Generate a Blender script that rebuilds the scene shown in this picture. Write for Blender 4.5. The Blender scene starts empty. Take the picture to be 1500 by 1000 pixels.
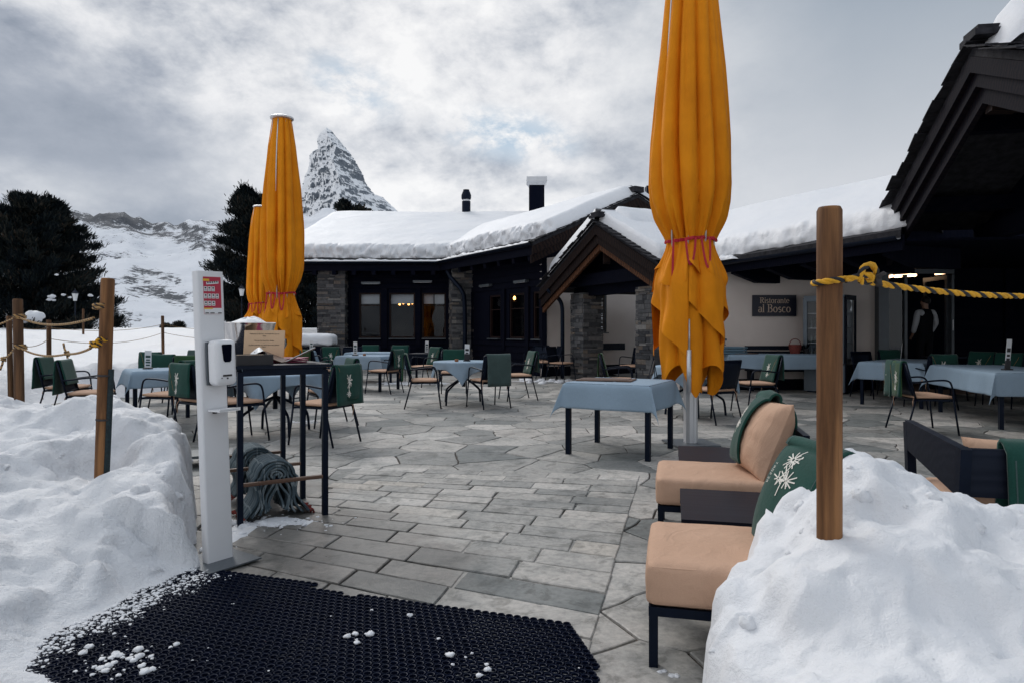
import bpy, math, random
from mathutils import Vector, Matrix, noise
random.seed(11)
R = math.radians
SC = bpy.context.scene
COL = SC.collection
H = 1.28                       # eye height of the camera

def V(*a): return Vector(a)
def nz(x, y, z=0.0): return noise.noise(Vector((x, y, z)))
def fbm(x, y, z=0.0, o=4): return noise.fractal(Vector((x, y, z)), 1.0, 2.0, o)
def at(px, py, Y): return Vector(((px-750)/1000*Y, Y, H-(py-485)/1000*Y))
def gx(px, Y): return (px-750)/1000*Y
def sm(a, b, x):
    t = max(0.0, min(1.0, (x-a)/(b-a))); return t*t*(3-2*t)
def lerp(a, b, t): return a+(b-a)*t
def interp(pts, x):
    if x <= pts[0][0]: return pts[0][1]
    for (a, b), (c, d) in zip(pts, pts[1:]):
        if x <= c: return b+(d-b)*(x-a)/(c-a)
    return pts[-1][1]

# ------------------------------------------------------------------ mesh builder
class MB:
    def __init__(s): s.v = []; s.f = []; s.c = []
    def add(s, vs, fs, col=None):
        o = len(s.v); s.v += [tuple(p) for p in vs]
        for f in fs: s.f.append(tuple(i+o for i in f)); s.c.append(col)
        return s
    def box(s, c, size, rot=None, col=None, taper=1.0):
        x, y, z = size[0]/2, size[1]/2, size[2]/2
        vs = [V(a*x*(taper if d > 0 else 1), b*y*(taper if d > 0 else 1), d*z) for d in (-1, 1) for a, b in ((-1, -1), (1, -1), (1, 1), (-1, 1))]
        if rot is not None:
            m = rot if isinstance(rot, Matrix) else Matrix.Rotation(rot, 3, 'Z')
            vs = [m @ p for p in vs]
        c = V(*c)
        s.add([p+c for p in vs], [(3, 2, 1, 0), (4, 5, 6, 7), (0, 1, 5, 4), (1, 2, 6, 5), (2, 3, 7, 6), (3, 0, 4, 7)], col); return s
    def bar(s, p0, p1, w, h, up=(0, 0, 1), col=None):
        p0, p1 = V(*p0), V(*p1); d = (p1-p0); L = d.length; d.normalize()
        u = V(*up); sd = d.cross(u)
        if sd.length < 1e-4: sd = d.cross(V(0, 1, 0))
        sd.normalize(); u = sd.cross(d).normalized()
        m = Matrix((sd, d, u)).transposed()
        return s.box((p0+p1)/2, (w, L, h), m, col)
    def tube(s, pts, r, n=8, closed=False, col=None, cap=True):
        pts = [V(*p) for p in pts]; k = len(pts)
        rr = r if isinstance(r, (list, tuple)) else [r]*k
        t0 = (pts[1]-pts[0]).normalized()
        a = t0.orthogonal().normalized(); vs = []; 
        for i, p in enumerate(pts):
            if closed: t = pts[(i+1) % k]-pts[i-1]
            else: t = pts[min(i+1, k-1)]-pts[max(i-1, 0)]
            if t.length < 1e-9: t = t0
            t = t.normalized(); a = (a-t*a.dot(t))
            if a.length < 1e-6: a = t.orthogonal()
            a.normalize(); b = t.cross(a)
            for j in range(n):
                th = 2*math.pi*j/n
                vs.append(p+(a*math.cos(th)+b*math.sin(th))*rr[i])
        fs = []
        for i in range(k if closed else k-1):
            for j in range(n):
                i2 = (i+1) % k
                fs.append((i*n+j, i*n+(j+1) % n, i2*n+(j+1) % n, i2*n+j))
        if cap and not closed:
            fs.append(tuple(range(n-1, -1, -1))); fs.append(tuple((k-1)*n+j for j in range(n)))
        return s.add(vs, fs, col)
    def lathe(s, prof, n=24, c=(0, 0, 0), col=None, cap=True):
        vs = []; k = len(prof)
        for r, z in prof:
            for j in range(n):
                th = 2*math.pi*j/n; vs.append((c[0]+r*math.cos(th), c[1]+r*math.sin(th), c[2]+z))
        fs = [(i*n+j, i*n+(j+1) % n, (i+1)*n+(j+1) % n, (i+1)*n+j) for i in range(k-1) for j in range(n)]
        if cap: fs.append(tuple(range(n-1, -1, -1))); fs.append(tuple((k-1)*n+j for j in range(n)))
        return s.add(vs, fs, col)
    def prism(s, poly, z0, z1, col=None):
        n = len(poly); vs = [(x, y, z0) for x, y in poly]+[(x, y, z1) for x, y in poly]
        fs = [tuple(range(n-1, -1, -1)), tuple(range(n, 2*n))]+[(i, (i+1) % n, n+(i+1) % n, n+i) for i in range(n)]
        return s.add(vs, fs, col)
    def slab(s, quad, t, dn=(0, 0, -1), col=None):     # polygon of 3-D points given a thickness along dn
        n = len(quad); d = V(*dn)*t; q = [V(*p) for p in quad]
        vs = q+[p+d for p in q]
        fs = [tuple(range(n)), tuple(range(2*n-1, n-1, -1))]+[(i, n+i, n+(i+1) % n, (i+1) % n) for i in range(n)]
        return s.add(vs, fs, col)
    def grid(s, fn, nu, nv, col=None, cu=False):
        vs = [fn(i/nu, j/nv) for j in range(nv+1) for i in range(nu+1)]
        w = nu+1
        return s.add(vs, [(j*w+i, j*w+i+1, (j+1)*w+i+1, (j+1)*w+i) for j in range(nv) for i in range(nu)], col)
    def sheet(s, fn, nu, nv, t, col=None):             # a cloth with real thickness
        P = [[V(*fn(i/nu, j/nv)) for i in range(nu+1)] for j in range(nv+1)]
        top = []; bot = []
        for j in range(nv+1):
            for i in range(nu+1):
                a = P[j][min(i+1, nu)]-P[j][max(i-1, 0)]; b = P[min(j+1, nv)][i]-P[max(j-1, 0)][i]
                n = a.cross(b); n = n.normalized() if n.length > 1e-9 else V(0, 0, 1)
                top.append(P[j][i]+n*t/2); bot.append(P[j][i]-n*t/2)
        w = nu+1; N = len(top); fs = []
        for j in range(nv):
            for i in range(nu):
                q = (j*w+i, j*w+i+1, (j+1)*w+i+1, (j+1)*w+i)
                fs.append(q); fs.append(tuple(N+k for k in reversed(q)))
        e = [i for i in range(nu+1)]+[j*w+nu for j in range(1, nv+1)]+[nv*w+i for i in range(nu-1, -1, -1)]+[j*w for j in range(nv-1, 0, -1)]
        for a, b in zip(e, e[1:]+e[:1]): fs.append((b, a, N+a, N+b))
        return s.add(top+bot, fs, col)
    def softbox(s, size, r, n=8, c=(0, 0, 0), bulge=0.0, wr=0.0, seed=0, m=None):
        hx, hy, hz = [q/2 for q in size]; vs = []; fs = []; idx = {}
        def put(p):
            k = (round(p[0]*1000), round(p[1]*1000), round(p[2]*1000))
            if k in idx: return idx[k]
            q = V(p[0]*hx, p[1]*hy, p[2]*hz)
            cl = V(*[max(-(h-r), min(h-r, a)) for a, h in zip(q, (hx, hy, hz))])
            d = q-cl
            q = cl+(d.normalized()*r if d.length > 1e-6 else d)
            bx, by, bz = 1-p[0]**2, 1-p[1]**2, 1-p[2]**2
            q += V(p[0]*bulge*by*bz*.5, p[1]*bulge*bx*bz*.5, p[2]*bulge*bx*by)
            if wr: q += V(0, 0, 1)*wr*fbm(q.x*5+seed, q.y*9, q.z*5)+V(1, 1, 0)*wr*.5*fbm(q.x*7, q.y*7+seed, q.z*12)
            if m: q = m @ q
            idx[k] = len(vs); vs.append(q+V(*c)); return idx[k]
        g = [math.sin((i/n-.5)*math.pi) if False else (i/n*2-1) for i in range(n+1)]
        for ax in range(3):
            for sg in (-1, 1):
                def pt(i, j):
                    p = [0, 0, 0]; p[ax] = sg; p[(ax+1) % 3] = g[i]; p[(ax+2) % 3] = g[j]; return put(p)
                for i in range(n):
                    for j in range(n):
                        q = (pt(i, j), pt(i+1, j), pt(i+1, j+1), pt(i, j+1))
                        fs.append(q if sg > 0 else q[::-1])
        return s.add(vs, fs)
    def mesh(s, name, m, smooth=False):
        me = bpy.data.meshes.new(name); me.from_pydata(s.v, [], s.f)
        if any(c is not None for c in s.c):
            at_ = me.attributes.new('Tone', 'FLOAT', 'FACE')
            at_.data.foreach_set('value', [0.5 if c is None else c for c in s.c])
        me.materials.append(m)
        me.update()
        if smooth:
            me.polygons.foreach_set('use_smooth', [True]*len(me.polygons))
            if smooth != True:
                me.set_sharp_from_angle(angle=R(smooth))
        return me
    def build(s, name, m, parent=None, smooth=False, loc=None, rz=None):
        o = bpy.data.objects.new(name, s.mesh(name, m, smooth)); COL.objects.link(o)
        if parent: o.parent = parent
        if loc is not None: o.location = loc
        if rz is not None: o.rotation_euler = (0, 0, rz)
        return o

def tag(o, label=None, cat=None, group=None, kind=None):
    if label: o['label'] = label
    if cat: o['category'] = cat
    if group: o['group'] = group
    if kind: o['kind'] = kind
    return o
def thing(name, loc, rz=0, label=None, cat=None, group=None):
    o = bpy.data.objects.new(name, None); COL.objects.link(o); o.empty_display_size = .1
    o.location = loc; o.rotation_euler = (0, 0, rz)
    return tag(o, label, cat, group)
KIDS = {}
def copy_tree(o, parent=None):
    c = o.copy(); COL.objects.link(c)
    if parent: c.parent = parent
    for ch in [x for x in bpy.data.objects if x.parent == o]: copy_tree(ch, c)
    return c

# ------------------------------------------------------------------ materials
class NT:
    def __init__(s, name):
        s.m = bpy.data.materials.new(name); s.m.use_nodes = True; s.t = s.m.node_tree; s.t.nodes.clear()
    def n(s, typ, **kw):
        nd = s.t.nodes.new('ShaderNode'+typ)
        for k, v in kw.items():
            if k.startswith('i_'):
                key = k[2:]; key = int(key) if key.isdigit() else key.replace('_', ' ')
                if hasattr(v, 'is_linked') or hasattr(v, 'links'): s.t.links.new(v, nd.inputs[key])
                else: nd.inputs[key].default_value = v
            else: setattr(nd, k, v)
        return nd
    def l(s, a, b): s.t.links.new(a, b)
    def ramp(s, fac, stops, interp='LINEAR'):
        nd = s.n('ValToRGB'); nd.color_ramp.interpolation = interp; e = nd.color_ramp.elements
        while len(e) < len(stops): e.new(.5)
        for el, (p, c) in zip(e, stops): el.position = p; el.color = (*c, 1) if len(c) == 3 else c
        s.l(fac, nd.inputs[0]); return nd.outputs[0]
    def mix(s, fac, a, b, mode='MIX'):
        nd = s.n('Mix', data_type='RGBA', blend_type=mode)
        for v, k in ((fac, 0), (a, 6), (b, 7)):
            if hasattr(v, 'is_linked'): s.l(v, nd.inputs[k])
            elif k == 0: nd.inputs[0].default_value = v
            else: nd.inputs[k].default_value = (*v, 1)
        return nd.outputs[2]
    def math(s, op, a, b=0.0, clamp=False):
        nd = s.n('Math', operation=op, use_clamp=clamp)
        for i, v in enumerate((a, b)):
            if hasattr(v, 'is_linked'): s.l(v, nd.inputs[i])
            else: nd.inputs[i].default_value = v
        return nd.outputs[0]
    def coord(s, scale=(1, 1, 1), kind='Object', rot=(0, 0, 0)):
        tc = s.n('TexCoord'); mp = s.n('Mapping'); s.l(tc.outputs[kind], mp.inputs[0])
        mp.inputs['Scale'].default_value = scale; mp.inputs['Rotation'].default_value = rot; return mp.outputs[0]
    def noise(s, vec, scale, det=4, rough=.55, dist=0.0):
        nd = s.n('TexNoise'); s.l(vec, nd.inputs['Vector'])
        nd.inputs['Scale'].default_value = scale; nd.inputs['Detail'].default_value = det
        nd.inputs['Roughness'].default_value = rough; nd.inputs['Distortion'].default_value = dist
        return nd.outputs['Fac']
    def out(s, col, rough=.6, metal=0.0, bump=None, bs=.3, bd=.02, spec=.5, **kw):
        p = s.n('BsdfPrincipled'); o = s.n('OutputMaterial'); s.l(p.outputs[0], o.inputs[0])
        for v, k in ((col, 'Base Color'), (rough, 'Roughness'), (metal, 'Metallic'), (spec, 'Specular IOR Level')):
            if hasattr(v, 'is_linked'): s.l(v, p.inputs[k])
            elif k == 'Base Color': p.inputs[k].default_value = (*v, 1)
            else: p.inputs[k].default_value = v
        for k, v in kw.items():
            v = (*v, 1) if isinstance(v, tuple) and len(v) == 3 else v
            p.inputs[k.replace('_', ' ')].default_value = v
        if bump is not None:
            b = s.n('Bump'); b.inputs['Strength'].default_value = bs; b.inputs['Distance'].default_value = bd
            s.l(bump, b.inputs['Height']); s.l(b.outputs[0], p.inputs['Normal'])
        return s.m

def plain(name, col, rough=.5, metal=0.0, var=.15, vs=6.0, bump=.15, bsc=60.0, bd=.002, spec=.5, stretch=(1, 1, 1)):
    t = NT(name); c = t.coord(stretch)
    n = t.noise(c, vs, 5); n2 = t.noise(c, bsc, 4)
    lo = tuple(x*(1-var) for x in col); hi = tuple(min(1, x*(1+var)) for x in col)
    cc = t.ramp(n, [(.3, lo), (.7, hi)])
    r = t.math('ADD', t.math('MULTIPLY', n2, .2), rough-.1, True)
    return t.out(cc, r, metal, n2, bump, bd, spec)
def fabric(name, col, weave=500.0, var=.12, rough=.85, vs=4.0, fine=.25, sheen=.0):
    t = NT(name); c = t.coord()
    n = t.noise(c, vs, 4); n2 = t.noise(c, weave, 2)
    lo = tuple(x*(1-var) for x in col); hi = tuple(min(1, x*(1+var)) for x in col)
    cc = t.mix(fine, t.ramp(n, [(.3, lo), (.7, hi)]), t.ramp(n2, [(.35, tuple(x*.6 for x in col)), (.65, tuple(min(1, x*1.35) for x in col))]))
    w = t.noise(c, 16, 4, .6, .6)
    return t.out(cc, rough, 0, t.math('ADD', t.math('MULTIPLY', n2, .12), w), .35, .010, .2, **({'Sheen_Weight': sheen} if sheen else {}))
def wood(name, dark, light, ring=9.0, axis='Z', rough=.65, bump=.25, spec=.3):
    t = NT(name)
    sc = {'Z': (1, 1, .07), 'X': (.07, 1, 1), 'Y': (1, .07, 1)}[axis]
    c = t.coord(sc); w = t.n('TexWave', wave_type='RINGS', rings_direction={'Z': 'Z', 'X': 'X', 'Y': 'Y'}[axis])
    t.l(c, w.inputs[0]); w.inputs['Scale'].default_value = ring; w.inputs['Distortion'].default_value = 7; w.inputs['Detail'].default_value = 3; w.inputs['Detail Scale'].default_value = 1.6
    g = t.noise(c, 70, 5, .7); b = t.noise(t.coord(), 3, 3)
    f = t.math('ADD', t.math('MULTIPLY', w.outputs['Fac'], .45), t.math('MULTIPLY', g, .6), True)
    cc = t.ramp(f, [(.2, dark), (.75, light)])
    if ring == 9:                                     # knots and drying cracks of the round posts
        vo = t.n('TexVoronoi'); t.l(t.coord((5, 5, 1.7)), vo.inputs['Vector']); vo.inputs['Scale'].default_value = 1.0
        cc = t.mix(t.ramp(vo.outputs['Distance'], [(.05, (.85, .85, .85)), (.17, (0, 0, 0))]), cc, tuple(x*.5 for x in dark))
        ck = t.noise(t.coord((26, 26, .55)), 1.0, 3, .5, .4); cc = t.mix(t.ramp(ck, [(.64, (0, 0, 0)), (.68, (.8, .8, .8))]), cc, tuple(x*.35 for x in dark))
    cc = t.mix(t.math('MULTIPLY', b, .5), cc, tuple(x*.55 for x in dark), 'MIX')
    return t.out(cc, rough, 0, f, bump, .003, spec)

def snow_mat(name, dirt=0.0, scale=1.0, bmp=.5, alb=.72):
    t = NT(name); c = t.coord()
    a = t.noise(c, 5*scale, 7, .62); b = t.noise(c, 42*scale, 5, .7)
    h = t.math('ADD', t.math('MULTIPLY', a, 1.0), t.math('MULTIPLY', b, .22))
    col = t.ramp(t.noise(c, 1.2*scale, 5, .6), [(.3, tuple(alb*x for x in (.93, .955, 1.0))), (.65, tuple(alb*x for x in (1.0, 1.01, 1.035)))])
    if dirt:
        d = t.noise(c, 2.3*scale, 8, .72, .6)
        col = t.mix(t.ramp(d, [(.60, (0, 0, 0)), (.78, (dirt, dirt, dirt))]), col, (.42, .40, .40))
    gr = t.noise(c, 160*scale, 3, .7); col = t.mix(t.ramp(gr, [(.70, (0, 0, 0)), (.80, (dirt*.9, dirt*.9, dirt*.9))]), col, (.30, .28, .27))
    return t.out(col, .55, 0, t.math('ADD', h, t.math('MULTIPLY', gr, .05)), bmp, .05/scale, .25)

M = {}
def mats():
    navy = (.0020, .0042, .0120)
    M['black'] = plain('black_metal', navy, .45, 0, .3, 9, .1, 200, .001, .22)
    M['blackwood'] = wood('black_stained_wood', (.0035, .005, .012), (.011, .0135, .023), 6, 'X', .5, .12, .22)
    M['green'] = fabric('green_fleece', (.0095, .056, .043), 260, .22, .9, 5, .3, .15)
    M['olive'] = fabric('olive_fleece', (.026, .07, .028), 260, .2, .9, 5, .3, .15)
    M['greygreen'] = fabric('grey_green_fleece', (.055, .09, .088), 260, .2, .9, 5, .3, .15)
    M['cloth'] = fabric('blue_linen', (.275, .37, .465), 330, .06, .8, 3, .22)
    M['tan'] = tan_mat()
    M['orange'] = umbrella_mat()
    M['emblem'] = plain('white_thread', (.72, .70, .64), .8, 0, .1, 60, .3, 300)
    M['gold'] = plain('gold_thread', (.30, .17, .06), .8, 0, .1, 60)
    M['white'] = plain('white_lacquer', (.72, .725, .74), .38, 0, .03, 3, .03, 200, .001, .45)
    M['plastic'] = plain('white_plastic', (.78, .785, .80), .3, 0, .02, 4, .03, 200, .001, .5)
    M['alu'] = plain('brushed_aluminium', (.62, .63, .65), .38, .6, .08, 3, .06, 120, .001, .5, (1, 1, .1))
    M['steel'] = plain('polished_steel', (.75, .72, .70), .14, 1.0, .15, 4, .05, 30, .004)
    M['post'] = wood('pressure_treated_pine', (.10, .042, .016), (.37, .175, .068), 9, 'Z', .7, .5)
    M['post_dark'] = wood('weathered_pine', (.055, .027, .013), (.20, .098, .043), 9, 'Z', .7, .5)
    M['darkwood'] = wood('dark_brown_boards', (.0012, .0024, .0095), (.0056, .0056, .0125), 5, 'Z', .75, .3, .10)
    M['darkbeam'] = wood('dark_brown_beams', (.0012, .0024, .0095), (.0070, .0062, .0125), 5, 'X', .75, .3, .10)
    M['barge'] = wood('brown_barge_boards', (.0040, .0032, .0055), (.030, .0165, .0125), 5, 'X', .75, .3, .12)
    M['darkbarge'] = wood('dark_barge_boards', (.0025, .0028, .0075), (.016, .0105, .0115), 5, 'X', .75, .3, .10)
    M['redbarge'] = wood('red_brown_barge_board', (.022, .010, .007), (.17, .070, .032), 5, 'X', .7, .3, .15)
    M['frame'] = wood('red_brown_window_frame', (.008, .0045, .005), (.030, .013, .010), 6, 'Z', .55, .15, .15)
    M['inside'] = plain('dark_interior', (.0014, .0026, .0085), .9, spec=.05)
    M['plaster'] = plaster_mat()
    M['slate'] = plain('roof_slate', (.026, .026, .031), .8, 0, .5, 9, .6, 25, .01, .15)
    M['snow'] = snow_mat('trodden_snow', .5, 1.0, .9, .80)
    M['snow_right'] = snow_mat('piled_snow', .15, 1.3, .6, .80)
    M['roofsnow'] = snow_mat('roof_snow', 0, .45, .35, .80)
    M['field'] = snow_mat('field_snow', .12, .35, .6, .74)
    M['crumb'] = snow_mat('snow_crumbs', .15, 3, .5, .78)
    M['stonewall'] = ledge_mat()
    M['rubber'] = plain('black_rubber', (.0013, .0036, .0150), .5, 0, .35, 30, .3, 160, .002, .13)
    M['red'] = plain('red_webbing', (.45, .012, .03), .7)
    M['navysign'] = plain('navy_sign_paint', (.006, .008, .022), .4)
    M['signgold'] = plain('pale_gold_letters', (.62, .47, .36), .5, 0, .05)
    M['bark'] = plain('pine_bark', (.035, .024, .018), .9, 0, .4, 8, .6, 20, .02)
    M['needles'] = needle_mat()
    M['glass'] = glass_mat('window_glass', .0)
    M['clear'] = glass_mat('drinking_glass', .06)
    M['card'] = plain('white_card', (.72, .73, .74), .5, 0, .03)
    M['cream'] = plain('cream_board', (.62, .43, .27), .6, 0, .08, 6)
    M['ink'] = plain('black_ink', (.03, .025, .025), .7)
    M['brownbox'] = plain('dark_box', (.022, .02, .022), .6)
    M['magenta'] = plain('magenta_folder', (.22, .012, .06), .6)
    M['teal'] = plaid_mat()
    M['fringe'] = plain('red_orange_fringe', (.22, .03, .022), .9, 0, .8, 25)
    M['tray'] = wood('walnut_board', (.06, .03, .02), (.20, .12, .085), 6, 'X', .45)
    M['greymetal'] = plain('grey_metal', (.10, .115, .13), .4, .3, .1)
    M['fridgeframe'] = plain('grey_blue_metal', (.115, .14, .165), .35, .4, .08)
    M['bottle'] = plain('chilled_stock', (.13, .17, .17), .3, 0, .8, 9)
    M['basket'] = plain('red_wicker', (.16, .03, .022), .8, 0, .4, 30, .6, 80, .004)
    M['blueboard'] = fabric('folded_blue_cloths', (.11, .18, .235), 300)
    M['rope_y'] = plain('yellow_rope_strand', (.66, .33, .012), .7, 0, .25, 30, .5, 300, .002)
    M['rope_k'] = plain('black_rope_strand', (.010, .011, .016), .7, 0, .25, 30, .5, 300, .002)
    M['rope_t'] = plain('tan_rope_strand', (.40, .24, .095), .8, 0, .3, 30, .5, 300, .002)
    M['net'] = plain('dark_teal_net', (.008, .020, .024), .8, 0, .5, 60, 1, 160, .004)
    M['skin'] = plain('skin', (.40, .23, .16), .5, 0, .06)
    M['shirt'] = fabric('white_shirt', (.55, .57, .60), 300, .1)
    M['vest'] = fabric('black_cloth', (.006, .007, .011), 300)
    M['hair'] = plain('dark_hair', (.012, .009, .008), .6, 0, .3, 40, .6, 200, .003)
    M['wine'] = plain('terracotta', (.30, .12, .05), .6)
    M['poster_red'] = plain('poster_red', (.42, .012, .045), .4, 0, .04)
    M['yellow'] = plain('poster_yellow', (.75, .42, .02), .4, 0, .04)
    for k in ('black', 'blackwood', 'darkwood', 'darkbeam', 'darkbarge', 'rubber', 'inside'):
        for nd in M[k].node_tree.nodes:
            if nd.type == 'BSDF_PRINCIPLED': nd.inputs['Specular Tint'].default_value = (.62, .76, 1, 1)
    M['asphalt'] = plain('rubber_tray', (.02, .022, .028), .6)

def emit(name, col, s):
    t = NT(name); e = t.n('Emission'); e.inputs[0].default_value = (*col, 1); e.inputs[1].default_value = s
    o = t.n('OutputMaterial'); t.l(e.outputs[0], o.inputs[0]); return t.m
def glass_mat(name, dark, k=.95):
    t = NT(name); tr = t.n('BsdfTransparent'); gl = t.n('BsdfGlossy'); mx = t.n('MixShader'); o = t.n('OutputMaterial')
    tr.inputs[0].default_value = (.80, .83, .86, 1); gl.inputs['Roughness'].default_value = .02
    gl.inputs[0].default_value = (.9, .92, .95, 1)
    c = t.coord(); n = t.noise(c, .7, 0); b = t.n('Bump'); b.inputs['Strength'].default_value = .02; b.inputs['Distance'].default_value = .02
    fr = t.n('Fresnel'); fr.inputs[0].default_value = 1.5
    f = t.math('ADD', t.math('MULTIPLY', fr.outputs[0], k), dark*3, True)
    t.l(f, mx.inputs[0]); t.l(tr.outputs[0], mx.inputs[1]); t.l(gl.outputs[0], mx.inputs[2]); t.l(mx.outputs[0], o.inputs[0]); return t.m
def umbrella_mat():
    t = NT('orange_canvas'); c = t.coord()
    n = t.noise(c, 2.2, 4); n2 = t.noise(c, 420, 2)
    col = t.ramp(n, [(.3, (.65, .208, .004)), (.7, (.80, .275, .006))])
    st = t.noise(t.coord((1, 1, .2)), 6, 5, .7)
    col = t.mix(t.ramp(st, [(.62, (0, 0, 0)), (.8, (.35, .35, .35))]), col, (.42, .13, .006))
    w = t.noise(t.coord((1, 1, .16)), 9, 6, .6, .8)
    return t.out(col, .8, 0, t.math('ADD', w, t.math('MULTIPLY', n2, .04)), .45, .03, .2)
def tan_mat():
    t = NT('tan_canvas'); c = t.coord()
    n = t.noise(c, 3, 4); w = t.noise(t.coord((1, 1, .45)), 7.5, 5, .55, 1.6); n2 = t.noise(c, 400, 2)
    col = t.ramp(n, [(.3, (.51, .325, .225)), (.7, (.58, .375, .265))])
    col = t.mix(.12, col, t.ramp(n2, [(.35, (.3, .18, .11)), (.65, (.75, .48, .33))]))
    return t.out(col, .82, 0, t.math('ADD', t.math('MULTIPLY', w, 1.0), t.math('MULTIPLY', n2, .03)), .55, .022, .2)
def plaster_mat():
    t = NT('beige_roughcast'); c = t.coord()
    n = t.noise(c, 1.1, 5); n2 = t.noise(c, 55, 6, .7)
    col = t.ramp(n, [(.3, (.72, .64, .59)), (.7, (.81, .73, .68))])
    return t.out(col, .9, 0, n2, .5, .01, .2)
def ledge_mat():
    t = NT('grey_ledgestone'); a = t.n('Attribute', attribute_name='Tone'); c = t.coord()
    n = t.noise(c, 14, 6, .7); n2 = t.noise(c, 60, 5, .7)
    col = t.ramp(a.outputs['Fac'], [(.0, (.055, .058, .066)), (.4, (.12, .122, .128)), (.72, (.175, .175, .178)), (.90, (.20, .165, .135)), (1, (.30, .295, .285))])
    col = t.mix(.55, col, t.ramp(n, [(.3, (.25, .25, .26)), (.7, (1, 1, 1))]), 'MULTIPLY')
    return t.out(col, .85, 0, t.math('ADD', n, n2), .6, .015, .25)
def plaid_mat():
    t = NT('teal_plaid_wool'); c = t.coord()
    ck = t.n('TexBrick'); t.l(c, ck.inputs[0]); ck.offset = 0
    for k, v in (('Color1', (.020, .042, .062, 1)), ('Color2', (.15, .19, .215, 1)), ('Mortar', (.25, .29, .31, 1))): ck.inputs[k].default_value = v
    ck.inputs['Scale'].default_value = 6; ck.inputs['Mortar Size'].default_value = .02
    n2 = t.noise(c, 300, 3)
    return t.out(t.mix(.3, ck.outputs[0], t.ramp(n2, [(.3, (.03, .05, .06)), (.7, (.2, .26, .28))])), .9, 0, n2, .4, .003, .2)
def needle_mat():
    t = NT('pine_needles'); a = t.n('Attribute', attribute_name='Tone')
    col = t.ramp(a.outputs['Fac'], [(.0, (.003, .006, .010)), (.5, (.012, .0175, .0185)), (.78, (.036, .037, .031)), (1, (.062, .045, .034))])
    return t.out(col, .8, 0, None, spec=.06)
# ------------------------------------------------------------------ terrain
def bx(Y): return interp([(0, -2.6), (5.2, -3.2), (7, -5.4), (9, -7.1), (11.5, -8.1), (13.0, -7.9), (13.8, -6.3), (24, -7.6), (31, -9.2), (33, 60)], Y)
def field_h(X, Y):
    b = interp([(0, .5), (5, .62), (10, .48), (17, .72), (24, 1.18), (30, 1.33), (45, 1.5), (60, 1.3), (90, -1), (170, -6)], Y)
    d = bx(Y)-X+.35*nz(X*.8, Y*.8, 3)
    m = sm(0, 1.1, d)
    h = -.07+(b+.07)*m
    if m > 0 and Y < 60:
        h += m*(.05*fbm(X*.7, Y*.35, 1)+.03*fbm(X*2.3, Y*1.4, 7))
        h += .16*math.exp(-((d-.9)/.7)**2)*(abs(fbm(X*1.9, Y*1.9, 5)))*m*sm(60, 8, Y)
    return h
def build_field():
    px = list(range(-1500, -300, 80))+list(range(-300, 500, 5))+list(range(500, 3000, 90))
    n = 190; ys = [2.5*(170/2.5)**(j/n) for j in range(n+1)]
    mb = MB(); vs = [(gx(p, y), y, field_h(gx(p, y), y)) for y in ys for p in px]
    # the sheet also runs on behind the camera
    w = len(px); fs = [(j*w+i, j*w+i+1, (j+1)*w+i+1, (j+1)*w+i) for j in range(n) for i in range(w-1)]
    mb.add(vs, fs); mb.add([(-40, -30, -.08), (40, -30, -.08), (40, 2.6, -.08), (-40, 2.6, -.08)], [(0, 1, 2, 3)])
    tag(mb.build('ground', M['field'], smooth=True), kind='structure')

def hill_mat():
    t = NT('alpine_snow_and_rock'); g = t.n('NewGeometry'); c = t.coord()
    sx = t.n('SeparateXYZ'); t.l(g.outputs['Normal'], sx.inputs[0])
    n1 = t.noise(t.coord((1, .45, 1.5)), .0035, 9, .68, .8); n2 = t.noise(c, .035, 8, .74)
    steep = t.math('SUBTRACT', 1.0, sx.outputs[2])
    a = t.math('ADD', t.math('MULTIPLY', n1, 1.15), t.math('MULTIPLY', steep, .62))
    a = t.math('ADD', a, t.math('MULTIPLY', n2, .85))
    a = t.math('SUBTRACT', a, .345); ro = t.n('Attribute', attribute_name='Rock'); a = t.math('ADD', a, ro.outputs['Fac']); n4 = t.noise(t.coord((1, .6, 2.2)), .16, 5, .75); a = t.math('ADD', a, t.math('MULTIPLY', t.math('SUBTRACT', n4, .5), .80)); f = t.ramp(a, [(.815, (0, 0, 0)), (.875, (1, 1, 1))])
    rock = t.ramp(n4, [(.3, (.018, .026, .04)), (.7, (.085, .098, .118))])
    col = t.mix(f, (.66, .69, .74), rock)
    return t.out(col, .8, 0, n2, .5, 8.0, .1)
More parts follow.
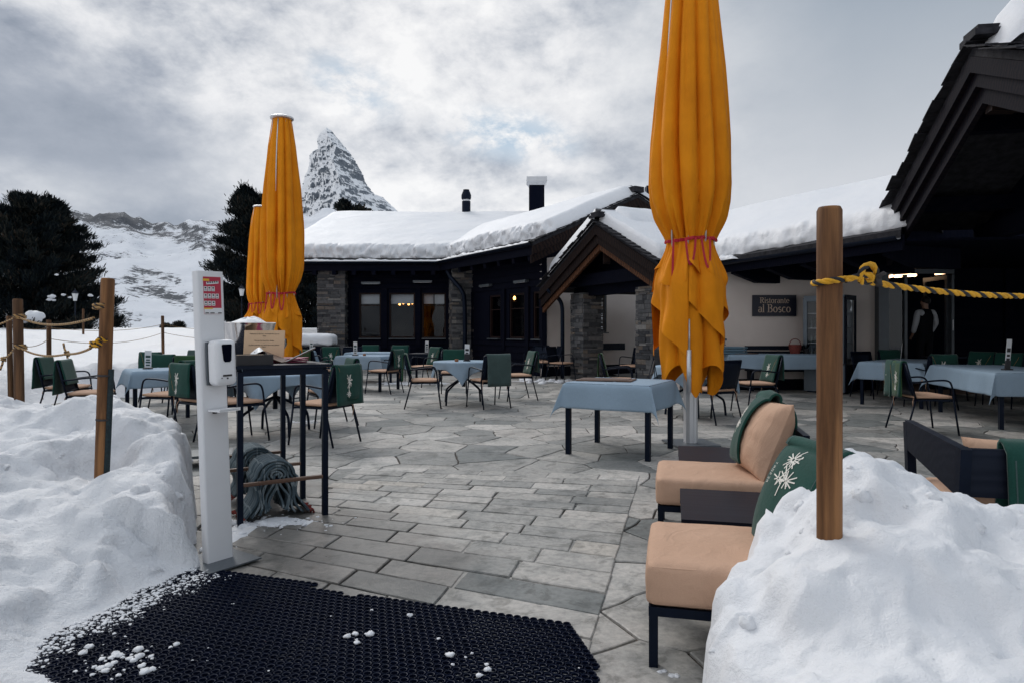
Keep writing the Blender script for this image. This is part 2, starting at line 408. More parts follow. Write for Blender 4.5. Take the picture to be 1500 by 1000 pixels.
def build_hills():
    ridge = [(-700, 300), (-300, 285), (-100, 278), (0, 283), (18, 290), (40, 296), (60, 296), (86, 304), (117, 310), (134, 316), (146, 314), (160, 311), (172, 313), (184, 311), (198, 318), (215, 325), (240, 327), (261, 328), (280, 325), (290, 321), (294, 319), (300, 324), (331, 326), (380, 333), (425, 330), (445, 318), (480, 305), (540, 312), (600, 330), (700, 395), (900, 460), (1200, 475)]
    D = 2600.0; nu, nv = 420, 130
    def P(u, v):
        px = -700+u*1900
        t = v**1.5
        y = lerp(170, D, t)
        S = (485-interp(ridge, px))/1000
        tt = (y-170)/(D-170)
        Z = H-7+(S*D+7)*(.45*tt+.55*tt**1.9)
        X = (px-750)/1000*y
        a = sm(0, .06, tt)*sm(1.001, .92, tt)
        r = 1-abs(fbm(X*.0016+3, y*.0011, 2, 6)); 
        Z += a*(16*fbm(X*.003, y*.002, 4, 7)+75*(r-.8)*sm(.2, .7, tt)+5*fbm(X*.02, y*.012, 9, 4))
        Z += (1-a)*tt*14*fbm(px*.06, 1, 5, 4)
        return (X, y, Z)
    outcrop = [(118, 306, 235, 333, 13, .34), (255, 332, 300, 336, 8, .25), (275, 345, 330, 368, 16, .22), (190, 322, 262, 352, 8, .19), (195, 392, 262, 410, 6, .27), (190, 405, 275, 448, 10, .21), (150, 440, 205, 470, 12, .20), (285, 322, 315, 326, 5, .3), (20, 300, 90, 312, 7, .25), (330, 335, 420, 350, 14, .25)]
    def rock(co):
        X, Y, Z = co; px, py = 750+X/Y*1000, 485-(Z-H)/Y*1000; r = 0
        for x0, y0, x1, y1, w, s in outcrop:
            dx, dy = x1-x0, y1-y0; q = max(0, min(1, ((px-x0)*dx+(py-y0)*dy)/(dx*dx+dy*dy))); d = math.hypot(px-x0-q*dx, (py-y0-q*dy))/w
            r = max(r, s*max(0, 1-d*.6)*(1+.7*fbm(px*.12, py*.2, 3, 4)))
        return r
    mb = MB(); mb.grid(P, nu, nv)
    def B(u, v):                                   # the far flank
        p = P(u, 1); return (p[0]*(1+v*.8), p[1]*(1+v*.8), p[2]*(1-v)-60*v)
    mb.grid(B, nu, 6)
    o = mb.build('hills', hill_mat(), smooth=True); tag(o, kind='structure')
    at_ = o.data.attributes.new('Rock', 'FLOAT', 'POINT'); at_.data.foreach_set('value', [rock(v) for v in mb.v])

def peak_mat():
    t = NT('peak_rock_and_snow'); g = t.n('NewGeometry'); c = t.coord()
    sx = t.n('SeparateXYZ'); t.l(g.outputs['Normal'], sx.inputs[0])
    strata = t.noise(t.coord((.35, .35, 2.0), rot=(0, R(14), 0)), .0075, 9, .74, .4)
    n2 = t.noise(c, .022, 9, .74); n3 = t.noise(c, .0021, 4, .6)
    side = t.math('MULTIPLY', sx.outputs[0], .14)           # rockier on its wind-swept east flank
    a = t.math('ADD', t.math('MULTIPLY', strata, .75), t.math('MULTIPLY', n2, .45))
    a = t.math('ADD', a, side)
    a = t.math('SUBTRACT', a, t.math('MULTIPLY', sx.outputs[2], .22))
    a = t.math('ADD', a, t.math('MULTIPLY', n3, .22))
    f = t.ramp(a, [(.695, (0, 0, 0)), (.765, (1, 1, 1))])
    rock = t.ramp(n2, [(.3, (.085, .105, .135)), (.7, (.22, .25, .285))])  # rock lightened and blued, some distance haze painted into its colour
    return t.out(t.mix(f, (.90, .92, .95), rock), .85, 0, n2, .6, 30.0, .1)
def build_peak():
    left = [(187, 477), (190, 472), (195, 465), (201, 461.5), (213, 461), (215, 455.5), (221, 447), (228, 446.5), (235, 444.5), (243, 441), (247, 437), (255, 434), (270, 426), (290, 412), (320, 385), (420, 300)]
    mid = [(187, 478), (200, 481), (213, 489), (218, 495), (225, 493), (240, 493), (255, 499), (262, 503), (275, 505), (290, 508), (320, 512), (420, 530)]
    right = [(187, 479), (190, 484), (196, 489), (203, 495), (210, 501), (218, 508), (228, 514), (238, 519), (245, 523), (253, 524), (258, 527), (266, 533), (272, 539), (274, 549), (280, 555), (290, 566), (300, 578), (305, 592), (320, 625), (420, 760)]
    Y0 = 9200.0; nu, nv = 150, 150
    def P(u, v):
        y = lerp(187, 420, v**1.15)
        l, m, r = interp(left, y), interp(mid, y), interp(right, y)
        k = (y-187)/118
        if u < .5: s = u*2; px = lerp(l, m, s); dep = lerp(650*k+40, -520*k, s)
        else: s = u*2-1; px = lerp(m, r, s); dep = lerp(-520*k, 900*k+40, s)
        e = min(u, 1-u)*2
        jit = sm(0, .3, k)*sm(0, .25, e)
        Y = Y0+dep+jit*(120*fbm(px*.05, y*.06, 1, 6)+70*(abs(fbm(px*.11, y*.05, 4, 5))))
        py = y+jit*1.2*fbm(px*.2, y*.2, 8, 4)+(1-sm(0, .1, e))*1.6*nz(y*.45, 3)
        px += (1-sm(0, .1, e))*1.5*nz(y*.5, 9 if u < .5 else 4)*sm(0, .15, k)
        return ((px-750)/1000*Y0*(1+dep*.00002), Y, H+(485-py)/1000*Y0)
    mb = MB(); mb.grid(P, nu, nv)
    def Bk(u, v):
        y = lerp(187, 420, v**1.15); a = V(*P(0, v)); b = V(*P(1, v)); p = a.lerp(b, u)
        p.y += math.sin(u*math.pi)*1500*((y-187)/233); return p
    mb.grid(Bk, 20, nv)
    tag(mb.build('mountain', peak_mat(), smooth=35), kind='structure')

# ------------------------------------------------------------------ paving
def paving_mat():
    t = NT('quartzite_flagstone'); a = t.n('Attribute', attribute_name='Tone'); c = t.coord()
    n = t.noise(c, 2.4, 7, .68, .3); n2 = t.noise(c, 26, 6, .7); n3 = t.noise(c, .55, 4, .6)
    col = t.ramp(a.outputs['Fac'], [(0, (.205, .22, .22)), (.3, (.37, .365, .352)), (.7, (.51, .488, .462)), (.93, (.59, .57, .545)), (1, (.55, .51, .465))])
    col = t.mix(.80, col, t.ramp(n, [(.30, (.36, .39, .40)), (.47, (.80, .81, .80)), (.62, (1.0, .985, .965)), (.72, (1.15, 1.13, 1.10))]), 'MULTIPLY')
    col = t.mix(.60, col, t.ramp(n2, [(.32, (.45, .46, .47)), (.6, (1.06, 1.05, 1.04))]), 'MULTIPLY')
    sn = t.noise(c, 6.5, 6, .66, .5); col = t.mix(t.ramp(sn, [(.53, (0, 0, 0)), (.62, (.75, .75, .75))]), col, t.mix(1.0, col, (.56, .57, .56), 'MULTIPLY'))
    # lichen-pale and rust blotches
    rs = t.noise(t.coord((1.2, 1.2, 1)), 1.35, 3, .6, .4)
    col = t.mix(t.ramp(rs, [(.715, (0, 0, 0)), (.76, (.75, .75, .75))]), col, (.24, .10, .035))
    # wet stone where meltwater runs out of the bank
    def spot(x, y, r):
        d = t.n('VectorMath', operation='DISTANCE'); tc = t.n('TexCoord'); t.l(tc.outputs['Object'], d.inputs[0]); d.inputs[1].default_value = (x, y, 0)
        return t.math('SUBTRACT', 1.0, t.math('DIVIDE', d.outputs['Value'], r), True)
    w = t.math('MAXIMUM', spot(-1.45, 4.05, 1.35), spot(-2.2, 5.3, 1.0))
    w = t.math('MAXIMUM', w, spot(-.8, 3.6, .9))
    w = t.math('ADD', t.math('MULTIPLY', w, 1.0), t.math('MULTIPLY', t.math('SUBTRACT', n, .5), 1.1))
    wet = t.ramp(w, [(.12, (0, 0, 0)), (.45, (1, 1, 1))])
    wet2 = t.ramp(t.math('ADD', n3, t.math('MULTIPLY', t.math('SUBTRACT', sn, .5), .5)), [(.55, (0, 0, 0)), (.66, (.5, .5, .5))])
    wt = t.math('MAXIMUM', wet, wet2)
    col = t.mix(wt, col, t.mix(1.0, col, (.46, .45, .44), 'MULTIPLY'))
    r = t.math('SUBTRACT', t.math('ADD', .52, t.math('MULTIPLY', n2, .3)), t.math('MULTIPLY', wt, .34), True)
    return t.out(col, r, 0, t.math('ADD', t.math('MULTIPLY', n, .7), t.math('MULTIPLY', n2, .35)), .42, .018, .4)

def clip(poly, p, n):
    out = []; k = len(poly)
    for i in range(k):
        a, b = poly[i], poly[(i+1) % k]
        da = (a[0]-p[0])*n[0]+(a[1]-p[1])*n[1]; db = (b[0]-p[0])*n[0]+(b[1]-p[1])*n[1]
        if da <= 0: out.append(a)
        if (da < 0 < db) or (db < 0 < da):
            t = da/(da-db); out.append((a[0]+(b[0]-a[0])*t, a[1]+(b[1]-a[1])*t))
    return out
def stone(mb, poly, z, rag, tone, drop=.02, chamf=.004, rng=random):
    # ragged flagstone: chamfered top, short skirt
    pts = []
    k = len(poly)
    for i in range(k):
        a, b = poly[i], poly[(i+1) % k]; L = math.hypot(b[0]-a[0], b[1]-a[1]); n = max(1, min(6, int(L/.11)))
        for j in range(n):
            t = j/n; x, y = a[0]+(b[0]-a[0])*t, a[1]+(b[1]-a[1])*t
            pts.append((x+rag*nz(x*9, y*9, 2), y+rag*nz(x*9, y*9, 8)))
    cx = sum(p[0] for p in pts)/len(pts); cy = sum(p[1] for p in pts)/len(pts)
    tx, ty = rng.uniform(-.006, .006), rng.uniform(-.006, .006); n = len(pts); vs = []
    for x, y in pts:
        d = math.hypot(x-cx, y-cy) or 1; k = 1-chamf*1.6/d
        vs.append((cx+(x-cx)*k, cy+(y-cy)*k, z+tx*(x-cx)+ty*(y-cy)))
    vs += [(x, y, z-chamf) for x, y in pts]+[(x, y, z-drop) for x, y in pts]
    fs = [tuple(range(n))]+[(i, n+i, n+(i+1) % n, (i+1) % n) for i in range(n)]+[(n+i, 2*n+i, 2*n+(i+1) % n, n+(i+1) % n) for i in range(n)]
    mb.add(vs, fs, tone)
def build_paving():
    rng = random.Random(5); mb = MB()
    # irregular flags
    cx, cy = .66, .50; seeds = {}
    I = range(-21, 28); J = range(0, 58)
    for i in I:
        for j in J:
            seeds[i, j] = ((i+.5*(j % 2)+rng.uniform(-.42, .42))*cx, -1.0+(j+rng.uniform(-.42, .42))*cy)
    def gone(x, y):                                   # inside the strip of squared slabs
        xr = 1.08+(y-5.82)*.248; xl = -1.25+(y-7.4)*.16
        top = 6.35-(x+1.4)*.18
        return xl < x < xr and y < top
    for (i, j), s in seeds.items():
        if i in (I[0], I[-1]) or j in (J[0], J[-1]): continue
        x, y = s
        if x < bx(y)-.6 or x > 15: continue
        if gone(x, y) and gone(x+.6, y) and gone(x-.6, y) and gone(x, y+.6) and gone(x+.4, y-.5): continue
        poly = [(x-1.4, y-1.2), (x+1.4, y-1.2), (x+1.4, y+1.2), (x-1.4, y+1.2)]
        for a in range(-2, 3):
            for b in range(-2, 3):
                q = seeds.get((i+a, j+b))
                if q and (a or b):
                    d = math.hypot(q[0]-x, q[1]-y); nn = ((q[0]-x)/d, (q[1]-y)/d); g = .004+.006*rng.random()
                    poly = clip(poly, ((x+q[0])/2-nn[0]*g, (y+q[1])/2-nn[1]*g), nn)
        if len(poly) < 3: continue
        stone(mb, poly, rng.uniform(-.004, .002), .026, rng.random()**1.2*.95, rng=rng)
    # squared slabs
    r = .6; ys = []
    while r < 5.95: ys.append(r); r += rng.choice((.25, .28, .31, .27)) if r < 3.7 else rng.choice((.19, .215, .24, .23))
    ys.append(6.05)
    def xr(y): return 1.08+(y-5.82)*.248
    def ptL(yr):
        yl = 4.14+(yr-3.1)*.783; return V(-1.25+(yl-7.4)*.16, yl)
    for a, b in zip(ys, ys[1:]):
        A0, A1, B0, B1 = ptL(a), V(xr(a), a), ptL(b), V(xr(b), b)
        L = (A1-A0).length; t = rng.uniform(-.3, 0)
        while t < 1:
            t2 = t+rng.uniform(.36, .66)/L
            if t2 > .9: t2 = 1
            g = .007/L; lo, hi = max(0, t)+g, min(1, t2)-g
            if hi-lo > .03:
                gy = .007
                sh = rng.uniform(-.002, .002)
                q = [A0.lerp(A1, lo), A0.lerp(A1, hi), B0.lerp(B1, hi+sh), B0.lerp(B1, lo+sh)]
                d = (B0-A0).normalized()*gy
                q = [q[0]+d, q[1]+d, q[2]-d, q[3]-d]
                stone(mb, [(p.x, p.y) for p in q], .006+rng.uniform(-.002, .003), .004, rng.choice((.12, .3, .42, .5, .6, .7, .8, .92))+rng.uniform(-.1, .1), .03, .004, rng)
            t = t2
    o = mb.build('terrace_paving', paving_mat()); tag(o, kind='structure')
    j = MB(); j.prism([(-9, -1.0), (15, -1.0), (15, 27), (-9, 27)], -.30, -.013)
    tag(j.build('terrace_bed', plain('joint_grit', (.075, .062, .053), .95, 0, .4, 5, .8, 60, .01)), kind='structure')

# ------------------------------------------------------------------ snow banks
def inside_d(poly, x, y):
    ins = False; best = 9; k = len(poly)
    for i in range(k):
        (x1, y1), (x2, y2) = poly[i], poly[(i+1) % k]
        if (y1 > y) != (y2 > y) and x < (x2-x1)*(y-y1)/(y2-y1)+x1: ins = not ins
        dx, dy = x2-x1, y2-y1; t = max(0, min(1, ((x-x1)*dx+(y-y1)*dy)/(dx*dx+dy*dy)))
        best = min(best, math.hypot(x-x1-t*dx, y-y1-t*dy))
    return best if ins else -best
def bank(name, poly, pts, xr, yr, step, mat, steep, amp, seed, label):
    nu = int((xr[1]-xr[0])/step); nv = int((yr[1]-yr[0])/step)
    def Hh(x, y):
        wa = .055 if seed < 10 else .030; wx = x+wa*fbm(x*5, y*5, seed)+.02*nz(x*17, y*17, seed); wy = y+wa*fbm(x*5, y*5, seed+5)
        d = inside_d(poly, wx, wy)
        if d < -.02: return None
        sw = sz = 0
        for a, b, c in pts:
            w = 1/((x-a)**2+(y-b)**2+.004)**2; sw += w; sz += w*c
        z = sz/sw
        st = steep(x, y)
        m = max(0.0, min(1.0, d/st)); m = math.sqrt(m*(2-m)) if st < .3 else sm(0, 1, m)
        z *= m
        k = sm(.0, .15, z)
        z += amp*k*(.55*fbm(x*2.6, y*2.6, seed+1, 5)+.45*(abs(nz(x*4.2, y*4.2, seed+2))-.2)-.35*max(0, abs(nz(x*2.1, y*2.1, seed+7))-.35))
        z += k*.016*fbm(x*13, y*13, seed+3, 5)+k*.03*max(0, fbm(x*6, y*6, seed+11, 4)-.1)
        wv = Vector((x*4.6+.5*nz(x*3, y*3, 1), y*4.6+.5*nz(x*3, y*3, 5), seed)); f1 = noise.voronoi(wv)[0]; chunk = min(.35, f1[1]-f1[0])
        z += k*(.075 if seed < 10 else .030)*chunk*sm(-.05, .25, fbm(x*1.3, y*1.3, seed+14, 3))+.010*(1-k)*max(0, nz(x*24, y*24, seed+4))*2
        return z
    g = []
    for j in range(nv+1):
        for i in range(nu+1):
            x, y = xr[0]+i*step, yr[0]+j*step; z = Hh(x, y)
            g.append((x+(.03*nz(x*11, y*11, seed+(z or 0)*9) if z and z > .04 else 0), y+(.03*nz(x*11, y*11+7, seed) if z and z > .04 else 0), -.05 if z is None else z))
    w = nu+1; mb = MB()
    mb.add(g, [(j*w+i, j*w+i+1, (j+1)*w+i+1, (j+1)*w+i) for j in range(nv) for i in range(nu)
               if max(g[j*w+i][2], g[j*w+i+1][2], g[(j+1)*w+i+1][2], g[(j+1)*w+i][2]) > -.04])
    # broken chunks left by the shovel, half sunk in the bank
    rg = random.Random(seed); n = 0
    while n < 70:
        x, y = rg.uniform(*xr), rg.uniform(*yr); z = Hh(x, y)
        if z is None or z < .03: continue
        r = .012+.055*rg.random()**3; n += 1
        clod(mb, (x, y, z-r*.30), r*(1 if seed < 10 else .7), rg.random()*60, .75, 7)
    o = mb.build(name, mat, smooth=True); tag(o, kind='structure'); return o
def clod(mb, c, r, seed, flat=.75, n=7):
    def f(u, v):
        th, ph = u*2*math.pi, (v-.5)*math.pi*.98
        d = V(math.cos(th)*math.cos(ph), math.sin(th)*math.cos(ph), math.sin(ph)*flat)
        k = r*(1+.55*nz(d.x*1.5+seed, d.y*1.5, d.z*1.5)+.3*nz(d.x*4+seed, d.y*4, d.z*4))
        return V(*c)+d*k
    mb.grid(f, n+3, n)
def build_banks():
    polyL = [(-1.62, 3.60), (-1.74, 3.2), (-1.84, 2.86), (-1.78, 2.66), (-1.55, 2.50), (-1.46, 2.30), (-1.50, 1.4), (-6, 1.4), (-6, 6.6), (-4.2, 6.4), (-3.2, 6.0), (-2.66, 5.4), (-2.28, 4.85), (-2.07, 4.4), (-1.94, 4.0), (-1.80, 3.74)]
    ptsL = [(-1.62, 3.55, .05), (-1.8, 3.25, .045), (-1.92, 2.9, .05), (-1.85, 2.6, .06), (-1.62, 2.4, .05), (-1.6, 2.1, .06), (-1.6, 1.8, .06), (-1.9, 2.35, .09), (-2.0, 3.35, .16), (-2.2, 2.95, .15), (-2.3, 2.5, .12), (-2.6, 2.6, .20),
            (-2.475, 3.3, .27), (-2.9, 3.3, .36), (-2.15, 3.75, .33), (-2.54, 4.2, .37), (-2.3, 4.05, .40), (-3.75, 5, .71), (-3.1, 5, .77), (-2.64, 4.8, .69), (-2.3, 4.5, .60), (-2.0, 4.2, .50), (-1.85, 4.0, .42), (-1.80, 3.75, .30), (-1.78, 4.2, .45), (-2.2, 5.0, .55), (-2.8, 5.5, .6),
            (-3.3, 4.2, .52), (-4.2, 4.5, .66), (-4.5, 5.5, .7), (-5, 5, .68), (-3.6, 5.7, .62), (-3.0, 4.5, .58)]
    bank('snow_bank', polyL, ptsL, (-5.6, -1.4), (1.7, 6.6), .026, M['snow'], lambda x, y: .10 if y > 3.66 and x > -3.6 else .45 if y > 3.3 else .30, .125, 3, '')
    polyR = [(.50, 1.2), (.52, 1.9), (.60, 2.12), (.655, 2.3), (.70, 2.42), (.80, 2.56), (.93, 2.70), (1.08, 2.84), (1.3, 2.98), (1.55, 2.99), (1.75, 2.93), (2.1, 2.86), (2.7, 2.8), (3.4, 2.8), (3.4, 1.2)]
    ptsR = [(.59, 2.05, .17), (.70, 2.25, .36), (.76, 2.36, .44), (.82, 2.45, .47), (.9, 2.5, .52), (1.01, 2.6, .585), (1.14, 2.65, .65), (1.22, 2.66, .76), (1.30, 2.66, .82), (1.38, 2.68, .82), (1.48, 2.7, .77), (1.58, 2.7, .69), (1.72, 2.65, .61), (2.0, 2.65, .57), (2.4, 2.6, .57), (1.45, 2.4, .70), (1.30, 2.55, .80), (1.2, 2.5, .72),
            (1.07, 2.28, .595), (.95, 2.2, .53), (1.3, 2.3, .62), (.62, 1.8, .25), (.8, 1.8, .36), (.95, 1.75, .40), (1.3, 1.75, .42), (1.7, 1.8, .45), (1.6, 2.2, .55), (2.2, 2.1, .53), (1, 1.4, .3), (2, 1.4, .38), (.68, 2.05, .32)]
    bank('snow_mound', polyR, ptsR, (.4, 3.2), (1.3, 3.1), .017, M['snow_right'], lambda x, y: .10 if x < 1.0 else .17, .050, 21, '')
    # loose crumbs: along the mat, on the mat, under the bar table and by the restaurant wall
    rng = random.Random(8); mb = MB()
    def sc(n, fx, r0, r1, z=.012):
        for k in range(n):
            x, y = fx(); r = r0+(r1-r0)*rng.random()**3
            clod(mb, (x, y, z+r*.25), r, rng.random()*50, .5)
    def edge():
        t = rng.random(); x, y = lerp(-1.60, -2.0, t), lerp(3.62, 2.35, t); d = rng.gauss(.015, .075); return x+d*.95-.02, y-d*.3
    sc(2400, edge, .002, .0105)
    sc(90, lambda: (lambda a, d: (-1.52+math.cos(a)*d*1.2, 2.58+math.sin(a)*d))(rng.random()*6.28, abs(rng.gauss(0, .14))), .003, .024, .016)
    sc(16, lambda: (rng.uniform(-1.6, .3), rng.uniform(2.3, 3.2)), .004, .016, .016)
    sc(7, lambda: (-.12+rng.gauss(0, .05), 2.62+rng.gauss(0, .05)), .006, .02, .02)
    sc(7, lambda: (-.62+rng.gauss(0, .04), 2.80+rng.gauss(0, .03)), .006, .022, .02)
    sc(260, lambda: (lambda a, d: (-1.52+math.cos(a)*d*1.5, 4.56+math.sin(a)*d*.7))(rng.random()*6.28, abs(rng.gauss(0, .14))), .003, .020, .003)
    sc(60, lambda: (rng.gauss(-1.78, .07), rng.uniform(3.7, 4.6)), .006, .04, .0)
    sc(150, lambda: (lambda x: (x, 17.4+abs(x-1.2)*.3+rng.gauss(0, .28)))(rng.uniform(.2, 2.6)), .02, .11, -.01)
    sc(40, lambda: (rng.uniform(-3.4, -1.2), 16.8+rng.gauss(0, .5)), .02, .09, -.01)
    sc(20, lambda: (-2.9+rng.gauss(0, .12), 9.6+rng.gauss(0, .15)), .02, .06, -.01)
    sc(5, lambda: (.60+rng.gauss(0, .02), 2.55+rng.gauss(0, .02)), .01, .024, .0)
    for (x, y, z, r) in HOLES: mb.lathe([(r, 0), (r*.7, .002), (.0005, .0035)], 9, (x, y, z), cap=False)
    tag(mb.build('snow_crumbs', M['crumb'], smooth=True), 'loose crumbs of snow scattered over the paving and rubber mat', 'snow', kind='stuff')
    # thin trodden patches
    def patch(c, rx, ry, seed):
        def f(u, v):
            th = u*2*math.pi; k = v*(1+.35*nz(math.cos(th)*1.3+seed, math.sin(th)*1.3)+.22*nz(math.cos(th)*4+seed, math.sin(th)*4))
            x, y = c[0]+math.cos(th)*rx*k, c[1]+math.sin(th)*ry*k
            return (x, y, -.004+.03*(1-v**3)*(0.7+.6*nz(x*6, y*6, seed)) if v < .999 else -.02)
        p = MB(); p.grid(f, 40, 8); tag(p.build('snow_patch', M['crumb'], smooth=True), kind='structure')
    patch((-1.53, 4.58), .26, .12, 3); patch((1.25, 17.55), 1.35, .28, 9); patch((-2.4, 16.9), 1.0, .35, 14); patch((-1.75, 4.3), .10, .35, 6)

# ------------------------------------------------------------------ rubber ring mat
HOLES = []
def build_mat():
    a = V(.951, -.309); b = V(.309, .951); O = V(-1.74, 3.665); p = .0375; py = p*.866
    root = thing('rubber_mat', (O.x, O.y, .006), 0, 'black rubber ring mat dusted with snow crumbs on the paving', 'door mat')
    mb = MB(); n = 12
    L = 2.30
    for j in range(62):
        for i in range(int(L/p)+1):
            u = (i+.5*(j % 2))*p; v = -j*py
            # stepped tiles along the far edge and a cut corner
            lim = .0 if u < .80 else -.045 if u < 1.0 else -.075 if u < 1.06 else -.055
            if v > lim: continue
            if u > 2.10 and v > -.05-(u-2.10)*1.6: continue
            if u > 2.16+.10*math.sin(j*.4)*.15+(.012*j if j > 6 else .07): continue
            w = a*u+b*v
            if O.y+w.y < 1.75: continue
            sink = -.006*sm(.30, -.05, u+v*.12+.05*nz(u*6, v*6))
            hz = sink+.001*nz(u*3, v*3)
            q_ = sm(.65, 0, u+v*.15)*.55+.05+.25*sm(.45, .75, .5+nz(u*3.1, v*3.1, 4))
            if random.random() < q_: HOLES.append((w.x, w.y, hz+.006+random.uniform(0, .006), p*.33))
            ring = [[], [], [], []]
            for k in range(n):
                th = 2*math.pi*(k+.5)/n; c, s = math.cos(th), math.sin(th)
                hexr = p*.519
                for q, (r, z) in enumerate(((p*.335, -.004), (p*.345, .0125), (p*.43, .0135), (hexr, .006))):
                    d = a*(c*r)+b*(s*r); ring[q].append((w.x+d.x, w.y+d.y, z+hz))
            vs = sum(ring, []); fs = [(q*n+k, q*n+(k+1) % n, (q+1)*n+(k+1) % n, (q+1)*n+k) for q in range(3) for k in range(n)]
            mb.add(vs, fs)
    mb.build('ring_sheet', M['rubber'], root)
# ------------------------------------------------------------------ chairs and blankets
def arc_pts(pts, n=5):
    # smooth a polyline (Chaikin)
    P = [V(*p) for p in pts]
    for _ in range(3):
        Q = [P[0]]
        for a, b in zip(P, P[1:]): Q += [a.lerp(b, .25), a.lerp(b, .75)]
        Q.append(P[-1]); P = Q
    return P
BT = (-.325, .87)              # top rail of the backrest (y, z)
def make_chair():
    t = thing('armchair', (0, 0, 0)); k = M['black']
    for s in (-1, 1):
        MB().tube([(s*.255, -.33, 0), (s*.245, -.215, .43)], .0115, 8).build('leg', k, t, True)
        MB().tube([(s*.275, .27, 0), (s*.262, .215, .43)], .0115, 8).build('leg', k, t, True)
        MB().tube(arc_pts([(s*.262, .215, .43), (s*.262, .20, .60), (s*.27, .16, .675), (s*.27, .02, .675), (s*.255, -.20, .645), (s*.245, -.262, .64)]), .0115, 8).build('arm', k, t, True)
    m = MB()
    for s in (-1, 1): m.tube([(s*.245, -.21, .42), (s*.24, BT[0], BT[1])], .0125, 8)
    m.tube([(-.24, BT[0], BT[1]), (.24, BT[0], BT[1])], .0125, 8); m.tube([(-.243, -.235, .50), (.243, -.235, .50)], .009, 6)
    m.build('back_frame', k, t, True)
    m = MB(); m.sheet(lambda u, v: (lerp(-.235, .235, u), lerp(-.232, BT[0], v)-.018*math.sin(math.pi*u)-.012*math.sin(math.pi*v), lerp(.48, .865, v)), 8, 6, .006)
    m.build('backrest', M['black'], t, True)
    m = MB(); m.box((0, 0, .425), (.50, .46, .02)); m.bar((-.25, .225, .42), (.25, .225, .42), .022, .022); m.bar((-.25, -.22, .42), (.25, -.22, .42), .022, .022)
    m.build('seat', k, t)
    m = MB(); m.softbox((.47, .46, .045), .02, 6, (0, .0, .462), .012, .004, 3); pad = m.build('seat_pad', M['tan'], t, True)
    for s in (-1, 1):
        m = MB()
        for q in (0,): m.tube([(s*.21, -.22, .46), (s*(.235+.012*q), -.245, .40), (s*(.23+.02*q), -.235-.012*q, .30-.03*q)], .0045, 5)
        m.build('tie', M['tan'], pad, True)
    return t
def blanket_path(fl, bl, spread=0.03):
    y0, z0 = BT; d = V(y0+.21, z0-.42).normalized()      # up the back (y, z)
    pts = []
    n = 9
    for i in range(n): 
        s = fl*(1-i/(n-1)); pts.append((y0-d.x*s+.030, z0-d.y*s+.004))
    for i in range(1, 7):
        a = math.pi*i/7; pts.append((y0+.030*math.cos(a), z0+.008+.026*math.sin(a)))
    for i in range(n):
        s = bl*i/(n-1); pts.append((y0-.030-spread*s/max(bl, .01)+(.20*s*.18 if s > .2 else 0), z0+.004-s))
    return pts
def pathpos(pts, t):
    f = t*(len(pts)-1); i = min(int(f), len(pts)-2); f -= i
    return lerp(pts[i][0], pts[i+1][0], f), lerp(pts[i][1], pts[i+1][1], f)
def strokes(mb, fn, lines, w, off):
    # embroidery: thin strips lying on the cloth fn(u, v); fn returns point, normal from finite differences
    def pn(u, v):
        p = V(*fn(u, v)); a = V(*fn(u+.01, v))-p; b = V(*fn(u, v+.01))-p; n = a.cross(b)
        return p, (n.normalized() if n.length > 1e-9 else V(0, 0, 1))
    for (u0, v0), (u1, v1) in lines:
        k = 3; L = []; Rr = []
        for i in range(k+1):
            t = i/k; u, v = lerp(u0, u1, t), lerp(v0, v1, t); p, n = pn(u, v); q, _ = pn(u+(u1-u0)*.05, v+(v1-v0)*.05)
            d = (q-p); sd = n.cross(d)
            sd = sd.normalized()*w/2 if sd.length > 1e-9 else V(0, 0, 0)
            for o in (off, -off): L.append(p+n*o+sd); Rr.append(p+n*o-sd)
        for o in (0, 1):
            vs = []
            for i in range(k+1): vs += [L[2*i+o], Rr[2*i+o]]
            mb.add(vs, [(2*i, 2*i+1, 2*i+3, 2*i+2) for i in range(k)])
def flower(cu, cv, ru, rv, rng, n=11):
    L = []
    for i in range(n):
        a = 2*math.pi*i/n+rng.uniform(-.2, .2); r = rng.uniform(.55, 1)
        L.append(((cu+ru*.12*math.cos(a), cv+rv*.12*math.sin(a)), (cu+ru*r*math.cos(a), cv+rv*r*math.sin(a))))
    return L
def make_blanket(mat, x0, x1, fl, bl, seed=1, skew=0.0, emb=None, thick=.014):
    rng = random.Random(seed); pts = blanket_path(fl, bl)
    def fn(u, v):
        y, z = pathpos(pts, max(0, min(1, v))); hang = max(0, abs(v-.5)*2-.25)
        x = lerp(x0, x1, u)+skew*(v-.5)+.012*hang*nz(v*3, seed)
        rip = .012*hang*math.sin(u*7+seed*1.7+v*2)+.010*hang*nz(u*3+seed, v*4)
        sag = -.012*math.sin(math.pi*u)*(1 if abs(v-.45) < .25 else 0)
        return (x, y-rip*(1 if v > .5 else -.4), z+sag*.4+.012*hang*nz(u*2.5, seed+4))
    t = thing('blanket', (0, 0, 0))
    MB().sheet(fn, 12, 22, thick).build('fleece', mat, t, True)
    if emb:
        cu, cv, side = emb
        m = MB(); a = (x1-x0)
        ru = .075/a; rv = .075/(fl+bl+.09)
        ru *= .75; rv *= .75
        L = flower(cu, cv, ru, rv, rng, 12)+flower(cu-.04, cv+rv*1.6*side, ru*.8, rv*.6, rng, 8)
        L += [((cu-ru*.6, cv+rv*.9), (cu+ru*.5, cv-rv*.8)), ((cu, cv+rv*1.9*side), (cu-ru*.3, cv+rv*.6*side))]
        strokes(m, fn, L, .0085, thick/2+.002); m.build('emblem', M['emblem'], t)
        m = MB(); s = side
        strokes(m, fn, [((cu-ru*3.2, cv-rv*1.8*s), (cu-ru*1.4, cv+rv*1.6*s))], .005, thick/2+.002); m.build('lettering', M['gold'], t)
    return t

